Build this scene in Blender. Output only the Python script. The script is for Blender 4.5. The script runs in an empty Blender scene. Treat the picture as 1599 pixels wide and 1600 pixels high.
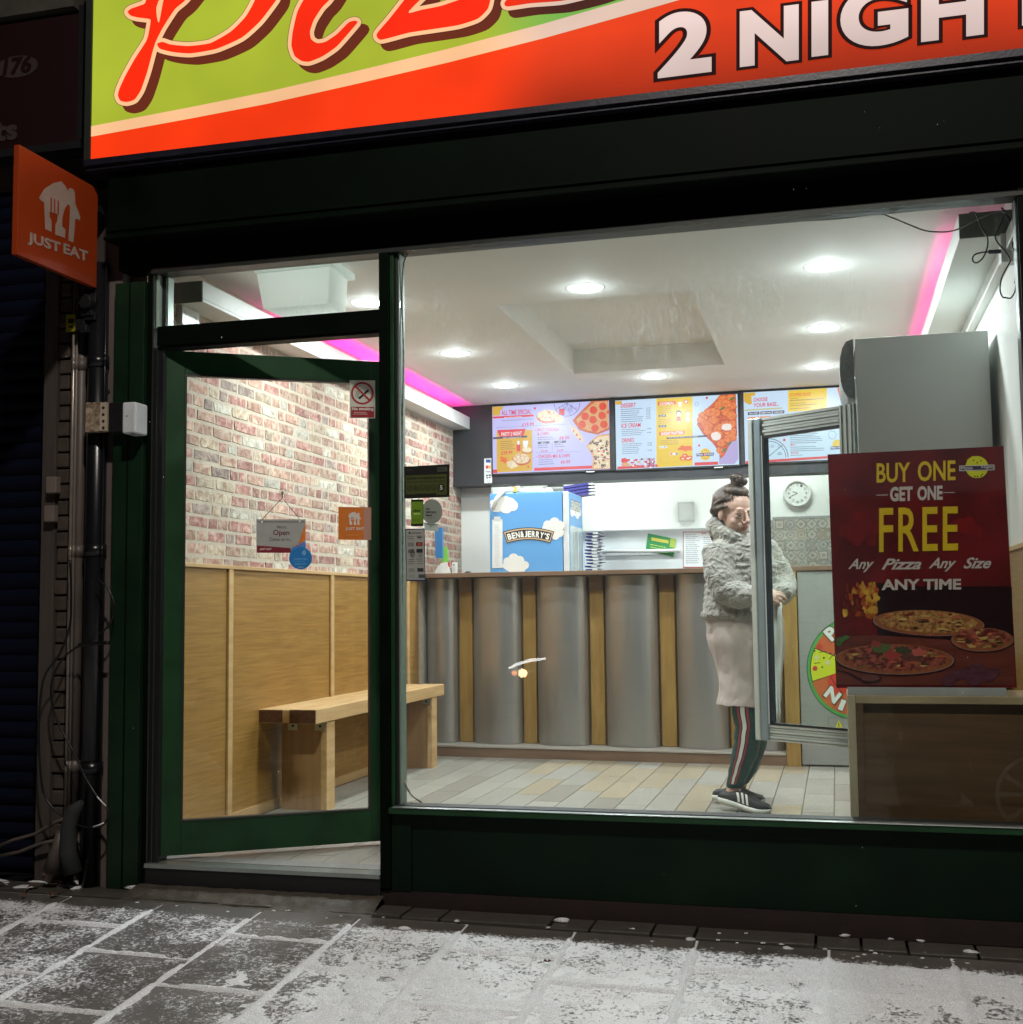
import bpy, math, random
import numpy as np
from mathutils import Vector, Matrix, noise as mnoise
rnd = random.Random(7)
SC = bpy.context.scene
COL = SC.collection
R = math.radians

# ------------------------------------------------------------------ camera
YAW, PITCH, ROLL = 0.25875057, 0.07891905, -0.01111313
FPX = 1906.36
CAM = np.array([0.0, -4.5, 1.013])
def _axes():
    cy, sy, cp, sp = math.cos(YAW), math.sin(YAW), math.cos(PITCH), math.sin(PITCH)
    d = np.array([-sy*cp, cy*cp, sp]); r = np.array([cy, sy, 0.0]); u = np.cross(r, d)
    cr, sr = math.cos(ROLL), math.sin(ROLL)
    return cr*r+sr*u, -sr*r+cr*u, d
AR, AU, AD = _axes()
cam_d = bpy.data.cameras.new('camera'); cam = bpy.data.objects.new('camera', cam_d)
COL.objects.link(cam); SC.camera = cam
cam.matrix_world = Matrix(((AR[0], AU[0], -AD[0], CAM[0]), (AR[1], AU[1], -AD[1], CAM[1]),
                           (AR[2], AU[2], -AD[2], CAM[2]), (0, 0, 0, 1)))
cam_d.sensor_fit = 'HORIZONTAL'; cam_d.sensor_width = 36.0
cam_d.lens = 36.0*FPX/1599.0; cam_d.clip_start = 0.05; cam_d.clip_end = 500

# ------------------------------------------------------------------ world, exposure
world = bpy.data.worlds.new('World'); SC.world = world; world.use_nodes = True
wn = world.node_tree; wn.nodes.clear()
wo = wn.nodes.new('ShaderNodeOutputWorld'); wb = wn.nodes.new('ShaderNodeBackground')
sky = wn.nodes.new('ShaderNodeTexSky'); sky.sky_type = 'NISHITA'; sky.sun_disc = False
sky.sun_elevation = R(-6); sky.sun_rotation = R(200)
wb.inputs['Strength'].default_value = 0.05
wn.links.new(sky.outputs[0], wb.inputs[0])
wb2 = wn.nodes.new('ShaderNodeBackground'); wb2.inputs[0].default_value = (0.9, 0.62, 0.5, 1)
wb2.inputs[1].default_value = 0.0035
wa = wn.nodes.new('ShaderNodeAddShader')
wn.links.new(wb.outputs[0], wa.inputs[0]); wn.links.new(wb2.outputs[0], wa.inputs[1])
wn.links.new(wa.outputs[0], wo.inputs[0])
SC.view_settings.view_transform = 'Standard'; SC.view_settings.look = 'None'
SC.view_settings.gamma = 1.0; SC.view_settings.exposure = 0.0
SC.cycles.use_denoising = True
SC.cycles.max_bounces = 8; SC.cycles.diffuse_bounces = 4; SC.cycles.glossy_bounces = 4
SC.cycles.transmission_bounces = 4; SC.cycles.transparent_max_bounces = 24
SC.cycles.sample_clamp_indirect = 6.0
SC.cycles.caustics_reflective = False; SC.cycles.caustics_refractive = False

# ------------------------------------------------------------------ pixel -> point on a true plane
def ray(x, y):
    return AR*(x-800)/FPX - AU*(y-800)/FPX + AD
def hit(x, y, P0, N):
    r = ray(x, y); P0 = np.array(P0, float); N = np.array(N, float)
    return CAM + r*(((P0-CAM)@N)/(r@N))
def aty(x, y, Y): return hit(x, y, (0, Y, 0), (0, 1, 0))
def atx(x, y, X): return hit(x, y, (X, 0, 0), (1, 0, 0))
def atz(x, y, Z): return hit(x, y, (0, 0, Z), (0, 0, 1))
def pav_z(x, y): return -0.12 + 0.073*min(y, 0.0) - 0.012*(x+0.9)

# ------------------------------------------------------------------ materials
def S(h):
    h = h.lstrip('#'); c = [int(h[i:i+2], 16)/255 for i in (0, 2, 4)]
    return tuple(v/12.92 if v <= .04045 else ((v+.055)/1.055)**2.4 for v in c)
MATS = {}
def nodes_of(name):
    m = bpy.data.materials.new(name); m.use_nodes = True
    nt = m.node_tree; b = nt.nodes['Principled BSDF']
    return m, nt, b
def pm(name, col, rough=.5, metal=0., var=.12, scale=12., bump=0., bscale=None, col2=None, stretch=(1, 1, 1), coord='Object',
       detail=5., contrast=.25, spec=.5, coat=0., island=0., sheen=0., bdist=.004, rvar=0.):
    if name in MATS: return MATS[name]
    m, nt, b = nodes_of(name); N = nt.nodes; L = nt.links
    tc = N.new('ShaderNodeTexCoord'); mp = N.new('ShaderNodeMapping'); mp.inputs['Scale'].default_value = stretch
    L.new(tc.outputs[coord], mp.inputs[0])
    nz = N.new('ShaderNodeTexNoise'); nz.inputs['Scale'].default_value = scale; nz.inputs['Detail'].default_value = detail
    L.new(mp.outputs[0], nz.inputs[0])
    rp = N.new('ShaderNodeValToRGB'); rp.color_ramp.elements[0].position = .5-contrast; rp.color_ramp.elements[1].position = .5+contrast
    c = np.array(col); a = tuple(np.clip(c*(1-var), 0, 1))+(1,); z = (tuple(col2) if col2 is not None else tuple(np.clip(c*(1+var), 0, 1)))+(1,)
    if col2 is not None: a = tuple(col)+(1,)
    rp.color_ramp.elements[0].color = a; rp.color_ramp.elements[1].color = z
    L.new(nz.outputs[0], rp.inputs[0]); out = rp.outputs[0]
    if island:
        oi = N.new('ShaderNodeObjectInfo'); gi = N.new('ShaderNodeNewGeometry')
        ad = N.new('ShaderNodeMath'); ad.operation = 'ADD'; L.new(oi.outputs['Random'], ad.inputs[0]); L.new(gi.outputs['Random Per Island'], ad.inputs[1])
        fr = N.new('ShaderNodeMath'); fr.operation = 'FRACT'; L.new(ad.outputs[0], fr.inputs[0])
        mr = N.new('ShaderNodeMapRange'); mr.inputs[3].default_value = 1-island; mr.inputs[4].default_value = 1+island
        L.new(fr.outputs[0], mr.inputs[0])
        hs = N.new('ShaderNodeHueSaturation'); L.new(mr.outputs[0], hs.inputs['Value']); L.new(out, hs.inputs['Color']); out = hs.outputs[0]
    L.new(out, b.inputs['Base Color'])
    b.inputs['Roughness'].default_value = rough; b.inputs['Metallic'].default_value = metal
    b.inputs['Specular IOR Level'].default_value = spec; b.inputs['Coat Weight'].default_value = coat
    b.inputs['Sheen Weight'].default_value = sheen
    if rvar:
        m2 = N.new('ShaderNodeMapRange'); m2.inputs[3].default_value = max(.02, rough-rvar); m2.inputs[4].default_value = min(1, rough+rvar)
        L.new(nz.outputs[0], m2.inputs[0]); L.new(m2.outputs[0], b.inputs['Roughness'])
    if bump:
        n2 = N.new('ShaderNodeTexNoise'); n2.inputs['Scale'].default_value = bscale or scale*4; n2.inputs['Detail'].default_value = 6
        L.new(mp.outputs[0], n2.inputs[0]); bp = N.new('ShaderNodeBump'); bp.inputs['Strength'].default_value = bump
        bp.inputs['Distance'].default_value = bdist
        L.new(n2.outputs[0], bp.inputs['Height']); L.new(bp.outputs[0], b.inputs['Normal'])
    MATS[name] = m; return m
def em(name, col, strength=1., col2=None, scale=30., detail=3., contrast=.2):
    if name in MATS: return MATS[name]
    m, nt, b = nodes_of(name); N = nt.nodes; L = nt.links
    b.inputs['Base Color'].default_value = (.02, .02, .02, 1); b.inputs['Roughness'].default_value = .35
    b.inputs['Emission Strength'].default_value = strength
    if col2 is None: b.inputs['Emission Color'].default_value = tuple(col)+(1,)
    else:
        tc = N.new('ShaderNodeTexCoord'); nz = N.new('ShaderNodeTexNoise'); nz.inputs['Scale'].default_value = scale; nz.inputs['Detail'].default_value = detail
        rp = N.new('ShaderNodeValToRGB'); rp.color_ramp.elements[0].position = .5-contrast; rp.color_ramp.elements[1].position = .5+contrast
        rp.color_ramp.elements[0].color = tuple(col)+(1,); rp.color_ramp.elements[1].color = tuple(col2)+(1,)
        L.new(tc.outputs['Object'], nz.inputs[0]); L.new(nz.outputs[0], rp.inputs[0]); L.new(rp.outputs[0], b.inputs['Emission Color'])
    MATS[name] = m; return m
FK = [1.0]
def flat(hexcol, rough=.5):
    n = 'print_%s_%d' % (hexcol.lstrip('#'), int(FK[0]*10))
    c = S(hexcol); k = min(FK[0], .85/max(c))
    return pm(n, tuple(v*k for v in c), rough=rough, var=.05, scale=40)
def scr(hexcol):
    return em('screen_'+hexcol.lstrip('#'), S(hexcol), 1.0)

# ------------------------------------------------------------------ objects
WP = {}
def thing(name, label, cat, loc=(0, 0, 0), group=None):
    o = bpy.data.objects.new(name, None); COL.objects.link(o); o.location = loc; o.empty_display_size = .05
    o['label'] = label; o['category'] = cat
    if group: o['group'] = group
    WP[o.name] = np.array(loc, float); return o
def tag(o, label, cat, group=None):
    o['label'] = label; o['category'] = cat
    if group: o['group'] = group
    return o
def link(name, me, parent=None, loc=None, label=None):
    o = bpy.data.objects.new(name, me); COL.objects.link(o)
    pw = WP[parent.name] if parent is not None else np.zeros(3)
    w = np.array(loc, float) if loc is not None else pw.copy()
    o.location = tuple(w-pw); WP[o.name] = w
    if parent is not None: o.parent = parent
    if label: o['label'] = label
    return o
class MB:
    def __init__(s): s.v = []; s.f = []; s.fm = []; s.mats = []; s.sm = []
    def mi(s, m):
        if m not in s.mats: s.mats.append(m)
        return s.mats.index(m)
    def add(s, vs, fs, m, smooth=False):
        o = len(s.v); s.v += [tuple(map(float, v)) for v in vs]; k = s.mi(m)
        for f in fs: s.f.append(tuple(i+o for i in f)); s.fm.append(k); s.sm.append(smooth)
        return s
    def box(s, x0, x1, y0, y1, z0, z1, m, F=None):
        if x0 > x1: x0, x1 = x1, x0
        if y0 > y1: y0, y1 = y1, y0
        if z0 > z1: z0, z1 = z1, z0
        vs = [(x, y, z) for z in (z0, z1) for y in (y0, y1) for x in (x0, x1)]
        if F: vs = [F(*v) for v in vs]
        return s.add(vs, [(0, 2, 3, 1), (4, 5, 7, 6), (0, 1, 5, 4), (2, 6, 7, 3), (0, 4, 6, 2), (1, 3, 7, 5)], m)
    def prism(s, pts, d, m):          # pts: 3D polygon, d: extrusion vector
        n = len(pts); P = [np.array(p, float) for p in pts]; d = np.array(d, float)
        vs = P+[p+d for p in P]
        return s.add(vs, [tuple(range(n))[::-1], tuple(range(n, 2*n))]+[(i, (i+1) % n, n+(i+1) % n, n+i) for i in range(n)], m)
    def tube(s, pts, r, m, n=8, cap=True):
        P = [np.array(p, float) for p in pts]; rs = r if hasattr(r, '__len__') else [r]*len(P)
        vs = []; fs = []; ref = None
        for i, p in enumerate(P):
            t = P[min(i+1, len(P)-1)]-P[max(i-1, 0)]; t = t/(np.linalg.norm(t)+1e-12)
            if ref is None:
                ref = np.cross(t, (0, 0, 1)) if abs(t[2]) < .9 else np.cross(t, (1, 0, 0))
            ref = ref-t*(ref@t); ref /= np.linalg.norm(ref)+1e-12; b = np.cross(t, ref)
            for k in range(n):
                a = 2*math.pi*k/n; vs.append(p+rs[i]*(math.cos(a)*ref+math.sin(a)*b))
        for i in range(len(P)-1):
            for k in range(n): fs.append((i*n+k, i*n+(k+1) % n, (i+1)*n+(k+1) % n, (i+1)*n+k))
        s.add(vs, fs, m, True)
        if cap:
            o = len(s.v)-len(vs); k = s.mi(m)
            s.f += [tuple(o+j for j in range(n))[::-1], tuple(o+(len(P)-1)*n+j for j in range(n))]; s.fm += [k, k]; s.sm += [False, False]
        return s
    def cyl(s, c, ax, r0, r1, h, m, n=24):
        ax = np.array(ax, float); ax /= np.linalg.norm(ax); c = np.array(c, float)
        return s.tube([c, c+ax*h], [r0, r1], m, n)
    def ell(s, c, r, m, n=16, k=10, Rm=None):
        vs = []; fs = []
        for i in range(k+1):
            th = math.pi*i/k
            for j in range(n):
                ph = 2*math.pi*j/n; v = np.array((math.sin(th)*math.cos(ph)*r[0], math.sin(th)*math.sin(ph)*r[1], math.cos(th)*r[2]))
                if Rm is not None: v = Rm@v
                vs.append(np.array(c)+v)
        for i in range(k):
            for j in range(n): fs.append((i*n+j, (i+1)*n+j, (i+1)*n+(j+1) % n, i*n+(j+1) % n))
        return s.add(vs, fs, m, True)
    def mesh(s, name, loc=(0, 0, 0)):
        me = bpy.data.meshes.new(name); L = np.array(loc, float)
        me.from_pydata([tuple(np.array(v)-L) for v in s.v], [], s.f)
        for m in s.mats: me.materials.append(m)
        me.polygons.foreach_set('material_index', s.fm); me.polygons.foreach_set('use_smooth', s.sm)
        me.update(); return me
    def build(s, name, parent=None, kind=None, loc=None, label=None, bevel=0, seg=2):
        w = np.array(loc, float) if loc is not None else (WP[parent.name] if parent is not None else np.zeros(3))
        o = link(name, s.mesh(name, w), parent, w, label)
        if kind: o['kind'] = kind
        if bevel:
            b = o.modifiers.new('bevel', 'BEVEL'); b.width = bevel; b.segments = seg; b.limit_method = 'ANGLE'; b.harden_normals = False
        return o
def bake(o):
    bpy.context.view_layer.update(); dg = bpy.context.evaluated_depsgraph_get()
    me = bpy.data.meshes.new_from_object(o.evaluated_get(dg)); o.modifiers.clear(); o.data = me; return o

# ------------------------------------------------------------------ flat print: polygons and lettering mapped on a real surface
def glyphs(body, bold=0., shear=0., sp=1., res=3):
    c = bpy.data.curves.new('t', 'FONT'); c.body = body; c.size = 1; c.offset = bold; c.shear = shear; c.space_character = sp
    c.resolution_u = res
    o = bpy.data.objects.new('t', c); me = bpy.data.meshes.new_from_object(o)
    v = np.array([p.co[:2] for p in me.vertices]) if len(me.vertices) else np.zeros((0, 2)); f = [tuple(p.vertices) for p in me.polygons]
    bpy.data.objects.remove(o); bpy.data.curves.remove(c); bpy.data.meshes.remove(me)
    return v, f
class Print:
    def __init__(s, fn, n, step=.0005): s.fn = fn; s.n = np.array(n, float); s.mb = MB(); s.step = step; s.k = 0
    def P(s, x, y, l): return s.fn(x, y)+s.n*(s.step*(l+1)+3e-6*s.k)
    def _face(s, vs, fs, m):
        # make the face look along n
        s.mb.add(vs, fs, m)
        k = len(fs); 
        for i in range(len(s.mb.f)-k, len(s.mb.f)):
            f = s.mb.f[i]; a, b, c = (np.array(s.mb.v[j]) for j in (f[0], f[len(f)//3], f[2*len(f)//3]))
            if np.cross(b-a, c-a)@s.n < 0: s.mb.f[i] = f[::-1]
    def poly(s, pts, m, l=0):
        s.k = (s.k+1) % 120; s._face([s.P(x, y, l) for x, y in pts], [tuple(range(len(pts)))], m); return s
    def rect(s, x0, y0, x1, y1, m, l=0, sl=0.): return s.poly([(x0, y0), (x1, y0+sl*(x1-x0)), (x1, y1+sl*(x1-x0)), (x0, y1)], m, l)
    def disc(s, x, y, rx, ry, m, l=0, n=20, wob=0., seed=0, a0=0., a1=360., sl=0.):
        q = random.Random(seed+int(x*7+y*13)); full = a1-a0 >= 359
        pts = [(x+rx*k*math.cos(a), y+ry*k*math.sin(a)+sl*rx*k*math.cos(a)) for a, k in
               ((R(a0+(a1-a0)*i/n), 1+wob*q.uniform(-1, 1)) for i in range(n+(0 if full else 1)))]
        if not full: pts.append((x, y))
        return s.poly(pts, m, l)
    def ring(s, x, y, rx, ry, w, m, l=0, n=28, sl=0., a0=0., a1=360.):
        for i in range(n):
            a, b = R(a0+(a1-a0)*i/n), R(a0+(a1-a0)*(i+1)/n)
            q = [(x+(rx-t)*math.cos(c), y+(ry-t)*math.sin(c)+sl*(rx-t)*math.cos(c)) for c, t in ((a, 0), (b, 0), (b, w), (a, w))]
            s.poly(q, m, l)
        return s
    def line(s, pts, w, m, l=0, closed=False, disc=True):
        P = [np.array(p, float) for p in pts]; 
        if closed: P.append(P[0])
        for i in range(len(P)-1):
            d = P[i+1]-P[i]; L = np.linalg.norm(d)
            if L < 1e-6: continue
            nrm = np.array((-d[1], d[0]))/L*w/2
            s.poly([P[i]-nrm, P[i+1]-nrm, P[i+1]+nrm, P[i]+nrm], m, l)
        if disc:
            for p in P: s.disc(p[0], p[1], w/2, w/2, m, l, n=8)
        return s
    def text(s, body, x0, y0, x1, y1, m, l=1, sl=0., bold=0., shear=0., sp=1., ref=None, res=3):
        v, f = glyphs(body, bold, shear, sp, res)
        if not len(v): return s
        a, b = v.min(0), v.max(0)
        if ref is not None:            # keep the placement of the text without offset
            a, b = ref
        k = (v-a)/(b-a); X = x0+k[:, 0]*(x1-x0); Y = y1+(y0-y1)*k[:, 1]+sl*(X-x0)
        s._face([s.P(x, y, l) for x, y in zip(X, Y)], f, m); return s
    def otext(s, body, x0, y0, x1, y1, m, mo, l=1, sl=0., bold=.02, out=.03, **k):
        v, _ = glyphs(body, bold, k.get('shear', 0.), k.get('sp', 1.)); ref = (v.min(0), v.max(0))
        s.text(body, x0, y0, x1, y1, mo, l, sl, bold+out, ref=ref, **k); s.text(body, x0, y0, x1, y1, m, l+1, sl, bold, ref=ref, **k); return s
    def lines(s, x0, y0, x1, n, dy, m, l=1, sl=0., th=3., seed=1, gap=.25):
        q = random.Random(seed)                        # small print too fine to read: runs of short strokes
        for i in range(n):
            x = x0; y = y0+i*dy; xe = x0+(x1-x0)*q.uniform(.7, 1)
            while x < xe:
                w = q.uniform(1.5, 6)*th*.8; s.rect(x, y+sl*(x-x0), min(x+w, xe), y+th+sl*(x-x0), m, l, sl); x += w+th*gap*3
        return s
    def build(s, name, parent=None, label=None, loc=None): return s.mb.build(name, parent, label=label, loc=loc)
def cropmap(ox, oy, k, Y=None, fn=None):
    if fn is None: return lambda x, y: aty(ox+x/k, oy+y/k, Y)
    return lambda x, y: fn(ox+x/k, oy+y/k)
# ================================================================== material library
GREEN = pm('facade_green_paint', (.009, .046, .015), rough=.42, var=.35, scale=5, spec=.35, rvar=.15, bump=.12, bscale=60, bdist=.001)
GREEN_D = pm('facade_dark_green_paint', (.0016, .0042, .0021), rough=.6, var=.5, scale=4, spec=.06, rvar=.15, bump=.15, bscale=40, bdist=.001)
ALU = pm('aluminium_edge', (.42, .46, .44), rough=.32, metal=.8, var=.1, scale=30)
ALU_D = pm('dark_aluminium', (.05, .055, .05), rough=.4, metal=.5, var=.15, scale=30)
RUBBER = pm('black_rubber', (.006, .006, .007), rough=.6)
WHITE = pm('white_wall_paint', (.76, .76, .72), rough=.7, var=.04, scale=2, bump=.08, bscale=90, bdist=.001)
CEIL = pm('ceiling_paint', (.80, .79, .76), rough=.75, var=.04, scale=1.2, bump=.1, bscale=50, bdist=.001)
MOULD = pm('cove_paint', (.66, .66, .62), rough=.5, var=.03, scale=3)
OLIVE = pm('unpainted_board_end', (.13, .135, .10), rough=.8, var=.15, scale=9)
PLY = pm('plywood', (.24, .12, .026), rough=.42, var=.2, scale=9.0, detail=14, stretch=(1, .5, 11), col2=(.35, .19, .047), bump=.08, bscale=30, bdist=.001, contrast=.2)
PLYT = pm('plywood_trim', (.42, .25, .10), rough=.5, col2=(.55, .36, .17), scale=4, stretch=(1, .4, 6))
PINE = pm('pine_wood', (.42, .245, .095), rough=.5, col2=(.62, .41, .20), scale=3, stretch=(9, .7, 9), bump=.1, bscale=12, bdist=.001)
PINE_L = pm('pine_leg_wood', (.30, .165, .07), rough=.5, col2=(.44, .26, .12), scale=3, stretch=(11, 11, .8), bump=.1, bscale=12, bdist=.001)
ENDG = pm('dark_end_grain', (.10, .038, .018), rough=.6, var=.35, scale=60)
BEAM = pm('counter_timber', (.135, .075, .042), rough=.5, col2=(.23, .14, .085), scale=3, stretch=(.8, 8, 8))
OAK = pm('oak_strip', (.24, .13, .030), rough=.45, col2=(.37, .225, .060), scale=4, stretch=(8, 8, 1))
STEEL = pm('brushed_steel', (.42, .405, .385), rough=.33, metal=.8, var=.02, scale=30, stretch=(7, 7, .12), rvar=.1)
STEEL_B = pm('hammered_grey_panel', (.33, .335, .31), rough=.5, metal=.35, var=.08, scale=40, stretch=(.3, .3, 6), bump=.15, bscale=40, bdist=.001)
GREY_P = pm('fridge_grey_paint', (.72, .77, .75), rough=.34, var=.04, scale=2)
FR_ALU = pm('fridge_door_aluminium', (.66, .69, .65), rough=.4, metal=.2, var=.06, scale=30)
FR_BLUE = pm('fridge_door_edge', (.34, .42, .47), rough=.3, metal=.4, var=.08, scale=20)
SLATE = pm('slate_board', (.018, .018, .022), rough=.5, var=.5, scale=7, bump=.25, bscale=25, bdist=.002)
BLACKP = pm('black_plastic', (.012, .012, .013), rough=.4)
WPLAS = pm('white_plastic', (.7, .7, .68), rough=.35, var=.03)
PAPER = pm('white_paper', (.72, .72, .70), rough=.7, var=.04, scale=30)
MORTAR = pm('pale_mortar', (.48, .40, .315), rough=.9, var=.12, scale=40, bump=.3, bscale=120)
PLANK = [pm('floor_plank_grey', (.235, .218, .182), rough=.38, col2=(.34, .325, .285), scale=9, detail=10, stretch=(7, .9, 1), island=.09, contrast=.2, rvar=.1),
         pm('floor_plank_dark', (.195, .180, .150), rough=.38, col2=(.27, .25, .215), scale=9, detail=10, stretch=(7, .9, 1), island=.09, contrast=.22, rvar=.1),
         pm('floor_plank_pale', (.255, .242, .208), rough=.36, col2=(.355, .338, .295), scale=9, detail=10, stretch=(7, .9, 1), island=.08, contrast=.2, rvar=.1),
         pm('floor_plank_tan', (.27, .222, .150), rough=.38, col2=(.36, .308, .222), scale=9, detail=10, stretch=(7, .9, 1), island=.09, contrast=.2, rvar=.1)]
GROUT = pm('grey_grout', (.12, .115, .10), rough=.9)
RENDER_W = pm('stained_render', (.12, .095, .085), rough=.85, var=.2, scale=5, bump=.4, bscale=30)
BRICKD = pm('old_brick_edge', (.055, .04, .03), rough=.9, var=.35, scale=14, bump=.6, bscale=40, bdist=.006)
NAVY = pm('navy_shutter_paint', (.003, .0035, .012), rough=.6, spec=.1, var=.2, scale=5)
PIPE_B = pm('black_pipe_plastic', (.008, .008, .010), rough=.28)
PIPE_G = pm('grey_pipe_paint', (.095, .076, .065), rough=.5, var=.2, scale=8)
BROWNB = pm('dark_brown_base', (.018, .008, .006), rough=.7, var=.3, scale=10, bump=.3)

def glass_mat(name, tint=(.96, 1, .98), spec=1.0, wet=0.0, rough=0.0):
    m = bpy.data.materials.new(name); m.use_nodes = True; nt = m.node_tree; N = nt.nodes; L = nt.links; N.clear()
    out = N.new('ShaderNodeOutputMaterial'); tr = N.new('ShaderNodeBsdfTransparent'); tr.inputs[0].default_value = tint+(1,)
    gl = N.new('ShaderNodeBsdfGlossy'); gl.inputs['Roughness'].default_value = rough
    fr = N.new('ShaderNodeFresnel'); gb = N.new('ShaderNodeNewGeometry'); mi_ = N.new('ShaderNodeMapRange'); mi_.inputs[3].default_value = 1.45; mi_.inputs[4].default_value = 1/1.45; L.new(gb.outputs['Backfacing'], mi_.inputs[0]); L.new(mi_.outputs[0], fr.inputs[0])
    mx = N.new('ShaderNodeMixShader'); L.new(fr.outputs[0], mx.inputs[0]); L.new(tr.outputs[0], mx.inputs[1]); L.new(gl.outputs[0], mx.inputs[2])
    fin = mx.outputs[0]
    if wet:
        tc = N.new('ShaderNodeTexCoord'); mp = N.new('ShaderNodeMapping'); mp.inputs['Scale'].default_value = (44, 1, 15)
        gp = N.new('ShaderNodeNewGeometry'); L.new(gp.outputs['Position'], mp.inputs[0]); nz = N.new('ShaderNodeTexNoise'); nz.inputs['Scale'].default_value = 1.6
        nz.inputs['Detail'].default_value = 7; nz.inputs['Distortion'].default_value = 1.3; L.new(mp.outputs[0], nz.inputs[0])
        rp = N.new('ShaderNodeValToRGB'); rp.color_ramp.elements[0].position = .50; rp.color_ramp.elements[1].position = .66; L.new(nz.outputs[0], rp.inputs[0])
        n2 = N.new('ShaderNodeTexNoise'); n2.inputs['Scale'].default_value = 2.2; L.new(gp.outputs['Position'], n2.inputs[0])
        r2 = N.new('ShaderNodeValToRGB'); r2.color_ramp.elements[0].position = .42; r2.color_ramp.elements[1].position = .62; L.new(n2.outputs[0], r2.inputs[0])
        sx = N.new('ShaderNodeSeparateXYZ'); L.new(gp.outputs['Position'], sx.inputs[0])
        g = N.new('ShaderNodeMapRange'); g.inputs[1].default_value = 1.86; g.inputs[2].default_value = 2.06; g.interpolation_type = 'SMOOTHSTEP'; L.new(sx.outputs[2], g.inputs[0])
        m1 = N.new('ShaderNodeMath'); m1.operation = 'MULTIPLY'; L.new(rp.outputs[0], m1.inputs[0]); g3 = N.new('ShaderNodeMapRange'); g3.inputs[1].default_value = 2.16; g3.inputs[2].default_value = 2.30; g3.inputs[3].default_value = 1; g3.inputs[4].default_value = .25; L.new(sx.outputs[2], g3.inputs[0]); g4 = N.new('ShaderNodeMath'); g4.operation = 'MULTIPLY'; L.new(g.outputs[0], g4.inputs[0]); L.new(g3.outputs[0], g4.inputs[1]); L.new(g4.outputs[0], m1.inputs[1])
        m3 = N.new('ShaderNodeMath'); m3.operation = 'MULTIPLY'; L.new(m1.outputs[0], m3.inputs[0]); L.new(r2.outputs[0], m3.inputs[1])
        m2 = N.new('ShaderNodeMath'); m2.operation = 'MULTIPLY_ADD'; L.new(m3.outputs[0], m2.inputs[0]); m2.inputs[1].default_value = wet; m2.inputs[2].default_value = .006
        tl = N.new('ShaderNodeBsdfTranslucent'); tl.inputs[0].default_value = (.85, .93, .95, 1)
        mw = N.new('ShaderNodeMixShader'); L.new(m2.outputs[0], mw.inputs[0]); L.new(fin, mw.inputs[1]); L.new(tl.outputs[0], mw.inputs[2]); fin = mw.outputs[0]
    L.new(fin, out.inputs[0]); MATS[name] = m; return m
GLASS = glass_mat('window_glass', wet=.075)
GLASS_D = glass_mat('door_glass')
GLASS_C = glass_mat('clear_plastic', tint=(.93, .95, .95))

# ================================================================== facade (plane y = 0 is the face of the frames)
XL, XR = -2.835, 0.69            # inner faces of the shop's side walls
ZC = 2.58                        # ceiling
DT = (0.0, 0.0)
shop = thing('shopfront', 'dark green timber shop front with open glazed door and wide window', 'shop front', (-1.1, 0, -.12))
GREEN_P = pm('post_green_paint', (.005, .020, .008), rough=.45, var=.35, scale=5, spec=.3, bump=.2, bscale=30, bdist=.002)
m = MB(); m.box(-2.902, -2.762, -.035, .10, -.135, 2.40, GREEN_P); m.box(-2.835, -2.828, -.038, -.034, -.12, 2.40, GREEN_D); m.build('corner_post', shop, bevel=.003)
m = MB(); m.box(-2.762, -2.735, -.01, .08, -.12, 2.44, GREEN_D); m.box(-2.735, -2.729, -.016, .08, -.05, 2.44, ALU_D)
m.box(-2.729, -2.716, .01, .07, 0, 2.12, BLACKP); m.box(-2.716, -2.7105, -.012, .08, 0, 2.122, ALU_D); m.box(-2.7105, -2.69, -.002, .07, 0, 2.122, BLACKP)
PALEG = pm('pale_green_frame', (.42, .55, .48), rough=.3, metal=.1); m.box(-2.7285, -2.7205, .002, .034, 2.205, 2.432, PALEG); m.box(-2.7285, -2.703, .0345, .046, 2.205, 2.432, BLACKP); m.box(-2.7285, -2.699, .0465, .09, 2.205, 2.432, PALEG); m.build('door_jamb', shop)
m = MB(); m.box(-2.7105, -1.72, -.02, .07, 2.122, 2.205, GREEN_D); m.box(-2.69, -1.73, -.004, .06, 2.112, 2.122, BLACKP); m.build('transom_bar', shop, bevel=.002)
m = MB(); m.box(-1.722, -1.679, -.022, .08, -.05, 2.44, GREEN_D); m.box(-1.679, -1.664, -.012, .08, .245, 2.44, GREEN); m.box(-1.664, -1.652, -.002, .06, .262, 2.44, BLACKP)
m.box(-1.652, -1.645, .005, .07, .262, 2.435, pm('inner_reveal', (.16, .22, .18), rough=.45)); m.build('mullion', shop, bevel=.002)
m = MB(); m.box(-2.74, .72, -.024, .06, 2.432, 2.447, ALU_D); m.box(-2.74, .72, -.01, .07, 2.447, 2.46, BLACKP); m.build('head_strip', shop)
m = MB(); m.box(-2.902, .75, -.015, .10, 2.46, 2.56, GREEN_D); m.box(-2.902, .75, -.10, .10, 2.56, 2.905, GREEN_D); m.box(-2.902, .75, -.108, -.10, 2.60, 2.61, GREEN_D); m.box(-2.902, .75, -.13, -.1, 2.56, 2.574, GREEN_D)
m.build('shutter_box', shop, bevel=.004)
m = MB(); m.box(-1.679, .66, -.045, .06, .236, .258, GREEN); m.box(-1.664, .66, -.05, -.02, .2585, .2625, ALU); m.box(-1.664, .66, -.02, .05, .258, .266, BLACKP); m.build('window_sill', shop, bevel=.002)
GREEN_R = pm('riser_green_paint', (.0025, .0105, .0045), rough=.5, var=.5, scale=3, spec=.15, bump=.3, bscale=14, bdist=.002)
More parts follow.
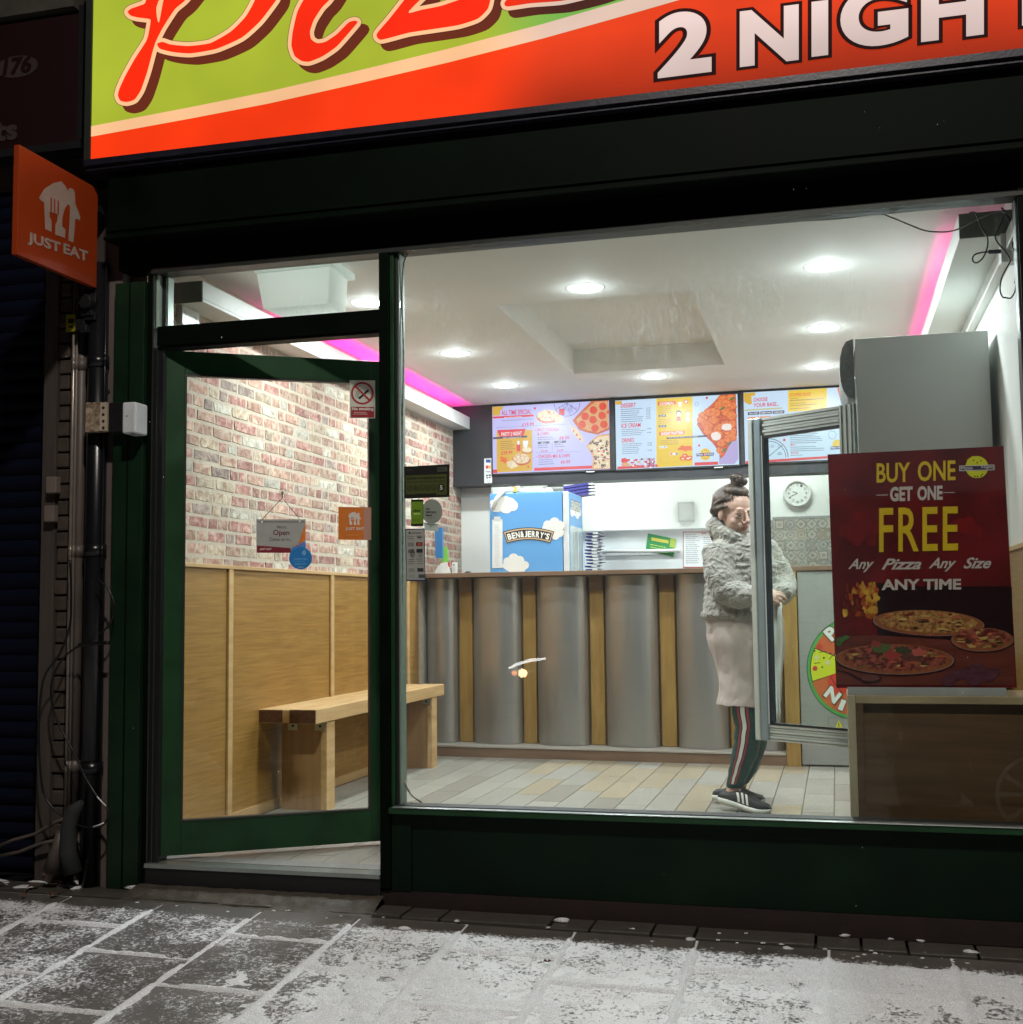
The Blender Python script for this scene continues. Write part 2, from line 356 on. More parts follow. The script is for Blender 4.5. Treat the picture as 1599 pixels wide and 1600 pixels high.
m = MB(); m.box(-1.679, .66, .0, .08, -.06, .236, GREEN_R); m.box(-1.679, .66, -.012, 0, .19, .236, GREEN_R); m.box(-1.679, -1.60, -.012, 0, -.06, .1895, GREEN_R); m.box(.60, .66, -.012, 0, -.06, .1895, GREEN_R); m.build('stall_riser', shop, bevel=.002)
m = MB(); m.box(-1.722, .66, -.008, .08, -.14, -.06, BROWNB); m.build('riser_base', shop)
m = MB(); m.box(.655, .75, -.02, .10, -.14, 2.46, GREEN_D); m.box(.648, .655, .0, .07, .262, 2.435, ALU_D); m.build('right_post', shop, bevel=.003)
m = MB(); m.box(-2.735, -1.722, -.03, .045, -.014, .002, ALU); m.box(-2.735, -1.722, -.022, .08, -.13, -.014, BLACKP)
m.box(-2.735, -1.722, .047, .14, -.012, .004, pm('threshold_mat', (.20, .20, .185), rough=.8, var=.2, scale=80)); m.build('threshold', shop)
m = MB(); m.box(-1.6445, .648, .012, .018, .266, 2.432, GLASS); m.build('window_pane', shop)
m = MB(); m.box(-2.7025, -1.722, .036, .042, 2.205, 2.432, GLASS); m.build('transom_pane', shop)


# the swung-in door, hinged on the left jamb
TH = R(33.0); HX, HY = -2.69, .02
dU = np.array((math.cos(TH), math.sin(TH), 0.)); dN = np.array((math.sin(TH), -math.cos(TH), 0.))   # dN faces the street
def DW(s, t, z): return np.array((HX, HY, 0))+dU*s-dN*t+np.array((0, 0, z))
door = thing('glazed_door', 'dark green glazed shop door standing ajar into the shop', 'door', (HX, HY, 0.0))
m = MB(); W = .965
m.box(0, .078, 0, .045, .022, 2.112, GREEN, DW); m.box(W-.095, W, 0, .045, .022, 2.112, GREEN, DW)
m.box(.078, W-.095, 0, .045, 2.015, 2.112, GREEN, DW); m.box(.078, W-.095, 0, .045, .022, .155, GREEN, DW); m.build('frame', door, bevel=.002)
m = MB(); g = .078
for a in ((g, g+.008, .155, 2.015), (W-.103, W-.095, .155, 2.015), (g+.008, W-.103, .155, .163), (g+.008, W-.103, 2.007, 2.015)): m.box(a[0], a[1], -.002, .03, a[2], a[3], ALU_D, DW)
m.build('glazing_bead', door)
m = MB(); m.box(g+.002, W-.097, .018, .023, .157, 2.013, GLASS_D, DW); m.build('glass_pane', door)
m = MB(); m.box(W-.06, W-.035, -.05, -.035, .62, 1.25, BLACKP, DW); m.box(W-.055, W-.04, -.035, 0, .66, .68, BLACKP, DW); m.box(W-.055, W-.04, -.035, 0, 1.19, 1.21, BLACKP, DW); m.build('pull_handle', door)

# ================================================================== interior shell
def setting(mb, name, **k): return mb.build(name, None, 'structure', **k)
m = MB(); m.box(XL, XR, .045, 5.8, -.12, -.004, GROUT); floor = setting(m, 'floor')
base = WP['floor']
pw, pl = .1535, .60
q = random.Random(11); cache = {}
def plankmesh(w, l, mi, q):
    key = (round(w, 3), round(l, 3), mi)
    if key not in cache:
        b = MB(); e = .0025; h = .004
        vs = [(-w/2, -l/2, -h), (w/2, -l/2, -h), (w/2, l/2, -h), (-w/2, l/2, -h), (-w/2+e, -l/2+e, h/2), (w/2-e, -l/2+e, h/2), (w/2-e, l/2-e, h/2), (-w/2+e, l/2-e, h/2)]
        b.add(vs, [(4, 5, 6, 7), (0, 1, 5, 4), (1, 2, 6, 5), (2, 3, 7, 6), (3, 0, 4, 7)], PLANK[mi]); cache[key] = b.mesh('plank')
    return cache[key]
x0 = -.195-pw*17
ci = 0; x = x0
offs = {}
while x < XR-.02:
    xa, xb = max(x, XL), min(x+pw, XR); off = (ci*.21+.14) % pl
    y = .05-off+.0
    while y < 3.62:
        ya, yb = max(y, .06), min(y+pl, 3.62)
        if yb-ya > .03:
            cx, cy = (xa+xb)/2, (ya+yb)/2; u = q.random()
            tan = (-2.2+.25*(cy-1.8) < cx < -1.25+.35*(cy-1.8) and 2.2 < cy < 3.5 and u < .62) or (-.75 < cx < -.2 and cy > 1.6 and u < .42)
            mi = 3 if tan else (0 if u < .5 else (1 if u < .72 else 2))
            link('plank', plankmesh(xb-xa-.002, yb-ya-.002, mi, q), floor, (cx, cy, 0))
        y += pl
    x += pw; ci += 1

# ceiling with a shallow recessed tray
RX0, RX1, RY0, RY1, RD = -1.655, -.655, 1.50, 3.44, .16
m = MB()
for a in ((XL-.05, RX0, .02, 5.7), (RX1, XR+.05, .02, 5.7), (RX0, RX1, .02, RY0), (RX0, RX1, RY1, 5.7)): m.box(a[0], a[1], a[2], a[3], ZC, ZC+.02, CEIL)
m.box(RX0-.02, RX1+.02, RY0-.02, RY1+.02, ZC+RD, ZC+RD+.02, pm('tray_paint', (.80, .78, .73), rough=.75, var=.04, scale=1.2))
for a in ((RX0-.02, RX0, RY0, RY1), (RX1, RX1+.02, RY0, RY1), (RX0, RX1, RY0-.02, RY0), (RX0, RX1, RY1, RY1+.02)): m.box(a[0], a[1], a[2], a[3], ZC+.0205, ZC+RD, CEIL)
setting(m, 'ceiling')
m = MB(); m.box(XL-.12, XL-.0115, .10, 5.7, -.1, 1.232, MORTAR); m.box(XL-.12, XL+.001, .10, 4.66, 1.2325, 2.9, MORTAR); m.box(XL-.12, XL-.0115, 4.6605, 5.7, 1.2325, 2.9, MORTAR); wl = setting(m, 'wall_left')
m = MB(); m.box(XR, XR+.1, .09, 5.7, -.1, 2.75, WHITE); wr = setting(m, 'wall_right')
m = MB(); m.box(XL, XR, 5.6, 5.7, -.1, 2.75, WHITE); m.box(-.48, XR, 5.592, 5.6, 1.71, 1.73, pm('grey_trim', (.30, .30, .28))); wb_ = setting(m, 'wall_back')
m = MB(); m.box(XL-.011, -2.60, 4.66, 5.59, 0, 2.58, WHITE); m.box(-2.60, -2.585, 4.655, 4.70, 0, 2.58, MOULD); setting(m, 'wall_return')
m = MB(); m.box(XL-.05, XR+.3, .11, 5.8, 2.90, 3.0, BLACKP); m.box(XL-.3, XL-.13, .12, 5.7, -.1, 2.9, BLACKP); m.box(XR+.101, XR+.3, .12, 5.7, -.1, 2.9, BLACKP); m.box(XL-.3, XR+.3, 5.701, 5.8, -.1, 2.9, BLACKP); setting(m, 'building_shell')

# bricks of the left wall, each its own block
BR = []
def brick_mat(name, c1, c2, c3, isl=.22):
    m, nt, b = nodes_of(name); N = nt.nodes; L = nt.links
    tc = N.new('ShaderNodeTexCoord'); oi = N.new('ShaderNodeObjectInfo'); gi = N.new('ShaderNodeNewGeometry')
    ad = N.new('ShaderNodeMath'); ad.operation = 'ADD'; L.new(oi.outputs['Random'], ad.inputs[0]); L.new(gi.outputs['Random Per Island'], ad.inputs[1])
    mu = N.new('ShaderNodeMath'); mu.operation = 'MULTIPLY'; mu.inputs[1].default_value = 37; L.new(ad.outputs[0], mu.inputs[0])
    nz = N.new('ShaderNodeTexNoise'); nz.noise_dimensions = '4D'; nz.inputs['Scale'].default_value = 26; nz.inputs['Detail'].default_value = 6; nz.inputs['Distortion'].default_value = .8
    L.new(tc.outputs['Object'], nz.inputs[0]); L.new(mu.outputs[0], nz.inputs['W'])
    rp = N.new('ShaderNodeValToRGB'); e = rp.color_ramp.elements; e[0].position = .30; e[1].position = .66; e[0].color = c1+(1,); e[1].color = c3+(1,)
    k = e.new(.48); k.color = c2+(1,); L.new(nz.outputs[0], rp.inputs[0])
    fr = N.new('ShaderNodeMath'); fr.operation = 'FRACT'; L.new(ad.outputs[0], fr.inputs[0])
    mr = N.new('ShaderNodeMapRange'); mr.inputs[3].default_value = 1-isl; mr.inputs[4].default_value = 1+isl; L.new(fr.outputs[0], mr.inputs[0])
    hs = N.new('ShaderNodeHueSaturation'); L.new(mr.outputs[0], hs.inputs['Value']); L.new(rp.outputs[0], hs.inputs['Color']); L.new(hs.outputs[0], b.inputs['Base Color'])
    b.inputs['Roughness'].default_value = .85
    bp = N.new('ShaderNodeBump'); bp.inputs['Strength'].default_value = .9; bp.inputs['Distance'].default_value = .006; L.new(nz.outputs[0], bp.inputs['Height']); L.new(bp.outputs[0], b.inputs['Normal'])
    return m
BMAT = [brick_mat('brick_red', (.20, .085, .070), (.35, .165, .135), (.48, .33, .27)), brick_mat('brick_pink', (.24, .125, .09), (.39, .235, .175), (.51, .39, .30)),
        brick_mat('brick_buff', (.24, .165, .115), (.41, .31, .22), (.53, .45, .35)), brick_mat('brick_whitewashed', (.25, .215, .17), (.44, .39, .32), (.55, .51, .43)),
        brick_mat('brick_dark', (.17, .115, .10), (.30, .22, .185), (.46, .37, .31))]
course = .0622; z = 2.395-course*.98; allb = []; r = 0
while z > 1.20:
    y = .10-q.uniform(0, .2); k = r
    while y < 4.66:
        Lb = q.choice((.165, .175, .185, .17, .085, .09, .08, .24)) if k % 2 else q.choice((.16, .175, .09, .08, .17))
        ya, yb = max(y, .10), min(y+Lb, 4.655)
        if yb-ya > .03: allb.append((ya, yb, max(z, 1.215), z+course-.009, q.choices(range(5), (.26, .34, .18, .10, .12))[0]))
        y += Lb+.010; k += 1
    z -= course; r += 1
allb.sort(key=lambda a: a[0])
def brickgeo(mb, ya, yb, za, zb, mi, q, L=(0, 0, 0)):
    d = q.uniform(.0015, .004); j = lambda a: q.uniform(-a, a); e = .005
    by, bz = (ya+yb)/2, (za+zb)/2
    P = []
    for (y, z) in ((ya, za), (yb, za), (yb, zb), (ya, zb)): P.append((-.012, y+j(.002), z+j(.002)))
    ring = [(ya, za), (by, za), (yb, za), (yb, bz), (yb, zb), (by, zb), (ya, zb), (ya, bz)]
    F = []
    for (y, z) in ring:
        sy = (1 if y < by else -1 if y > by else 0); sz = (1 if z < bz else -1 if z > bz else 0)
        F.append((d+j(.0008), y+sy*e+j(.004), z+sz*e+j(.003)))
    c = (d+q.uniform(0, .001), by+j(.01), bz)
    vs = [(XL+x-L[0], y-L[1], z-L[2]) for x, y, z in P+F+[c]]
    fs = [(4+i, 4+(i+1) % 8, 12) for i in range(8)]+[(0, 1, 6, 5), (0, 5, 4)]+[(1, 2, 8, 7), (1, 7, 6)]+[(2, 3, 10, 9), (2, 9, 8)]+[(3, 0, 4, 11), (3, 11, 10)]
    mb.add(vs, fs, BMAT[mi])
for (ya, yb, za, zb, mi) in allb[:298]:
    b = MB(); c = (XL, (ya+yb)/2, (za+zb)/2); brickgeo(b, ya, yb, za, zb, mi, q); b.build('brick', wl, loc=c)
b = MB()
for (ya, yb, za, zb, mi) in allb[298:]: brickgeo(b, ya, yb, za, zb, mi, q)
b.build('far_bricks', wl, 'stuff')
# plywood dado on both side walls
def dado(parent, xf, sgn, ys, y0, y1, ztop):
    for a, b_ in zip([y0]+ys, ys+[y1]):
        m = MB(); m.box(xf-sgn*.011, xf+sgn*.006, a+.004, b_-.004, .0, ztop-.018, PLY); m.build('panel', parent)
    for yy in ys:
        m = MB(); m.box(xf+sgn*.006, xf+sgn*.018, yy-.002, yy+.042, .0, ztop-.018, PLYT); m.build('batten', parent, bevel=.002)
    m = MB(); m.box(xf-sgn*.011, xf+sgn*.02, y0, y1, ztop-.018, ztop, PLYT); m.build('dado_rail', parent, bevel=.002)
    m = MB(); m.box(xf+sgn*.006, xf+sgn*.016, y0, y1, 0, .05, PLYT); m.build('skirting', parent)
dado(wl, XL, 1, [.83, 2.06, 3.36], .10, 3.62, 1.235)
dado(wr, XR, -1, [1.30, 2.5], .12, 3.5, 1.235)

# cove beams with pink light strips hidden on top of them
PINK = em('pink_led', (1.0, .015, .42), 42.0); PINK2 = em('pink_led_dim', (1.0, .06, .40), 22.0)
for (xa, xb, nm, lab) in ((XL, -2.695, 'l', 'white boxed cove along the brick wall with pink light strip on top'), (.495, XR, 'r', 'white boxed cove over the fridge with pink light strip on top')):
    t = thing('cove_beam', lab, 'cove beam', ((xa+xb)/2, 2.4, 2.395), group='cove beams with pink light strips')
    left = nm == 'l'; face = xb if left else xa; sg = -1 if left else 1
    m = MB(); m.box(xa, xb, .33, 4.45, 2.395, 2.410, MOULD); f0, f1 = (face-.012, face) if left else (face, face+.012); m.box(f0, f1, .33, 4.45, 2.4105, 2.49, MOULD)
    m.build('fascia', t, bevel=.0015)
    m = MB(); m.box(xa if not left else xa+.002, xb if left else xb-.002, .322, .33, 2.394, 2.489, OLIVE); m.build('end_cap', t)
    m = MB(); xs = face+sg*.055; m.box(xs-.006, xs+.006, 1.25 if left else .85, 4.40, 2.411, 2.418, PINK if left else PINK2); m.build('light_strip', t)
m = MB(); m.box(XR-.035, XR, .12, 4.45, 2.33, 2.394, MOULD); wr_m = m.build('cornice', wr)

# recessed downlights (lit lamps of the shop)
LAMP = em('lamp_disc', (.93, .97, 1.0), 26.0)
RIM = em('glowing_lamp_rim', (.9, .95, 1.0), 1.5)  # rim given a glow of its own to lift its dark ring
lamp_spots = [(-2.262, 1.24), (-1.145, 1.29), (-.005, 1.24), (-2.215, 2.56), (-.02, 2.55), (-2.205, 3.70), (-1.155, 3.70), (-.055, 3.70)]
LAMP_W = 21.0
lr_mesh = None
names = ['behind the transom window', 'above the middle of the window', 'front one on the right, above the fridge side', 'second back from the door, on the brick wall side', 'second back on the right hand side',
         'left one of the row nearest the menu screens', 'middle one of the row nearest the menu screens', 'right one of the row nearest the menu screens']
for i, (lx, ly) in enumerate(lamp_spots):
    t = thing('downlight', 'round white recessed ceiling lamp, '+names[i], 'ceiling lamp', (lx, ly, ZC), group='lit downlights in the shop ceiling')
    if lr_mesh is None:
        b = MB(); vs = []; fs = []; n = 32
        for k in range(n):
            a = 2*math.pi*k/n
            for (r_, z_) in ((.072, -.004), (.086, -.006), (.092, 0)): vs.append((r_*math.cos(a), r_*math.sin(a), z_))
        for k in range(n):
            a, c = 3*k, 3*((k+1) % n); fs += [(a, a+1, c+1, c), (a+1, a+2, c+2, c+1)]
        b.add(vs, fs, RIM, True); rim_mesh = b.mesh('rim')
        b = MB(); b.add([(.072*math.cos(2*math.pi*k/n), .072*math.sin(2*math.pi*k/n), -.0035) for k in range(n)], [tuple(range(n))[::-1]], LAMP); lr_mesh = b.mesh('diffuser')
    link('rim', rim_mesh, t, (lx, ly, ZC)); link('diffuser', lr_mesh, t, (lx, ly, ZC))
    ld = bpy.data.lights.new('downlight_lamp', 'AREA'); ld.shape = 'DISK'; ld.size = .14; ld.energy = LAMP_W; ld.color = (.90, .955, 1.0); ld.spread = R(180)
    lo = bpy.data.objects.new('downlight_lamp', ld); COL.objects.link(lo); lo.location = (lx, ly, ZC-.012)
    pd = bpy.data.lights.new('bulb_glow', 'POINT'); pd.energy = 1.9; pd.shadow_soft_size = .03; pd.color = (.88, .95, 1.0)
    po = bpy.data.objects.new('bulb_glow', pd); COL.objects.link(po); po.location = (lx, ly, ZC-.034)
# the kitchen's own lamps behind the menu board
for i, (lx, ly) in enumerate(((-1.9, 5.1), (-.4, 5.1))):
    kl = ('flat white lamp panel above the blue freezer end of the kitchen', 'flat white lamp panel above the clock end of the kitchen')[i]; b = MB(); b.box(lx-.3, lx+.3, ly-.15, ly+.15, ZC-.012, ZC-.001, em('kitchen_panel', (.95, .97, 1), 6)); o = b.build('kitchen_lamp')
    tag(o, kl, 'ceiling lamp', 'kitchen lamp panels')
    ld = bpy.data.lights.new('kitchen_lamp_light', 'AREA'); ld.shape = 'RECTANGLE'; ld.size = .6; ld.size_y = .3; ld.energy = 14; ld.color = (.96, .98, 1)
    lo = bpy.data.objects.new('kitchen_lamp_light', ld); COL.objects.link(lo); lo.location = (lx, ly, ZC-.02)
# the street's lamp post, behind the camera
t = thing('street_lamp', 'grey street lamp post standing across the pavement from the shop', 'street lamp', (-1.6, -7.6, -.33))
m = MB(); m.tube([(-1.6, -7.6, -.5), (-1.6, -7.6, 2.5), (-1.6, -7.6, 5.8), (-1.4, -7.2, 6.2), (-.1, -4.5, 6.38)], [.09, .07, .05, .045, .04], PIPE_G, 12); m.build('post', t)
m = MB(); m.box(-.2, .35, -4.38, -4.06, 6.31, 6.41, PIPE_G); m.build('lantern', t, bevel=.02)
m = MB(); m.box(-.1, .3, -4.3, -4.12, 6.295, 6.309, em('street_lantern', (1, .80, .62), 60)); m.build('lamp_glass', t)
ld = bpy.data.lights.new('street_lamp_light', 'AREA'); ld.shape = 'RECTANGLE'; ld.size = .4; ld.size_y = .17; ld.energy = 285; ld.color = (1, .93, .86)
lo = bpy.data.objects.new('street_lamp_light', ld); COL.objects.link(lo); lo.location = (.1, -4.2, 6.27); lo.rotation_euler = (R(20), 0, 0)
# ================================================================== counter
def CF(x, y, z): return (x, y+max(0., -.25-x)*.055, z)          # the counter runs a little out of square
def xat(px, py, y0):                                             # x on the slightly turned counter plane
    n = np.array((.055, 1., 0.)); return hit(px, py, (-.25, y0, 0), n)[0]
ct = thing('counter', 'long serving counter with rounded steel columns and wooden strips', 'counter', (-1.2, 3.6, 0))
m = MB(); m.box(-2.83, -.245, 3.48, 3.72, .0, .066, BEAM, CF); m.build('plinth', ct, bevel=.003)
m = MB(); m.box(-2.83, -.335, 3.475, 3.72, .0665, .080, pm('step_top', (.46, .44, .40), rough=.5, col2=(.33, .28, .22), scale=4, stretch=(1, 6, 6)), CF); m.build('step_board', ct, bevel=.002)
m = MB(); m.box(-2.83, .0, 3.70, 3.74, .082, 1.228, OAK, CF); m.build('carcass', ct)
m = MB(); m.box(-2.83, XR, 3.44, 4.28, 1.232, 1.262, BEAM, CF); m.build('countertop', ct, bevel=.003)
cols = [(640, 713), (738, 813), (838, 918), (945, 1028), (1057, 1136), (1160, 1226)]
prev = None
for i, (a, b_) in enumerate(cols):
    xa, xb = xat(a, 1000, 3.62), xat(b_, 1000, 3.62)
    if xa < -2.83: xa = -2.83
    cx, hw = (xa+xb)/2, (xb-xa)/2
    m = MB(); n = 20; vs = []
    for zz in (.083, 1.228):
        for k in range(n+1):
            t = math.pi*k/n; vs.append(CF(cx-hw*math.cos(t), 3.69-.105*math.sin(t)**.8, zz))
    fs = [(k, k+1, n+2+k, n+1+k) for k in range(n)]
    m.add(vs, fs, STEEL, True); m.add([vs[k] for k in range(n+1)], [tuple(range(n+1))], STEEL); m.build('rounded_column', ct)
    if prev is not None:
        m = MB(); m.box(prev+.012, xa-.012, 3.675, 3.70, .083, 1.228, OAK, CF); m.build('wood_strip', ct, bevel=.002)
        m = MB(); m.box(prev+.012, xa-.012, 3.66, 3.675, 1.13, 1.228, BEAM, CF); m.build('top_block', ct, bevel=.002)
    prev = xb
m = MB(); m.box(-.332, -.243, 3.47, 3.66, 0, 1.228, OAK); m.build('end_post', ct, bevel=.003)
m = MB(); m.box(-.238, XR, 3.49, 3.72, .012, 1.228, STEEL_B); m.build('grey_panel', ct, bevel=.003)
# ================================================================== bench
t = thing('bench', 'chunky pine timber bench along the plywood wall', 'bench', (-2.67, 2.2, 0))
m = MB()
m.box(-2.832, -2.700, 1.175, 3.23, .452, .520, PINE); m.build('seat_plank', t, bevel=.004)
m = MB(); m.box(-2.660, -2.515, 1.165, 3.22, .450, .522, PINE); m.build('seat_plank', t, bevel=.004)
m = MB(); m.box(-2.832, -2.702, 1.172, 1.175, .455, .517, ENDG); m.box(-2.658, -2.518, 1.162, 1.165, .453, .519, ENDG); m.build('end_grain', t)
m = MB(); m.box(-2.699, -2.661, 1.17, 3.22, .454, .518, PINE); m.build('filler_strip', t, bevel=.002)
for (ya, yb, x_) in ((1.32, 1.42, -2.523), (2.985, 3.08, -2.52)):
    m = MB(); m.box(-2.775, x_-.035, ya, yb, .0, .449, PINE_L); m.box(x_-.0345, x_, ya-.004, yb, 0, .449, PINE); m.build('leg', t, bevel=.003)
    for xx in (-2.735, -2.585): m = MB(); m.box(xx, xx+.055, ya-.012, ya-.005, .405, .447, ALU); m.cyl((xx+.028, ya-.012, .427), (0, -1, 0), .007, .007, .002, BLACKP, 10); m.build('steel_bracket', t)
    m = MB(); m.box(-2.76, -2.56, yb, yb+.04, .38, .448, PINE); m.build('cross_block', t, bevel=.002)
# ================================================================== drinks fridge with open door
FRY = .95
t = thing('drinks_fridge', 'tall grey drinks fridge with its glass door swung open', 'fridge', (.4, 1.25, 0))
m = MB(); fx0, fx1, fy0, fy1, ft = .112, .658, FRY, 1.56, 2.168
m.box(fx0, fx1, fy0, fy0+.03, .02, ft, GREY_P); m.build('side_panel', t, bevel=.004)
m = MB(); m.box(fx0, fx1, fy1-.03, fy1, .02, ft, GREY_P); m.box(fx1-.03, fx1, fy0+.031, fy1-.031, .02, ft, GREY_P)
m.box(fx0, fx1-.031, fy0+.031, fy1-.031, ft-.04, ft, GREY_P); m.box(fx0, fx1-.031, fy0+.031, fy1-.031, .02, .30, GREY_P); m.build('body', t, bevel=.003)
for zz in (.62, .9, 1.18, 1.46, 1.74):
    m = MB()
    for k in range(14): m.tube([(fx0+.03, fy0+.05+k*.036, zz), (fx1-.05, fy0+.05+k*.036, zz)], .0025, WPLAS, 5)
    m.tube([(fx0+.03, fy0+.04, zz), (fx0+.03, fy1-.04, zz)], .004, WPLAS, 6); m.build('shelf', t)
m = MB(); prof = []
for k in range(9):
    a = -math.pi/2+math.pi*k/8; prof.append((fx0-.005-.062*math.cos(a)**.7 if k not in (0, 8) else fx0-.005, FRY+.01, 2.038+.132*math.sin(a)))
m.prism(prof, (0, .53, 0), pm('canopy_grey', (.16, .16, .155), rough=.5, var=.2, scale=90, col2=(.30, .32, .33), bump=.3, bscale=200)); m.build('canopy', t)
# door
A = np.array((.098, .985)); B = np.array((-.371, 1.312)); Ld = float(np.linalg.norm(B-A)); u2 = (B-A)/Ld; n2 = np.array((u2[1], -u2[0]))  # n2 towards street?
if n2[1] > 0: n2 = -n2
def FD(s, tt, z): p = A+u2*s-n2*tt; return (p[0], p[1], z)
z0d, z1d = .395, 1.89
m = MB(); fw = .085
def ridges(m, a, b_, c, d, vert, N_=6):
    # a framed rail made of stepped ridges
    for k in range(N_):
        if vert: w_ = (b_-a)/N_; m.box(a+k*w_, a+(k+1)*w_-.003, -.004*(k % 2), .03, c, d, FR_ALU, FD)
        else: w_ = (d-c)/N_; m.box(a, b_, -.004*(k % 2), .03, c+k*w_, c+(k+1)*w_-.003, FR_ALU, FD)
    m.box(a, b_, .004, .045, c, d, FR_ALU, FD)
ridges(m, 0, .075, z0d, z1d, True); ridges(m, .0755, Ld-.07, z1d-.085, z1d, False); ridges(m, .0755, Ld-.07, z0d, z0d+.075, False); m.build('door_frame', t)
m = MB(); m.box(Ld-.0695, Ld-.029, -.012, .045, z0d, z1d, FR_BLUE, FD); m.box(Ld-.0285, Ld, -.018, .045, z0d, z1d, FR_ALU, FD); m.build('door_stile', t, bevel=.004)
m = MB(); m.box(Ld-.086, Ld-.070, -.006, .03, z0d+.076, z1d-.086, pm('dark_gasket', (.012, .014, .03), rough=.35), FD); m.box(Ld-.0775, Ld-.0725, -.009, -.0065, z0d+.076, z1d-.086, WPLAS, FD)
m.box(.0755, Ld-.087, -.006, .02, z1d-.098, z1d-.086, BLACKP, FD); m.box(.0755, Ld-.087, -.006, .02, z0d+.0755, z0d+.083, BLACKP, FD); m.build('door_gasket', t)
m = MB(); m.box(.076, Ld-.087, .012, .018, z0d+.084, z1d-.099, GLASS_D, FD); m.build('door_glass', t)
# ================================================================== timber window cabinet and its poster
CY = .16
t = thing('window_cabinet', 'low timber box cabinet with mitred edges inside the right of the window', 'cabinet', (.36, .33, 0))
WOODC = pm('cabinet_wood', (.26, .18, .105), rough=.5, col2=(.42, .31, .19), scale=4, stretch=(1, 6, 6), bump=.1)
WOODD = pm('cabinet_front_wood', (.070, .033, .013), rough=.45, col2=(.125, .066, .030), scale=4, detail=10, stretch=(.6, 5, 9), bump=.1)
cx0, cx1, cy1, cz = .028, XR-.005, .52, .682
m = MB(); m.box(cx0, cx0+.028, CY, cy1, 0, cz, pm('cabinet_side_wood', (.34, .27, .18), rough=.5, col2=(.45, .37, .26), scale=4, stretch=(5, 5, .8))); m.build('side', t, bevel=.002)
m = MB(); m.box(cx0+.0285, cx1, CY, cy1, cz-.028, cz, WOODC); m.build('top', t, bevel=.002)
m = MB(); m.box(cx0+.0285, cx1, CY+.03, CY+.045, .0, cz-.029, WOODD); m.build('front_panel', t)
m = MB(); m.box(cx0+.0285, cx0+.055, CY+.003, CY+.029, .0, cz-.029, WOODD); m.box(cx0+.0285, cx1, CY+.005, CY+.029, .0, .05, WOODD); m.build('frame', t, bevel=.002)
# ================================================================== menu board
t = thing('menu_board', 'dark slate panel above the counter that carries the menu screens', 'menu board', (-1.1, 4.5, 1.955))
m = MB(); m.box(XL+.002, XR-.04, 4.452, 4.64, 1.958, ZC-.001, SLATE); m.build('panel', t, bevel=.003)
for xx in (-1.592, -.640, .312):
    m = MB(); m.box(xx+.004, xx+.030, 4.425, 4.452, 2.03, ZC-.004, SLATE); m.build('divider', t, bevel=.002)
m = MB(); m.box(XL+.002, XR-.04, 4.440, 4.452, 1.958, 1.972, SLATE); m.build('lower_trim', t)
# ================================================================== ice cream freezer on the counter
BX0, BX1, BY0, BY1, BZ0, BZ1 = -2.375, -1.800, 3.86, 4.36, 1.2635, 1.832
t = thing('ice_cream_freezer', 'small blue ice cream freezer with white clouds standing on the counter', 'freezer', ((BX0+BX1)/2, (BY0+BY1)/2, BZ0))
FBLUE = pm('freezer_sky_blue', (.10, .30, .62), rough=.4, col2=(.13, .37, .68), scale=1.5, stretch=(.2, .2, 2))
m = MB(); m.box(BX0, BX1-.045, BY0, BY1, BZ0, BZ1, FBLUE); m.build('body', t, bevel=.004)
m = MB(); m.box(BX1-.040, BX1, BY0+.004, BY1, BZ0, BZ1, pm('freezer_white_edge', (.62, .63, .63), rough=.4)); m.build('door', t, bevel=.004)
def BD(y, z): return (BX1, y, z)
pr = Print(lambda a, b_: np.array((BX1, BY0+.004+a, BZ0+b_)), (1, 0, 0), .0008)
wd = BY1-BY0-.01
pr.rect(.02, .33, wd-.01, .565, FBLUE, 0); pr.rect(.02, .0, .05, .33, FBLUE, 0); pr.rect(wd-.04, 0, wd-.01, .33, FBLUE, 0)
pr.rect(.05, .01, wd-.04, .33, pm('freezer_window', (.42, .50, .50), rough=.15, var=.15, scale=6), 0); pr.rect(.16, .04, .19, .29, flat('9fb0ae'), 1); pr.rect(.31, .03, .325, .3, flat('e6ecec'), 1)
for k, (ya, za) in enumerate(((.12, .46), (.22, .47), (.30, .455), (.38, .48))): pr.disc(ya, za-.03, .06, .035, flat('e4e4e0'), 1, wob=.05)
pr.text('BEN&JERRY’S', .09, .52, .40, .425, flat('2b2520'), 3, bold=.06); pr.text('BEN&JERRY’S', .09, .515, .40, .43, flat('f2eee2'), 4, bold=.02)
pr.build('side_print', t)
fm = cropmap(700, 740, 6.396, BY0)
pr = Print(fm, (0, -1, 0), .0008); CLOUD = flat('dedcd6'); K = flat('1d1a18'); CR = flat('f4f0e6'); TANB = flat('c9a983')
def cloud(pr, blobs, l, sc=1.):
    for (x, y, r_) in blobs: pr.disc(x, y, r_, r_, CLOUD, l, n=18)
cloud(pr, [(620, 300, 62), (575, 340, 55), (650, 320, 55), (500, 330, 55), (540, 290, 55), (480, 300, 45), (595, 350, 48), (470, 350, 35), (510, 262, 40), (580, 262, 40), (450, 290, 25), (455, 330, 26)], 0)
cloud(pr, [(1070, 490, 52), (1000, 510, 42), (1120, 520, 50), (985, 545, 38), (1060, 560, 60), (1120, 590, 45), (1080, 620, 42), (1040, 590, 50)], 1)
cloud(pr, [(660, 850, 52), (600, 880, 42), (720, 870, 48), (775, 915, 40), (585, 920, 36), (660, 930, 60), (650, 965, 40), (740, 940, 46), (610, 940, 34), (700, 960, 34)], 0)
pts_o = []; pts_i = []
def arc(r_, a): return (815+r_*math.sin(a), 1330-r_*math.cos(a))
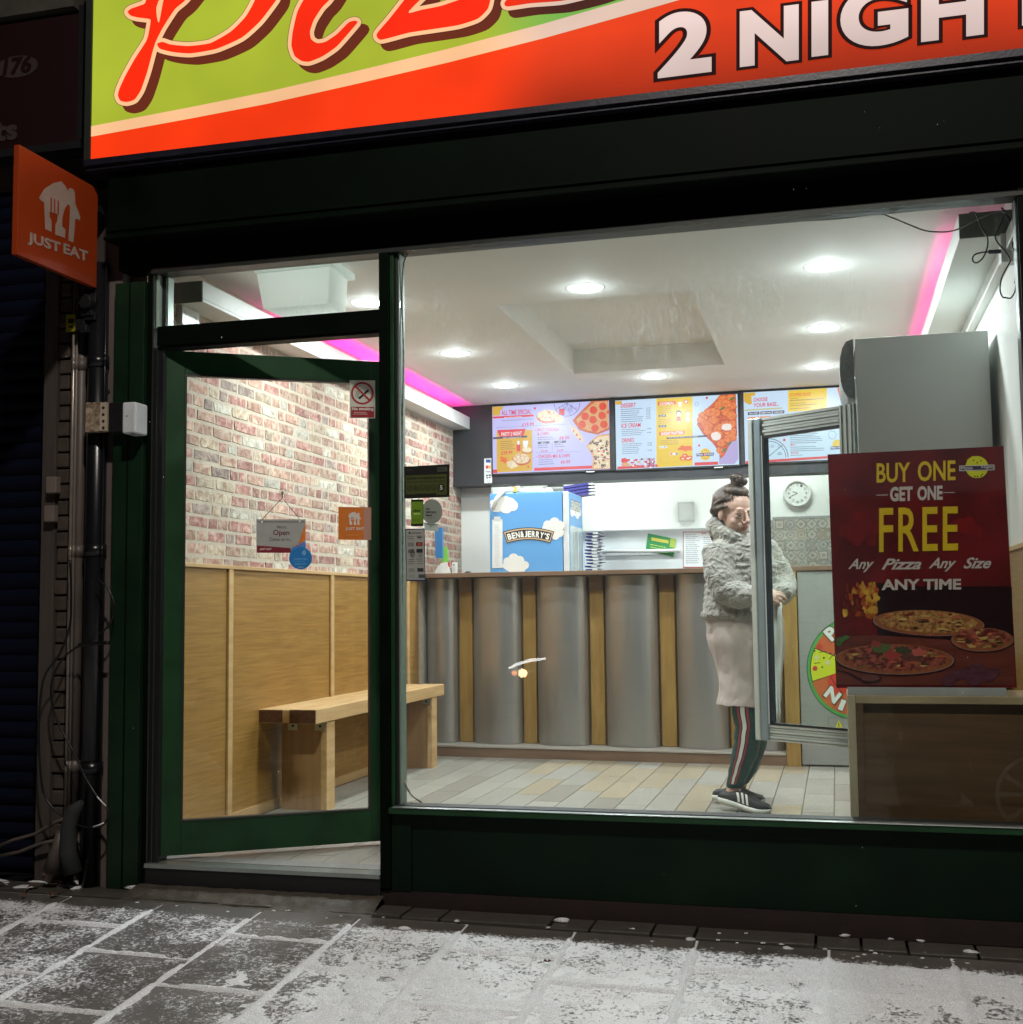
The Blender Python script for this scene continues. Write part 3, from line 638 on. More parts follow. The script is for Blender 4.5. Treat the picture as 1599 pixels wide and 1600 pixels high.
def band(ro, ri, a0, a1, mt, l):
    n = 18; P = [arc(ro, a0+(a1-a0)*k/n) for k in range(n+1)]+[arc(ri, a1-(a1-a0)*k/n) for k in range(n+1)]
    pr.poly([(x, y) for x, y in P], mt, l)
band(792, 668, -.335, .325, K, 2); band(784, 676, -.325, .315, TANB, 3); band(770, 690, -.312, .302, K, 4)
word = 'BEN&JERRY’S'; wd_ = [1.1, 1., 1.15, 1.1, .8, 1., 1.05, 1.05, 1.1, .45, 1.]; tot = sum(wd_); acc = 0
for ch, w_ in zip(word, wd_):
    a = -.300+.59*(acc+w_/2)/tot; acc += w_; wpx = .59*w_/tot*730*.86
    v, f = glyphs(ch, .035); lo, hi = v.min(0), v.max(0); k_ = (v-lo)/(hi-lo)
    hgt = 62 if ch != '’' else 22; off = 700 if ch != '’' else 738
    for mt, g_, l_ in ((CR, 0, 5),):
        P = []
        for (kx, ky) in k_:
            rr = off-5+hgt*ky; aa = a+(kx-.5)*wpx/730; x_, y_ = arc(rr, aa); P.append(pr.P(x_, y_, l_))
        pr._face(P, f, mt)
pr.build('front_print', t)
# paper list taped to its front
o = Print(cropmap(700, 740, 6.396, BY0-.006), (0, -1, 0), .0008); o.rect(448, 460, 550, 945, PAPER, 0, sl=-.03)
o.lines(470, 520, 530, 26, 16, flat('9aa0a4'), 1, th=3); o.rect(465, 430, 530, 465, flat('c9c9c4'), 2)
o = o.build('price_list'); tag(o, 'long white paper list taped to the blue freezer front', 'paper')
# bag and papers on top of the freezer
m = MB(); q = random.Random(4)
for (x_, y_, r_, c_) in ((-2.13, 4.0, .055, PAPER), (-2.05, 4.02, .05, PAPER), (-2.2, 4.0, .04, PAPER), (-1.98, 4.05, .03, PAPER)): m.ell((x_, y_, BZ1+.02), (r_, .06, .028), c_, 10, 6)
m.tube([(-2.35, 3.85, 1.72), (-2.32, 3.845, 1.79), (-2.27, 3.86, BZ1+.02), (-2.18, 3.95, BZ1+.04)], [.012, .016, .02, .02], PAPER, 8)
m.box(-2.215, -2.185, 3.9, 3.95, BZ1+.012, BZ1+.05, flat('c9a13c'))
bg = m.build('crumpled_bag'); tag(bg, 'crumpled white bag lying on top of the blue freezer', 'bag')
PURP = pm('purple_card', (.035, .03, .20), rough=.5)
m = MB()
for k in range(4): 
    m.box(-1.93, -1.74, 4.30, 4.42, BZ1-.01+k*.024, BZ1+.008+k*.024, PURP, lambda x, y, z: (x, y, z+(x+1.93)*.12)); m.box(-1.739, -1.705, 4.30, 4.42, BZ1-.006+k*.024, BZ1+.004+k*.024, PAPER, lambda x, y, z: (x, y, z+.02))
o = m.build('folded_boxes'); tag(o, 'dark blue and white flat boxes lying behind the freezer top', 'boxes')
m = MB()
for k in range(13):
    z_ = 1.2635+k*.0245; dx = q.uniform(-.008, .008)
    m.box(-1.79+dx, -1.74+dx, 4.40, 4.55, z_, z_+.010, PURP); m.box(-1.7395+dx, -1.70+dx, 4.40, 4.55, z_, z_+.014, PAPER); m.box(-1.70+dx, -1.69+dx+q.uniform(0, .02), 4.40, 4.55, z_+.010, z_+.013, PURP)
o = m.build('stacked_trays'); tag(o, 'tall stack of purple and white trays right of the blue freezer', 'trays')
# picture frame on the far wall, blank plate, clock
m = MB(); c = aty(868, 752, 5.58); m.box(c[0]-.08, c[0]+.09, 5.575, 5.598, c[2]-.06, c[2]+.2, WPLAS); m.box(c[0]-.065, c[0]+.075, 5.570, 5.575, c[2]-.045, c[2]+.18, flat('3a3c40')); o = m.build('framed_notice'); tag(o, 'dark framed notice on the far wall above the blue freezer', 'frame')
m = MB(); m.box(-1.245, -1.108, 5.575, 5.599, 1.712, 1.875, pm('blank_plate', (.42, .42, .39))); m.box(-1.23, -1.123, 5.572, 5.575, 1.727, 1.86, pm('blank_plate2', (.48, .48, .45))); o = m.build('blank_plate', bevel=.003); tag(o, 'square off-white blanking plate on the far wall left of the woman', 'wall plate')
ck = thing('wall_clock', 'round white wall clock with a pale rim above the patterned tiles', 'clock', (-.277, 5.6, 1.915))
m = MB(); n = 40
prof = [(.0, .02), (.088, .02), (.092, .034), (.112, .03), (.116, .012), (.116, .0)]
vs = [(-.277+r_*math.cos(2*math.pi*k/n), 5.599-h_, 1.915+r_*math.sin(2*math.pi*k/n)) for r_, h_ in prof for k in range(n)]
fs = [(i*n+k, i*n+(k+1) % n, (i+1)*n+(k+1) % n, (i+1)*n+k) for i in range(5) for k in range(n)]
m.add(vs, fs, pm('clock_rim', (.62, .61, .57), rough=.4), True); m.build('rim', ck)
pr = Print(lambda a, b_: np.array((-.277+a, 5.578, 1.915+b_)), (0, -1, 0), .001); pr.disc(0, 0, .086, .086, flat('d8d8d2'), 0, n=40)
for h in range(12):
    a = R(90-30*(h+1)); x_, y_ = .068*math.cos(a), .068*math.sin(a); pr.text(str(h+1), x_-.009, y_+.009, x_+.009, y_-.009, flat('55564f'), 1)
pr.line([(0, 0), (-.048, -.022)], .005, flat('5c5c58'), 2); pr.line([(0, 0), (-.034, .014)], .006, flat('5c5c58'), 2); pr.build('dial', ck)
# patterned tiles behind the counter, each its own tile
def tile_mat(i):
    m, nt, b = nodes_of('patterned_tile_%d' % i); N = nt.nodes; L = nt.links
    q = random.Random(i*5+1); tc = N.new('ShaderNodeTexCoord'); sx = N.new('ShaderNodeSeparateXYZ'); L.new(tc.outputs['Object'], sx.inputs[0])
    def M(op, a, b_=None):
        n = N.new('ShaderNodeMath'); n.operation = op
        for k, v in enumerate((a, b_)):
            if v is None: continue
            if isinstance(v, (int, float)): n.inputs[k].default_value = v
            else: L.new(v, n.inputs[k])
        return n.outputs[0]
    ax, az = M('ABSOLUTE', sx.outputs[0]), M('ABSOLUTE', sx.outputs[2])
    s = M('ADD', ax, az); p = M('MULTIPLY', ax, az); mx = M('MAXIMUM', ax, az); r_ = M('SQRT', M('ADD', M('MULTIPLY', ax, ax), M('MULTIPLY', az, az)))
    src = [s, mx, r_, M('ADD', s, M('MULTIPLY', p, -14.)), M('SUBTRACT', r_, M('MULTIPLY', p, 12.)), M('SUBTRACT', mx, M('MULTIPLY', s, .5))][i % 6]
    w = M('GREATER_THAN', M('SINE', M('MULTIPLY', src, q.choice((170., 240., 300.)))), q.choice((-.1, .2, .45)))
    mxn = N.new('ShaderNodeMixRGB'); a = [(.43, .40, .34), (.46, .41, .33), (.38, .36, .32)][i % 3]; c = [(.22, .21, .19), (.30, .25, .19), (.24, .21, .18), (.27, .25, .22)][i % 4]
    mxn.inputs[1].default_value = a+(1,); mxn.inputs[2].default_value = c+(1,); L.new(w, mxn.inputs[0]); L.new(mxn.outputs[0], b.inputs['Base Color']); b.inputs['Roughness'].default_value = .35; return m
TM = [tile_mat(i) for i in range(12)]; ts = .0845; tmesh = []
for i in range(12):
    b = MB(); h = ts/2-.0012; b.add([(-h, 0, -h), (h, 0, -h), (h, 0, h), (-h, 0, h), (-h, .008, -h), (h, .008, -h), (h, .008, h), (-h, .008, h)], [(0, 1, 2, 3), (0, 4, 5, 1), (1, 5, 6, 2), (2, 6, 7, 3), (3, 7, 4, 0)], TM[i]); tmesh.append(b.mesh('tile'))
q = random.Random(21)
for i in range(9):
    for j in range(6):
        link('tile', q.choice(tmesh), wb_, (-.045-.0845*5.5+i*ts, 5.588, 1.665-j*ts))
# white kitchen unit with a bar handle and papers on it
YU = 4.95; a = aty(925, 829, YU); b_ = aty(1135, 826, YU)
t = thing('white_kitchen_unit', 'white kitchen unit with a long bar handle behind the counter', 'kitchen unit', ((a[0]+b_[0])/2, 5.2, 0))
m = MB(); m.box(a[0]-.12, b_[0]+.05, YU, 5.58, 0, a[2], pm('kitchen_white', (.72, .75, .75), rough=.3, var=.03)); m.build('body', t, bevel=.006)
h0, h1 = aty(941, 862, YU-.05), aty(1063, 860, YU-.05); m = MB(); m.tube([h0, h1], .013, WPLAS, 12); m.tube([h0+np.array((.02, 0, 0)), h0+np.array((.02, .05, 0))], .01, WPLAS, 8); m.tube([h1-np.array((.02, 0, 0)), h1+np.array((-.02, .05, 0))], .01, WPLAS, 8); m.build('bar_handle', t)
mp = cropmap(900, 700, 3.198, YU-.012)
pr = Print(mp, (0, -1, 0), .001); pr.poly([(362, 426), (505, 455), (488, 546), (352, 505)], flat('2f8a4c'), 0)
pr.rect(380, 446, 465, 462, flat('cfc24a'), 1, .18); pr.lines(375, 480, 480, 3, 13, flat('bcd65a'), 1, sl=.2, th=4); pr.poly([(475, 450), (503, 455), (497, 500), (470, 494)], flat('a7b84c'), 1)
o = pr.build('green_flyer'); tag(o, 'green takeaway flyer tucked behind the bar handle', 'flyer')
pr = Print(cropmap(900, 700, 3.198, YU-.006), (0, -1, 0), .001); pr.rect(538, 418, 700, 598, flat('e4e6e6'), 0); 
for e_ in ((538, 418, 700, 422), (538, 594, 700, 598), (538, 418, 541, 598)): pr.rect(*e_, flat('b04a4a'), 1)
pr.lines(552, 432, 620, 15, 10, flat('8a8f96'), 1, th=3); pr.lines(640, 445, 690, 14, 10, flat('8a8f96'), 1, th=3); pr.rect(632, 424, 640, 430, flat('c33a3a'), 2); pr.rect(645, 424, 653, 430, flat('c33a3a'), 2)
o = pr.build('printed_menu'); tag(o, 'white printed menu with thin red border beside the woman', 'menu')
# things at the wall end of the counter
pr = Print(cropmap(620, 760, 10, 4.0), (0, -1, 0), .001)
def upright(name, pts, lab, cat, Y, extra=None, thick=.012, mt=PAPER):
    P = [aty(620+x/10, 760+y/10, Y) for x, y in pts]; m = MB(); m.prism(P, (0, thick, 0), mt); o = m.build(name); tag(o, lab, cat)
    return o
upright('blue_banner', [(600, 640), (715, 640), (715, 1120), (612, 1120)], 'narrow blue upright card standing near the brick wall', 'card', 3.80, mt=flat('2a6ea8'), thick=.03)
upright('green_card', [(735, 930), (790, 960), (815, 1170), (705, 1195)], 'bright green folded card on the counter by the brick wall', 'card', 3.86, mt=flat('7fc04a'))
upright('white_dome_card', [(590, 1400), (600, 1330), (640, 1260), (690, 1215), (705, 1400)], 'rounded white card leaning at the left end of the counter', 'card', 3.84)
upright('white_leaflet', [(685, 1205), (790, 1180), (860, 1400), (715, 1400)], 'white folded leaflet with a red mark on the counter end', 'leaflet', 3.82)
upright('tall_receipt', [(870, 1190), (950, 1185), (945, 1400), (875, 1400)], 'small printed white slip standing on the counter end', 'leaflet', 3.82)
pr = Print(cropmap(620, 760, 10, 3.818), (0, -1, 0), .001); pr.poly([(800, 1190), (825, 1185), (842, 1265), (812, 1250)], flat('c8392e'), 0); pr.rect(880, 1222, 915, 1234, K, 0); pr.lines(882, 1260, 930, 6, 14, flat('8c8f90'), 0, th=5)
o = pr.build('leaflet_print'); o.parent = bpy.data.objects['white_leaflet']; 
m = MB(); m.tube([aty(726, 897, 3.9), aty(731, 894, 3.9), aty(736, 895, 3.9)], .008, BLACKP, 8); m.ell(aty(727, 897.5, 3.9), (.03, .02, .008), WPLAS, 12, 6); o = m.build('card_reader'); tag(o, 'small black and white gadget on the counter by the white wall', 'gadget')
# white plastic tub hanging behind the transom, sockets, loose cables
t = thing('transom_tub', 'white plastic tub with added glow hanging behind the glass above the door', 'plastic tub', (-2.27, .42, 2.36))
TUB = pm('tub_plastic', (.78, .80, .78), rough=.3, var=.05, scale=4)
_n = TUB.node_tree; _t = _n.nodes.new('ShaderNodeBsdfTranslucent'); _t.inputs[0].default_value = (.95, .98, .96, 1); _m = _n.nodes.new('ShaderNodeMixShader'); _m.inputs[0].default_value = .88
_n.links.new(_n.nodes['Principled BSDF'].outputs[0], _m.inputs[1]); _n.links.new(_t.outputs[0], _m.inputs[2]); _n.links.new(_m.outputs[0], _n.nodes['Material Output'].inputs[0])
TUB.node_tree.nodes['Principled BSDF'].inputs['Emission Color'].default_value = (.9, 1, .95, 1); TUB.node_tree.nodes['Principled BSDF'].inputs['Emission Strength'].default_value = .85  # added glow: a plain plastic tub made to shine by emission
m = MB(); ty = .40; c4 = [aty(400, 424, ty), aty(517, 411, ty), aty(513, 474, ty), aty(411, 483, ty)]
bk = [p+np.array((.015 if i in (0, 3) else -.015, .24, .0)) for i, p in enumerate(c4)]
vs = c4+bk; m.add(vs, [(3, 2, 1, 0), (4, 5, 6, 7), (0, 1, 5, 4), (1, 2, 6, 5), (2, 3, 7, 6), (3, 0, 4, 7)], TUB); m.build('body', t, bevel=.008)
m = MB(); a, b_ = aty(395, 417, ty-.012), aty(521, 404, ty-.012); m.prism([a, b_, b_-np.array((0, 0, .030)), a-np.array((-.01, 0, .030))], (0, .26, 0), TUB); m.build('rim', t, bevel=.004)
m = MB(); m.box(XL+.001, XL+.030, .345, .50, 2.305, 2.393, WPLAS); so = m.build('double_socket', bevel=.003); tag(so, 'white double socket high on the brick wall under the left beam', 'socket')
m = MB()
for (yy, zz) in ((.36, 2.36), (.372, 2.352), (.362, 2.338), (.376, 2.334), (.455, 2.36), (.467, 2.352), (.455, 2.335), (.47, 2.332)): m.box(XL+.030, XL+.0308, yy, yy+.006, zz, zz+.006, BLACKP)
o = m.build('socket_holes', kind='stuff'); o.parent = so; o.location = (0, 0, 0)
def cable(name, pts, r_, mt, lab, Y=None, n=6, cat='cable', cm=1):
    P = [np.array(aty(*p, Y)) if len(p) == 2 else np.array(aty(p[0], p[1], p[2])) for p in pts]
    # smooth through the points
    Q = []
    for i in range(len(P)-1):
        p0, p1, p2, p3 = P[max(i-1, 0)], P[i], P[i+1], P[min(i+2, len(P)-1)]
        for k in range(6):
            t_ = k/6; Q.append(.5*((2*p1)+(-p0+p2)*t_+(2*p0-5*p1+4*p2-p3)*t_*t_+(-p0+3*p1-3*p2+p3)*t_**3))
    Q.append(P[-1]); m = MB(); m.tube(Q, r_, mt, n); o = m.build(name); tag(o, lab, cat); return o
g = lambda x, y: (1380+x/7.27, 290+y/7.27)
cable('hanging_cable', [g(985, 310), g(1050, 305), g(1090, 380), g(1130, 480), g(1190, 590), g(1190, 700), g(1140, 820), g(1070, 875), g(1025, 850), g(1040, 790), g(1120, 760), g(1210, 752)], .0032, BLACKP, 'thin black cable looping below the right beam corner', .22)
cable('cable_plug', [g(1205, 752), g(1260, 752), g(1345, 745)], .008, BLACKP, 'black plug at the end of the looped cable', .22, cat='plug')
cable('hanging_cable', [g(1350, 250), g(1390, 300), g(1370, 380), g(1320, 480), g(1280, 570), g(1310, 650), g(1390, 740), g(1450, 840), g(1430, 900), g(1385, 980)], .003, BLACKP, 'thin black cable zigzagging down to a small inline connector', .24)
cable('hanging_cable', [g(1385, 980), g(1350, 1060), g(1335, 1180), g(1360, 1260), g(1400, 1272), g(1455, 1275), g(1500, 1210), g(1515, 1110)], .003, BLACKP, 'lowest black cable loop hanging against the right wall', .24)
cable('hanging_cable', [g(1400, 330), g(1450, 400), g(1480, 520), g(1480, 640), g(1510, 850), g(1520, 1000), g(1515, 1110)], .0065, BLACKP, 'thick black cable running down beside the right window frame', .2)
cable('window_wire', [(985, 352), (1100, 349), (1280, 344), (1370, 335), (1392, 339), (1424, 352), (1450, 361), (1480, 362), (1500, 357), (1530, 342), (1560, 330), (1572, 333)], .0028, pm('whitish_wire', (.30, .29, .26), rough=.5, var=.6, scale=60), 'thin whitish wire sagging across the top right of the window', .08)
m = MB(); a = g(1355, 600); p = aty(a[0], a[1], .30); m.box(p[0]-.005, p[0]+.06, .30, .36, p[2]-.09, p[2]+.02, WPLAS); o = m.build('junction_box', bevel=.003); tag(o, 'small white junction box in the corner under the right beam', 'junction box')
cable('trailing_tape', [(628, 1060, .05), (631, 1120, .05), (629, 1180, .05), (632, 1215, .05), (642, 1240, .06), (660, 1254, .07)], .004, pm('peeling_strip', (.35, .32, .24), rough=.7, var=.7, scale=30), 'peeling sealant strip dangling at the lower left window corner', cat='strip')
cable('peeling_seal', [(660, 392, .03), (640, 396, .03), (631, 415, .03), (629, 470, .03), (631, 560, .03), (629, 700, .03), (630, 860, .03), (628, 1060, .03)], .003, pm('old_sealant', (.14, .14, .10), rough=.7, var=.9, scale=50), 'old sealant line running down the left edge of the window pane', cat='strip')
# ================================================================== menu screens (lit)
YS = 4.432
LAV, SKYW = scr('c9c2fb'), scr('cfe0fc'); YEL, MUST = scr('f2c61c'), scr('e3ae32'); PK = scr('e02a52'); RED = scr('e8323c'); WH = scr('fbf6fb'); INK = scr('33355e'); ORG = scr('f0641e')
PIZ = em('screen_pizza', S('d8743c'), 1., S('f7c793'), 160, 4, .2); PEP = em('screen_pepperoni', S('e02d1c'), 1., S('f4573a'), 90, 3, .2); CHS = em('screen_cheese', S('f2d9a8'), 1., S('fbe9d0'), 120, 3)
CRUST = em('screen_crust', S('c04a2a'), 1., S('e37a48'), 120, 3); NUG = em('screen_nugget', S('e0501a'), 1., S('fb9a4c'), 60, 5, .22); NUGD = em('screen_nugget_dark', S('b83410'), 1., S('e9692a'), 60, 5); NUGW = em('screen_chicken', S('f4d6d0'), 1., S('fdf3f2'), 90, 4)
OLV = scr('3a1430'); TAN = em('screen_tan', S('e6c49a'), 1., S('f6dfc0'), 120, 4); SKET = scr('6a68a8')
def screen(corners, label, name='menu_screen'):
    P = [aty(x, y, YS) for x, y in corners]; x0, x1 = P[0][0], P[1][0]; z1, z0 = P[0][2], P[3][2]
    t = thing(name, label, 'menu screen', ((x0+x1)/2, 4.45, (z0+z1)/2), group='lit menu screens over the counter')
    m = MB(); m.box(x0-.012, x1+.012, YS+.001, 4.4515, z0-.014, z1+.010, BLACKP); m.build('screen_body', t, bevel=.002)
    m = MB(); m.box(x0+(x1-x0)*.80, x0+(x1-x0)*.87, YS-.004, YS+.003, z0-.018, z0-.011, WPLAS); m.build('logo_tab', t)
    return t, (x0, x1, z0, z1)
def tb(pr, s, x0, y0, x1, y1, m, sl, bold=.015, l=3, **k): pr.text(s, x0, y0, x1, y1, m, l, sl*1.0, bold, **k)
# left screen
t, (x0, x1, z0, z1) = screen([(769.9, 635.5), (952.3, 625), (955.7, 733), (777, 740)], 'left lit menu screen offering all time special pizzas')
pr = Print(cropmap(760, 610, 7.614, YS), (0, -1, 0)); sl = -.051
def bg(pr, m, a=0, b_=1, l=0): pr._face([np.array((x0+(x1-x0)*a, YS, z0))+pr.n*pr.step*l, np.array((x0+(x1-x0)*b_, YS, z0))+pr.n*pr.step*l, np.array((x0+(x1-x0)*b_, YS, z1))+pr.n*pr.step*l, np.array((x0+(x1-x0)*a, YS, z1))+pr.n*pr.step*l], [(0, 1, 2, 3)], m)
bg(pr, LAV)
pr.poly([(78, 195), (205, 190), (200, 225), (170, 235), (165, 300), (82, 300)], MUST, 0)
tb(pr, 'ALL TIME SPECIAL', 185, 240, 540, 298, PK, sl); pr.rect(82, 312, 568, 334, RED, 1, sl); tb(pr, 'ANY SIZE OF PIZZA', 215, 318, 430, 330, WH, sl)
tb(pr, 'Any Garlic Bread, Bottle of 1.5L Drink', 190, 352, 570, 370, INK, sl, 0); tb(pr, '£19.99', 430, 386, 572, 428, PK, sl, .02)
pr.rect(120, 443, 960, 446, SKET, 1, sl)
pr.rect(128, 490, 552, 976, MUST, 0, sl); pr.poly([(133, 472), (475, 456), (445, 540), (165, 552)], RED, 1); tb(pr, 'PARTY 2 NIGHT', 182, 500, 428, 545, WH, sl, l=4)
pr.rect(85, 558, 490, 580, INK, 2, sl); tb(pr, 'ANY 2 PIZZAS OF 9"', 200, 560, 425, 574, WH, sl, l=4)
pr.lines(178, 606, 350, 5, 23, INK, 2, sl, 5, seed=3); tb(pr, '£29.99', 182, 722, 318, 765, RED, sl, .02)
pr.rect(365, 640, 410, 725, RED, 2); pr.rect(375, 600, 400, 645, WH, 2); pr.poly([(438, 600), (505, 596), (490, 690), (450, 690)], WH, 2)
pr.disc(490, 715, 70, 38, CRUST, 2, n=24, wob=.03); pr.disc(490, 708, 60, 30, CHS, 3, n=24, wob=.06)
pr.disc(425, 825, 110, 68, CRUST, 4, n=30, wob=.03); pr.disc(423, 812, 98, 58, TAN, 5, n=30, wob=.05)
q = random.Random(3)
for k in range(34):
    a, r_ = q.uniform(0, 6.3), q.random()**.5; pr.disc(423+86*r_*math.cos(a), 812+48*r_*math.sin(a), q.uniform(4, 11), q.uniform(3, 7), (CRUST, WH, CHS, PEP)[k % 4], 6, n=7, wob=.3)
for (x, y, r_) in ((205, 830, 35), (245, 850, 28), (190, 800, 22), (235, 810, 18)): pr.disc(x, y, r_, r_*.7, ORG, 5, n=10, wob=.3)
pr.poly([(245, 850), (320, 830), (300, 935), (255, 900)], TAN, 6); pr.poly([(320, 830), (390, 900), (300, 935)], CHS, 6); pr.disc(505, 908, 11, 12, RED, 6)
tb(pr, 'SPICY CHICKEN', 608, 452, 870, 488, PK, -.03); tb(pr, '& CHIPS', 614, 500, 748, 538, PK, sl); tb(pr, '£6.50', 875, 545, 995, 585, PK, sl, .02)
pr.lines(615, 560, 815, 2, 24, INK, 2, sl, 6, seed=5)
for (a, b_) in ((625, 612), (820, 602)): pr.rect(a, b_, a+125, b_+26, INK, 2, sl); pr.disc(a, b_+13, 9, 13, INK, 2); pr.disc(a+125, b_+6, 9, 13, INK, 2)
tb(pr, 'SMALL', 655, 618, 715, 632, WH, sl, l=4); tb(pr, 'LARGE', 855, 606, 905, 622, WH, sl, l=4)
pr.lines(622, 652, 745, 2, 26, INK, 2, sl, 6, seed=6); pr.lines(815, 642, 940, 2, 26, INK, 2, sl, 6, seed=8); tb(pr, '£3.50', 655, 710, 735, 732, PK, sl); tb(pr, '£5.00', 845, 702, 922, 724, PK, sl)
pr.rect(787, 605, 791, 722, SKET, 2); pr.rect(600, 740, 1120, 743, SKET, 2, sl*.5)
tb(pr, 'CHICKEN MIX & CHIPS', 625, 765, 1000, 808, PK, -.03); tb(pr, '£6.50', 890, 832, 1005, 870, PK, sl, .02); pr.lines(630, 826, 820, 3, 26, INK, 2, sl, 6, seed=9)
pr.disc(592, 474, 6, 7, RED, 2); pr.disc(607, 790, 6, 7, RED, 2); pr.disc(583, 214, 13, 14, PK, 2)
pr.rect(575, 922, 1270, 958, RED, 1, -.042); pr.rect(84, 942, 135, 985, RED, 1)
pr.disc(735, 315, 132, 78, CRUST, 2, n=34, wob=.02); pr.disc(735, 298, 122, 66, CHS, 3, n=34, wob=.04)
for k in range(46):
    a, r_ = q.uniform(0, 6.3), q.random()**.5; pr.disc(735+108*r_*math.cos(a), 296+56*r_*math.sin(a), q.uniform(4, 13), q.uniform(3, 8), (CRUST, WH, TAN, PEP, ORG)[k % 5], 4, n=7, wob=.3)
pr.poly([(815, 330), (870, 290), (880, 390), (830, 375)], TAN, 6); pr.poly([(870, 290), (940, 350), (880, 390)], CHS, 6); pr.rect(872, 222, 935, 292, RED, 5)
pr.ring(965, 150, 155, 160, 7, SKET, 1, a0=0, a1=180)
for a in (35, 75, 110, 150): pr.line([(965, 150), (965+150*math.cos(R(a)), 150+155*math.sin(R(a)))], 6, SKET, 1)
for k in range(16): pr.ring(965+q.uniform(-110, 110), 165+q.uniform(10, 90), 14, 12, 3, SKET, 1, n=8)
pr.poly([(1030, 355), (1190, 190), (1255, 128), (1455, 118), (1468, 470), (1330, 525), (1200, 500), (1110, 470)], CRUST, 2)
pr.poly([(1075, 350), (1215, 205), (1300, 135), (1452, 128), (1465, 440), (1330, 500), (1210, 478), (1120, 440)], PIZ, 3)
for (x, y) in ((1180, 310), (1280, 235), (1392, 190), (1275, 350), (1385, 300), (1145, 405), (1300, 450), (1405, 405), (1455, 260)):
    r_ = 46 if x < 1450 else 20; pr.disc(x, y, r_, r_*1.02, CRUST, 4, n=22); pr.disc(x, y, r_-5, r_-5, PEP, 5, n=22)
pr.poly([(1003, 415), (1060, 440), (1130, 520), (1165, 600), (1150, 620), (1080, 560), (1020, 470)], TAN, 2)
for (x, y) in ((1045, 480), (1080, 530), (1120, 580)): pr.disc(x, y, 12, 12, PEP, 3, n=10, wob=.2)
pr.poly([(1195, 660), (1260, 590), (1340, 530), (1470, 515), (1480, 930), (1262, 940), (1275, 800), (1265, 770)], PIZ, 3); pr.poly([(1215, 665), (1270, 605), (1350, 548), (1465, 535), (1474, 920), (1285, 925), (1298, 800), (1285, 750)], TAN, 4)
for k in range(70):
    x, y = q.uniform(1290, 1465), q.uniform(560, 915); pr.disc(x, y, q.uniform(8, 20), q.uniform(7, 14), (OLV, CHS, PEP, TAN, WH)[k % 5], 5, n=9, wob=.25)
for k in range(18): x, y = q.uniform(1240, 1455), q.uniform(600, 915); (x > 1290 or y < 740) and pr.disc(x, y, 16, 16, OLV, 6, n=12) and pr.disc(x+3, y, 6, 6, TAN, 7, n=8)
pr.build('screen_picture', t)
# middle screen
t, (x0, x1, z0, z1) = screen([(962, 626), (1153, 614.5), (1156.5, 723), (966.5, 733.5)], 'middle lit menu screen showing desserts and fried chicken')
pr = Print(cropmap(955, 600, 7.437, YS), (0, -1, 0)); bg(pr, SKYW); sl = -.055
pr.rect(55, 200, 130, 240, MUST, 0, sl)
pr.rect(532, 170, 952, 965, YEL, 1, sl); pr.rect(545, 963, 968, 968, YEL, 1, sl)
tb(pr, 'DESSERT', 118, 228, 292, 278, PK, sl, .02); tb(pr, 'ICE CREAM', 125, 462, 348, 512, PK, sl, .02); tb(pr, 'DRINKS', 132, 632, 270, 682, PK, sl, .02)
pr.lines(120, 294, 380, 7, 24, INK, 2, sl, 6, seed=2); pr.lines(128, 530, 410, 4, 22, INK, 2, sl, 5, seed=4); pr.lines(135, 698, 400, 6, 22, INK, 2, sl, 5, seed=5)
for k in range(6): tb(pr, '£1.99', 415, 274+k*24, 462, 288+k*24, INK, sl, .02)
for k in (0, 1): tb(pr, '£3.99', 425, 512+k*46, 470, 526+k*46, INK, sl, .02)
for k in (0, 1, 3.6): tb(pr, '£1.20', 430, 678+k*24, 478, 692+k*24, INK, sl, .02)
pr.rect(78, 960, 545, 990, RED, 1, sl); 
for k in range(60):
    x, y = q.uniform(125, 510), q.uniform(870, 965)
    if y-870 < (300-x)*.1: continue
    pr.disc(x, y, q.uniform(6, 22), q.uniform(6, 14), (RED, PK, WH, PIZ, INK, LAV)[k % 6], 2, n=8, wob=.3)
pr.disc(160, 890, 40, 32, RED, 3, n=14, wob=.15); pr.disc(175, 935, 52, 24, PIZ, 3, n=14, wob=.15)
for k, c in enumerate((WH, LAV, PK, INK, RED, scr('4a78c8'), PK)): pr.rect(395+k*17, 860+4*(k % 3), 407+k*17, 965, c, 4); pr.disc(401+k*17, 905, 6, 14, (RED, INK, WH)[k % 3], 5)
pr.rect(550, 208, 758, 250, ORG, 2, sl); tb(pr, 'KIDSMEAL', 572, 214, 740, 246, WH, sl, .02); pr.lines(558, 270, 750, 4, 22, INK, 2, sl, 4, seed=7)
pr.rect(560, 358, 642, 384, INK, 2, sl); tb(pr, '£4.99', 572, 362, 632, 380, WH, sl, .02); pr.lines(560, 412, 730, 3, 22, INK, 2, sl, 4, seed=9); pr.rect(562, 480, 648, 506, INK, 2, sl); tb(pr, '£3.99', 574, 484, 636, 502, WH, sl, .02)
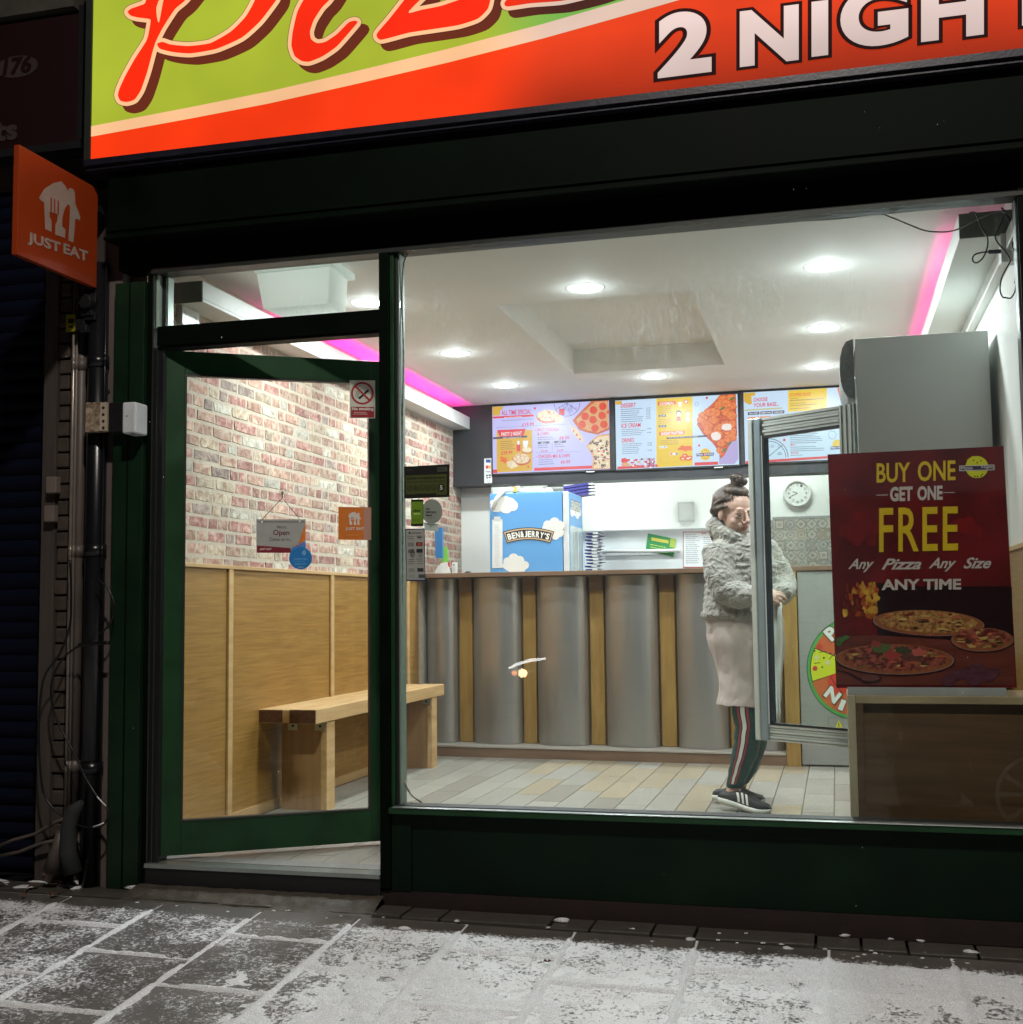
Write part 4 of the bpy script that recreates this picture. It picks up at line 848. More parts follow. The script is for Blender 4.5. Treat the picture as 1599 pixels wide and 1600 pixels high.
# two simple smiling children
for (x, y, hair) in ((790, 350, INK), (895, 350, MUST)):
    pr.disc(x, y-8, 34, 36, hair, 3, n=18); pr.disc(x+2, y, 27, 27, CHS, 4, n=18); pr.disc(x-6, y+4, 3, 4, INK, 5, n=6); pr.disc(x+10, y+4, 3, 4, INK, 5, n=6)
    pr.poly([(x-18, y+30), (x+20, y+30), (x+28, y+78), (x-26, y+78)], PK if x < 850 else WH, 4); pr.rect(x-12, y+78, x-4, y+108, CHS, 4); pr.rect(x+6, y+78, x+14, y+108, CHS, 4)
pr.poly([(785, 210), (830, 208), (822, 262), (795, 262)], WH, 3); pr.disc(875, 205, 28, 24, ORG, 3, n=12, wob=.1); pr.disc(875, 205, 18, 14, WH, 4, n=12)
pr.rect(566, 556, 858, 600, ORG, 2, sl); tb(pr, '2NIGHT PLATTERS', 585, 562, 845, 596, WH, sl, .03); pr.rect(650, 620, 1120, 640, INK, 3, sl); tb(pr, 'Any Extra Dips £1.00 each', 668, 620, 1012, 632, WH, sl*.9, .02, l=5)
pr.lines(580, 660, 810, 3, 22, INK, 2, sl, 4, seed=11); pr.rect(568, 722, 655, 748, WH, 2, sl); tb(pr, '£11.99', 578, 726, 646, 744, INK, sl, .02)
for (x, y, r_) in ((840, 735, 34), (900, 740, 44), (810, 755, 30), (870, 760, 36), (925, 760, 26)): pr.disc(x, y, r_, r_*.55, ORG, 3, n=12, wob=.2)
for (x, y, r_) in ((860, 830, 36), (840, 865, 40), (900, 862, 48), (925, 850, 30)): pr.disc(x, y, r_, r_*.62, ORG, 3, n=12, wob=.15); pr.disc(x, y+4, r_*.4, r_*.22, NUGW, 4, n=9)
for (x, c) in ((705, RED), (735, WH), (770, INK)): pr.disc(x, 812, 20, 15, NUGW, 3); pr.disc(x, 812, 14, 9, c, 4)
pr.ring(625, 880, 52, 48, 4, MUST, 2)
pr.ring(975+25, 235, 22, 24, 4, SKET, 2); pr.disc(1118, 162, 13, 14, PK, 2); pr.disc(1028, 714, 13, 14, PK, 2)
region = [(990, 470), (1040, 350), (1110, 290), (1200, 210), (1260, 130), (1455, 118), (1465, 480), (1475, 700), (1440, 905), (1270, 915), (1262, 790), (1190, 690), (1110, 610), (1030, 540)]
pr.poly([(1262, 790), (1300, 700), (1476, 640), (1484, 870), (1440, 928), (1262, 932)], scr('b9a4dc'), 1); pr.poly(region[:10]+region[10:], NUGD, 2) if False else None
nug = [(1080, 375, 62), (1140, 330, 60), (1215, 330, 70), (1300, 180, 60), (1260, 250, 60), (1345, 230, 62), (1400, 160, 50), (1420, 260, 55), (1340, 330, 58), (1420, 370, 60), (1130, 480, 75), (1200, 420, 60), (1400, 560, 75), (1300, 500, 55), (1250, 520, 50), (1235, 600, 80), (1350, 490, 80), (1290, 690, 55), (1270, 770, 42), (1430, 470, 50), (1045, 420, 45), (1130, 550, 50), (1285, 820, 25), (1370, 640, 60), (1430, 630, 40)]
pr.poly([(1000, 470), (1050, 350), (1200, 210), (1270, 128), (1455, 118), (1470, 600), (1400, 680), (1320, 830), (1275, 870), (1255, 780), (1180, 680), (1080, 590)], NUGD, 2)
for k, (x, y, r_) in enumerate(nug):
    x = min(x, 1462-r_*.9) if x > 1380 else x
    pr.disc(x, y, r_*1.0, r_*.86, NUGD, 3+k*.06, n=22, wob=.06, seed=k); pr.disc(x-3, y-4, r_*.88, r_*.74, NUG, 3.03+k*.06, n=22, wob=.08, seed=k+9)
for (x, y, a, b_) in ((1350, 500, 62, 42), (1225, 605, 58, 50)): pr.disc(x, y, a, b_, NUGW, 6, n=18, wob=.1)
for (x, y) in ((1385, 690), (1320, 765), (1300, 285), (1410, 170)): pr.disc(x, y, 30, 14, scr('3c7a34'), 7, n=8, wob=.3, sl=-.5)
pr.disc(1100, 818, 62, 72, YEL, 3, n=28)
for k in range(10): a = k*.63; pr.disc(1100+40*math.cos(a), 818+50*math.sin(a), 6, 6, scr('a03a1a'), 4, n=7)
pr.rect(998, 808, 1200, 842, scr('26307e'), 5, sl); tb(pr, 'Pizza 2 Night', 1008, 812, 1192, 838, WH, sl, .02, l=7); pr.disc(1100, 822, 12, 14, RED, 6)
pr.rect(975, 912, 1250, 948, RED, 2, -.04)
pr.build('screen_picture', t)
# right screen
t, (x0, x1, z0, z1) = screen([(1162.5, 613.5), (1352, 600), (1354, 709), (1167.5, 723.5)], 'right lit menu screen seen through the fridge door glass')
pr = Print(cropmap(1160, 600, 9.406, YS), (0, -1, 0)); bg(pr, SKYW); sl = -.062
pr.poly([(24, 135), (195, 122), (200, 165), (140, 180), (150, 290), (110, 305), (34, 262)], MUST, 1)
tb(pr, 'CHOOSE', 170, 205, 378, 262, PK, sl, .02); tb(pr, 'YOUR BASE...', 172, 285, 550, 342, PK, sl, .02); pr.rect(40, 378, 595, 396, scr('c9b96a'), 1, sl)
pr.rect(680, 96, 1252, 410, YEL, 1, sl); tb(pr, 'STUFFED EDGE', 705, 140, 1015, 188, ORG, sl, .02); pr.lines(712, 212, 860, 1, 30, INK, 2, sl, 7); pr.lines(712, 240, 1215, 1, 30, INK, 2, sl, 9, 2); pr.lines(712, 285, 1010, 1, 30, INK, 2, sl, 7, 3); pr.lines(712, 315, 1215, 1, 30, INK, 2, sl, 9, 4); pr.lines(712, 362, 1040, 1, 30, INK, 2, sl, 7, 5)
for (a, s_) in ((88, 'THIN & CRISPY'), (272, 'DEEP PAN'), (456, 'CHEESE CRUST')): pr.rect(a, 415-(a-88)*.05, a+170, 458-(a-88)*.05, INK, 2, sl); tb(pr, s_, a+15, 425-(a-88)*.05, a+155, 448-(a-88)*.05, WH, sl, .02, l=4)
for (a, b_) in ((90, 490), (270, 478), (90, 640), (330, 660), (460, 650)):
    pr.rect(a, b_, a+165, b_+130, NUG, 2, sl); pr.disc(a+70, b_+70, 50, 34, PEP, 3, n=14, wob=.2); pr.disc(a+110, b_+45, 34, 24, NUGW, 4, n=10, wob=.3)
pr.disc(395, 1075, 290, 275, SKYW, 1, n=40, a0=180, a1=360)
pr.ring(395, 1075, 290, 275, 10, INK, 2, a0=180, a1=360, n=40); pr.ring(395, 1075, 255, 240, 8, INK, 2, a0=180, a1=360, n=40)
for a in (200, 262, 318): pr.line([(395, 1065), (395+270*math.cos(R(a)), 1070+255*math.sin(R(a)))], 8, INK, 2)
for k in range(12): pr.ring(395+q.uniform(-190, 190), 980+q.uniform(-90, 50), 24, 18, 5, INK, 3, n=9)
tb(pr, 'CREATE YOUR OWN...', 700, 535, 1165, 570, PK, -.04, .02); tb(pr, '9" £7.99  12" £9.99  15" £11.99', 705, 590, 1222, 628, INK, -.03, .02); tb(pr, 'EXTRA TOPPING', 705, 645, 880, 665, INK, -.03, .02); tb(pr, 'VEGETABLE', 708, 688, 860, 712, PK, -.03, .02)
pr.lines(712, 730, 1225, 6, 27, INK, 2, -.03, 8, seed=13); tb(pr, 'MEAT', 715, 882, 790, 908, PK, -.03, .02); pr.lines(718, 925, 1230, 3, 28, INK, 2, -.03, 8, seed=14); tb(pr, 'SEAFOOD', 718, 1000, 835, 1028, PK, -.03, .02); pr.lines(720, 1045, 960, 1, 20, INK, 2, -.03, 7)
pr.ring(1330, 750, 60, 62, 5, SKET, 2); pr.poly([(1300, 475), (1400, 460), (1400, 585), (1340, 560)], TAN, 2); pr.disc(625, 822, 20, 20, PK, 3); pr.disc(1400, 885, 70, 70, YEL, 2, n=24); pr.rect(1305, 920, 1500, 965, scr('26307e'), 3, sl); tb(pr, 'Pizza 2 Night', 1315, 926, 1495, 958, WH, sl, .02, l=5)
pr.rect(55, 1135, 1780, 1172, RED, 2, -.064); pr.poly([(1400, 60), (1560, 40), (1700, 300), (1500, 420)], NUG, 2)
pr.build('screen_picture', t)
# card payment strip on the slate board
o = Print(cropmap(620, 700, 4.703, 4.4515), (0, -1, 0), .001); o.rect(646, 78, 704, 266, PAPER, 0, -.06); K_ = flat('30343c')
o.rect(658, 84, 694, 108, flat('2a4a8a'), 1); o.rect(658, 128, 676, 152, flat('c03a2a'), 1); o.rect(677, 128, 694, 152, flat('d8a23a'), 1); o.text('VISA', 656, 168, 694, 180, flat('2c3a6c'), 1, bold=.03); o.rect(660, 196, 674, 208, K_, 1); o.rect(679, 194, 694, 206, K_, 1); o.rect(662, 214, 674, 224, K_, 1); o.rect(680, 212, 694, 222, K_, 1); o.ring(680, 244, 12, 10, 3, flat('8a8d90'), 1)
o = o.build('card_strip'); tag(o, 'narrow white strip of payment card logos on the slate board', 'sticker')
# round logo and warning label on the grey counter panel
pg = Print(cropmap(1230, 940, 7.618, 3.489), (0, -1, 0), .001)
cx_, cy_ = 840, 790; ro = 600
pg.disc(cx_, cy_, 602, 618, flat('1f5a34'), 0, n=64); pg.disc(cx_, cy_, 592, 608, flat('4f9a4a'), 1, n=64)
RG = pm('logo_orange', S('b9662f'), rough=.5, col2=S('c4572f'), scale=4)
pg.disc(cx_, cy_, 555, 570, RG, 2, n=64)
YG = pm('logo_yellow', S('c4cf1e'), rough=.5, var=.05)
def logo_slice(a0, a1, r_=550, c=(cx_+20, cy_-30)):
    P = [(c[0], c[1])]+[(cx_+r_*math.cos(R(a0+(a1-a0)*k/14)), cy_+r_*1.02*math.sin(R(a0+(a1-a0)*k/14))) for k in range(15)]
    Q = [(c[0], c[1])]+[(cx_+(r_+9)*math.cos(R(a0-1+(a1-a0+2)*k/14)), cy_+(r_+9)*1.02*math.sin(R(a0-1+(a1-a0+2)*k/14))) for k in range(15)]
    pg.poly(Q, K, 3); pg.poly(P, YG, 4)
for a in (172, 292, 52): logo_slice(a-8, a+32)
for (x, y, r_, c) in ((390, 538, 34, 'c03a2a'), (338, 796, 30, 'c03a2a'), (334, 588, 11, '1d1a18'), (520, 620, 11, '1d1a18'), (444, 670, 12, '1d1a18'), (424, 782, 11, '1d1a18'), (358, 665, 28, 'c9c48a'), (490, 728, 32, 'c9c48a')): pg.disc(x, y, r_, r_, flat(c), 5, n=14, wob=.05)
for P_ in ([(392, 604), (430, 598), (470, 592)], [(510, 682), (535, 655), (570, 630)], [(330, 736), (365, 730), (402, 728)]): pg.line(P_, 8, flat('3f5a1c'), 5)
LW = flat('d9ded8')
pg.disc(640, 950, 150, 150, flat('c83a22'), 3, n=20); pg.line([(520, 885), (560, 960), (660, 1080)], 10, flat('7a1c14'), 4)
def rl(ch, c, ang, w_, h_):
    v, f = glyphs(ch, .05); lo, hi = v.min(0), v.max(0); k_ = (v-lo)/(hi-lo)-.5; ca, sa = math.cos(R(ang)), math.sin(R(ang))
    for mt, g, l in ((flat('4a2a20'), 1.12, 6), (LW, 1., 7)):
        pg._face([pg.P(c[0]+(x*w_*ca+y*h_*sa)*g, c[1]+(x*w_*sa-y*h_*ca)*g, l) for x, y in k_], f, mt)
rl('P', (530, 380), -42, 120, 165); rl('N', (548, 1110), 38, 170, 150); rl('I', (690, 260), -18, 60, 150); rl('I', (660, 1230), 22, 60, 130); rl('Z', (800, 215), 0, 110, 140); rl('G', (790, 1300), 6, 120, 140)
pg.rect(497, 1376, 800, 1380, flat('6a6a64'), 2, .04); pg.rect(497, 1376, 502, 1590, flat('6a6a64'), 2); pg.poly([(578, 1500), (622, 1410), (672, 1504)], flat('cfc41c'), 3); pg.text('!', 616, 1448, 628, 1488, K, 4, bold=.03); pg.lines(595, 1524, 690, 2, 18, flat('a08a86'), 3, .04, 5)
lo = pg.build('round_logo'); lo.location = (0, 0, 0); tag(lo, 'round green and orange pizza logo on the grey counter panel', 'logo')
# ================================================================== poster on the cabinet
FK[0] = 1.35; KB = lambda h: tuple(min(.8, v*FK[0]) for v in S(h))
YP = .20
t = thing('poster', 'dark red buy one get one free poster standing on the cabinet', 'poster', (.3, YP, .69))
cp = [aty(1294, 710, YP), aty(1569, 697, YP), aty(1590, 1075, YP), aty(1308, 1075, YP)]
PBG = pm('poster_burgundy', KB('3a1014'), rough=.25, col2=KB('64181c'), scale=5, contrast=.2, spec=.5)
m = MB(); m.prism([cp[3], cp[2], cp[1], cp[0]], (0, .008, 0), PBG); m.build('board', t)
m = MB(); a, b_ = aty(1325, 1077, YP), aty(1573, 1077, YP); m.box(a[0], b_[0], YP-.01, YP+.03, .6825, cp[3][2]+.004, pm('poster_foot', (.35, .35, .36), rough=.4)); m.build('foot_strip', t)
pp = Print(cropmap(1280, 680, 3.809, YP), (0, -1, 0), .0006)
PRD2 = pm('poster_red_haze', KB('4c1216'), rough=.25, col2=KB('74181c'), scale=9, contrast=.3)
PY, PW = flat('b8961f', .3), flat('a99a98', .3); PRD = pm('poster_red_smoke', KB('641418'), rough=.25, col2=KB('a8262a'), scale=14, contrast=.3)
for kk in range(34):
    q_ = random.Random(kk); xx, yy = (q_.uniform(165, 330) if kk % 3 else q_.uniform(820, 950)), 560+q_.gauss(0, 34); pp.disc(xx, yy, q_.uniform(24, 70), q_.uniform(16, 46), PRD2, .0+kk*.02, n=26, wob=.05, seed=kk)
PRD0 = 0
pp.text('BUY', 345, 168, 545, 285, PY, 3, sl=-.03, bold=.02); pp.text('ONE', 590, 155, 815, 276, PY, 3, sl=-.03, bold=.02)
pp.text('GET', 425, 308, 560, 396, PW, 3, sl=-.03, bold=.04); pp.text('ONE', 588, 303, 738, 390, PW, 3, sl=-.03, bold=.04); pp.rect(344, 355, 412, 359, PW, 3, -.02); pp.rect(742, 340, 812, 344, PW, 3, -.02)
pp.text('FREE', 360, 434, 830, 696, PY, 3, sl=-.022, bold=.012, sp=1.12)
for (s_, a, b_, y) in (('Any', 175, 330, 735), ('Pizza', 375, 612, 735), ('Any', 655, 820, 730), ('Size', 862, 1028, 728)): pp.text(s_, a, y, b_, y+(82 if s_ in ('Any',) else 66), PW, 3, sl=-.01, bold=.022, shear=.45)
pp.text('ANY TIME', 375, 858, 848, 922, PW, 3, sl=-.008, bold=.035)
pp.disc(942, 190, 68, 66, flat('b3ac1e', .3), 2, n=30); pp.poly([(880, 150), (920, 122), (925, 160)], flat('b3ac1e', .3), 2.5)
for k in range(14): a = q.uniform(0, 6.3); r_ = q.uniform(20, 58); abs(r_*math.sin(a)) > 22 and pp.disc(942+r_*math.cos(a), 190+r_*math.sin(a), 5, 5, flat('3a2a10', .3), 3, n=8)
pp.rect(838, 182, 1046, 214, flat('b8b0b4', .3), 4, -.03); pp.rect(843, 186, 1041, 210, flat('2c1c3a', .3), 4.5, -.03); pp.text('Pizza', 848, 188, 918, 206, PW, 6, sl=-.03, bold=.03); pp.text('Night', 968, 184, 1038, 202, PW, 6, sl=-.03, bold=.03)
FIRE = pm('poster_fire', KB('7a2a0c'), rough=.3, col2=KB('d8a03c'), scale=30, contrast=.18); 
FL2 = pm('poster_flame', KB('5a180a'), rough=.3, col2=KB('a8481c'), scale=40); FL3 = pm('poster_flame_dark', KB('3a0e08'), rough=.3, col2=KB('6a220e'), scale=30)
for kk in range(90):
    q_ = random.Random(100+kk); a_ = q_.random(); xx = 345-q_.expovariate(1/60.) if kk > 20 else q_.uniform(130, 345); yy = q_.uniform(885, 1075)
    if xx < 115: continue
    pp.disc(xx, yy, q_.uniform(6, 22)*(1 if xx > 220 else .8), q_.uniform(10, 30), (FL3, FL2, FIRE)[0 if kk < 24 else (1 if kk < 55 else 2)], 1+kk*.008, n=10, wob=.4, seed=kk)
pp.rect(348, 880, 400, 1085, flat('1d0a10', .3), 1.8)
TBL = pm('poster_table', KB('4c1f1a'), rough=.3, col2=KB('643028'), scale=6, stretch=(1, 1, 8)); pp.poly([(92, 1200), (330, 1190), (800, 1220), (1165, 1250), (1172, 1490), (105, 1485)], TBL, 1); pp.poly([(350, 900), (1150, 900), (1160, 1240), (350, 1200)], flat('1d0a10', .3), .8)
CR_ = pm('poster_crust', KB('6a3a26'), rough=.3, col2=KB('8a4e30'), scale=60); TOP_ = pm('poster_topping', KB('6e3822'), rough=.3, col2=KB('a07848'), scale=70, contrast=.14); TOP2 = pm('poster_topping_red', KB('4a181c'), rough=.3, col2=KB('8c4a3c'), scale=60, contrast=.16)
def pza(x, y, rx, ry, tp, l, sl_=0.):
    pp.disc(x, y+ry*.18, rx*1.04, ry*1.0, flat('2a1014', .3), l, n=40, sl=sl_); pp.disc(x, y+ry*.10, rx*1.02, ry*.98, pm('poster_pan', KB('7a5a58'), rough=.3), l+.2, n=40, sl=sl_); pp.disc(x, y+ry*.08, rx, ry*.96, CR_, l+.4, n=40, wob=.012, sl=sl_); pp.disc(x, y, rx*.9, ry*.84, tp, l+.6, n=40, wob=.02, sl=sl_)
    qq = random.Random(int(x)); 
    for k in range(46):
        a, r_ = qq.uniform(0, 6.3), qq.random()**.5; cc = ('8a6a38', '5a1e1c', 'a8884e', '3a2a1c', '9a4a36', '6e4a2c')[k % 6]
        pp.disc(x+rx*.84*r_*math.cos(a), y+ry*.76*r_*math.sin(a)+sl_*rx*.84*r_*math.cos(a), qq.uniform(10, 34), qq.uniform(3, 9), flat(cc, .3), l+.8+k*.004, n=9, wob=.35, seed=k)
pza(655, 1110, 325, 78, TOP_, 2, .04); pza(975, 1210, 182, 72, TOP2, 3); pza(455, 1325, 345, 92, TOP2, 4, .02)
for (x, y, a, b_, c) in ((380, 1265, 60, 26, '4a5230'), (430, 1310, 46, 30, '8c3430'), (500, 1280, 50, 22, '3c3a2c'), (560, 1320, 60, 22, '54302c'), (600, 1290, 40, 24, '9c4a42'), (340, 1240, 30, 20, '7a3432')): pp.disc(x, y, a, b_, flat(c, .3), 6, n=12, wob=.3)
for (x, y, r_) in ((130, 1220, 24), (165, 1205, 20), (120, 1245, 16)): pp.disc(x, y, r_, r_*.7, flat('3c5a34', .3), 6, n=12, wob=.2)
for (x, y, r_) in ((945, 1390, 44), (1010, 1425, 52), (880, 1420, 46), (810, 1430, 44), (930, 1450, 50), (770, 1460, 40), (1050, 1410, 30)): pp.disc(x, y, r_, r_*.8, pm('poster_grapes', KB('3a1a24'), rough=.3, col2=KB('54303c'), scale=50), 6, n=18, wob=.06)
pp.line([(110, 1400), (180, 1415), (240, 1450)], 8, flat('2a1418', .3), 6); pp.disc(310, 1450, 66, 26, flat('2a1418', .3), 6, n=20); pp.disc(308, 1444, 56, 19, flat('5c3430', .3), 6.5, n=20)
pp.build('artwork', t)
# ================================================================== stickers on the glass
YG_ = -.0005+.0115
def sticker(name, lab, cat, fn, n=(0, -1, 0), map_=None):
    pr = Print(map_, n, .0007); fn(pr); o = pr.build(name); tag(o, lab, cat); return o
mw = cropmap(620, 715, 7.62, YG_)
DK = flat('14150f'); OLG = flat('3c431c')
def f1(p):
    p.poly([(92, 108), (634, 78), (634, 468), (95, 490)], DK, 0); p.poly([(112, 215), (600, 195), (600, 440), (480, 445), (475, 425), (230, 432), (228, 440), (115, 440)], OLG, 1)
    p.text('FOOD HYGIENE RATING', 130, 238, 580, 262, DK, 2, sl=-.03, bold=.03); p.rect(125, 290, 590, 295, DK, 2, -.03)
    for k in range(5): p.ring(165+k*70, 365-k*2, 30, 34, 5, DK, 2, n=20); p.text(str(k), 155+k*70, 350, 173+k*70, 380, DK, 2)
    p.disc(538, 358, 40, 46, DK, 3, n=26); p.text('5', 520, 330, 556, 386, flat('a8aa98'), 4, bold=.04); p.poly([(490, 115), (608, 108), (610, 165), (490, 172)], flat('3e4038'), 1); p.lines(502, 128, 600, 2, 16, DK, 2, 0, 5); p.lines(118, 140, 218, 2, 16, flat('34362e'), 1, 0, 8)
sticker('hygiene_rating_sticker', 'black and green food hygiene rating sticker showing a 5', 'sticker', f1, map_=mw)
def f2(p):
    p.rect(176, 500, 322, 818, DK, 0, -.02); p.rect(180, 526, 318, 790, flat('5d7f1d'), 1, -.02); p.text('uber', 205, 612, 295, 645, DK, 2, bold=.02); p.text('eats', 208, 655, 290, 682, flat('a4c070'), 2, bold=.02); p.lines(195, 735, 300, 2, 18, flat('3c5616'), 2, 0, 4)
sticker('green_phone_sticker', 'small green and black phone shaped sticker on the window', 'sticker', f2, map_=mw)
def f3(p):
    p.disc(425, 642, 124, 147, flat('868780'), 0, n=40); p.text('Our', 352, 598, 405, 622, DK, 2, bold=.03); p.text('delivery', 352, 636, 478, 662, DK, 2, bold=.03); p.text('food', 352, 674, 424, 696, DK, 2, bold=.03); p.lines(352, 716, 490, 1, 10, flat('6a6b64'), 1, 0, 4)
sticker('round_grey_sticker', 'round grey sticker with black lettering below the hygiene rating', 'sticker', f3, map_=cropmap(620, 715, 7.62, YG_+.0025))
def f4(p):
    p.poly([(322, 770), (505, 790), (500, 880), (345, 868)], PAPER, 0); p.lines(395, 822, 440, 1, 9, DK, 1, 0, 5)
sticker('paper_note', 'little white paper note under the round grey sticker', 'note', f4, map_=cropmap(620, 715, 7.62, YG_+.009))
def f5(p):
    GR = flat('8c8d87'); NV = flat('1d2c50')
    p.poly([(106, 850), (338, 845), (350, 1470), (118, 1470)], NV, 0); p.poly([(116, 862), (330, 857), (340, 1455), (128, 1455)], GR, 1)
    p.disc(160, 896, 12, 12, DK, 2); p.text('contactless', 178, 885, 300, 906, DK, 2); 
    for (x, y, w_) in ((135, 935, 75), (240, 932, 72), (135, 962, 70), (150, 1210, 70), (240, 1205, 75), (145, 1235, 80), (245, 1230, 70), (145, 1262, 70), (245, 1258, 76)): p.rect(x, y, x+w_, y+7, flat('565a58'), 2)
    p.text('VISA', 248, 945, 305, 962, DK, 2, bold=.04)
    for (x, y, c) in ((138, 1012, '6c6e68'), (238, 1008, '1a1c20'), (142, 1092, '5c5e5a'), (242, 1088, '1a1c24'), (148, 1318, '747a70'), (252, 1315, '2a2c2e'), (150, 1392, '7c8278'), (266, 1390, '3c4446')): p.rect(x, y, x+74, y+44, flat(c), 2); 
    p.rect(255, 1016, 300, 1046, flat('b03a2c'), 3)
    for k in range(4): p.ring(145, 1140, 30+k*16, 42+k*10, 6, DK, 3, n=10, a0=-50, a1=50); p.ring(250, 1150, 22+k*15, 30+k*8, 4, flat('4a4c4c'), 3, n=10, a0=-50, a1=50)
sticker('card_payment_sticker', 'tall grey payment card sticker with dark blue border on the window', 'sticker', f5, map_=mw)
# on the door leaf
def dmap(ox, oy, k, off=.0): return lambda x, y: hit(ox+x/k, oy+y/k, DW(0, -off, 0), dN)
OR_ = flat('b4621c'); PKW = flat('b9b1a8')
dk4 = dmap(270, 560, 4.845, .003)
def house(p, cx, cy, s, mt, mb_, l=2, sl=0.):
    H = lambda pts: [(cx+x*s, cy+y*s+sl*x*s) for x, y in pts]
    p.poly(H([(-.52, -.12), (-.42, -.35), (-.2, -.48), (.02, -.5), (.2, -.32), (.2, -.42), (.36, -.42), (.38, -.14), (.5, .05), (.36, .06), (.36, .5), (.2, .5), (.2, -.02), (.12, .02), (.06, .22), (.10, .30), (.12, .5), (-.08, .5), (-.08, .28), (-.04, .2), (-.04, -.12), (-.30, -.12), (-.30, .2), (-.22, .28), (-.2, .5), (-.4, .5), (-.42, -.06)]), mt, l)
    for k in range(2): p.poly(H([(-.24+k*.1, -.12), (-.19+k*.1, -.12), (-.19+k*.1, .12), (-.24+k*.1, .12)]), mt, l)
def g1(p):
    p.rect(1256, 1124, 1505, 1372, OR_, 0, .015); p.rect(1448, 1130, 1505, 1372, flat('9c7464'), 1, .015); house(p, 1380, 1212, 98, PKW, OR_); p.text('JUST EAT', 1310, 1278, 1452, 1306, PKW, 2, bold=.03); p.lines(1315, 1335, 1440, 1, 8, flat('c98244'), 1, 0, 4)
sticker('orange_door_sticker', 'square orange takeaway sticker with white house logo on the door glass', 'sticker', g1, dN, dk4)
def g2(p):
    p.rect(1342, 165, 1535, 452, flat('b9b8ad'), 0, .01); p.ring(1438, 264, 86, 86, 15, flat('98202a'), 1, n=36); p.line([(1380, 205), (1497, 322)], 15, flat('98202a'), 2.2, disc=False); p.line([(1412, 305), (1484, 240)], 16, K, 1.6, disc=False)
    for a in (1388, 1400, 1410): p.line([(a, 245), (a+6, 262), (a-2, 280), (a+6, 298)], 3, K, 1.2)
    p.rect(1352, 366, 1527, 446, flat('8c1f2a'), 1, .01); p.text('No smoking', 1360, 370, 1522, 400, flat('d8d0cc'), 2, bold=.03); p.lines(1372, 408, 1505, 1, 9, flat('c9b4b0'), 2, 0, 4); p.lines(1365, 420, 1510, 1, 9, flat('c9b4b0'), 2, 0, 4, 4)
sticker('no_smoking_sticker', 'no smoking sticker with red circle at the top of the door glass', 'sticker', g2, dN, dk4)
t = thing('open_sign', 'hanging white sign reading open on the glass of the door', 'sign', tuple(hit(440, 840, DW(0, -.004, 0), dN)))
p = Print(dmap(270, 560, 4.845, .004), dN, .0007); p.rect(636, 1218, 1008, 1472, flat('8f908c'), 0); 
for e_ in ((645, 1232, 1000, 1242),): p.rect(*e_, flat('6c6d6a'), 1)
p.text("We're", 788, 1264, 862, 1288, flat('3c3038'), 2); p.text('Open', 762, 1298, 884, 1350, flat('5a1424'), 2, bold=.01); p.text('Come on in...', 736, 1356, 902, 1382, flat('4a3038'), 2)
p.poly([(640, 1416), (890, 1436), (900, 1472), (640, 1472)], flat('6c1420'), 2); p.text('JUST EAT', 660, 1436, 752, 1456, flat('c9b9b4'), 3, bold=.02, shear=.2)
p.poly([(1008, 1240), (1008, 1400), (950, 1420)], flat('c06a20'), 1); p.poly([(1008, 1380), (1008, 1472), (895, 1472), (900, 1440)], flat('3a78b8'), 2); p.poly([(900, 1436), (1008, 1400), (940, 1416)], flat('a83a24'), 2.5); p.disc(678, 1238, 8, 8, flat('e6e6e6'), 3); p.disc(963, 1234, 7, 8, flat('e6e6e6'), 3); p.build('board', t)
dd = dmap(270, 560, 4.845, .006); m = MB(); hk = dd(832, 1020); m.tube([dd(680, 1218), dd(828, 1060), hk], .0012, DK, 5); m.tube([dd(962, 1215), dd(836, 1060), hk], .0012, DK, 5); m.build('hanging_string', t)
p = Print(dmap(270, 560, 4.845, .003), dN, .0007); p.disc(838, 1018, 36, 38, glass_mat('suction_cup', tint=(.82, .80, .78)), 0); p.disc(832, 1018, 12, 13, flat('8c7f78'), 1); p.build('suction_cup', t)
def g3(p):
    p.disc(970, 1513, 87, 84, flat('1668a4'), 0, n=40)
    for k in range(3): p.ring(975, 1472, 14+k*10, 12+k*8, 4, flat('9cc4e0'), 1, n=8, a0=-50, a1=50)
    p.text('contact less', 920, 1508, 1022, 1524, flat('6ca8d0'), 1); p.lines(915, 1534, 1030, 1, 8, flat('4a94c4'), 1, 0, 4); p.text('payment', 930, 1550, 1010, 1566, flat('6ca8d0'), 1); p.text('here', 955, 1574, 990, 1584, flat('c0dcec'), 1)
sticker('round_blue_sticker', 'round blue sticker overlapping the corner of the open sign', 'sticker', g3, dN, dmap(270, 560, 4.845, .009))
FK[0] = 1.0
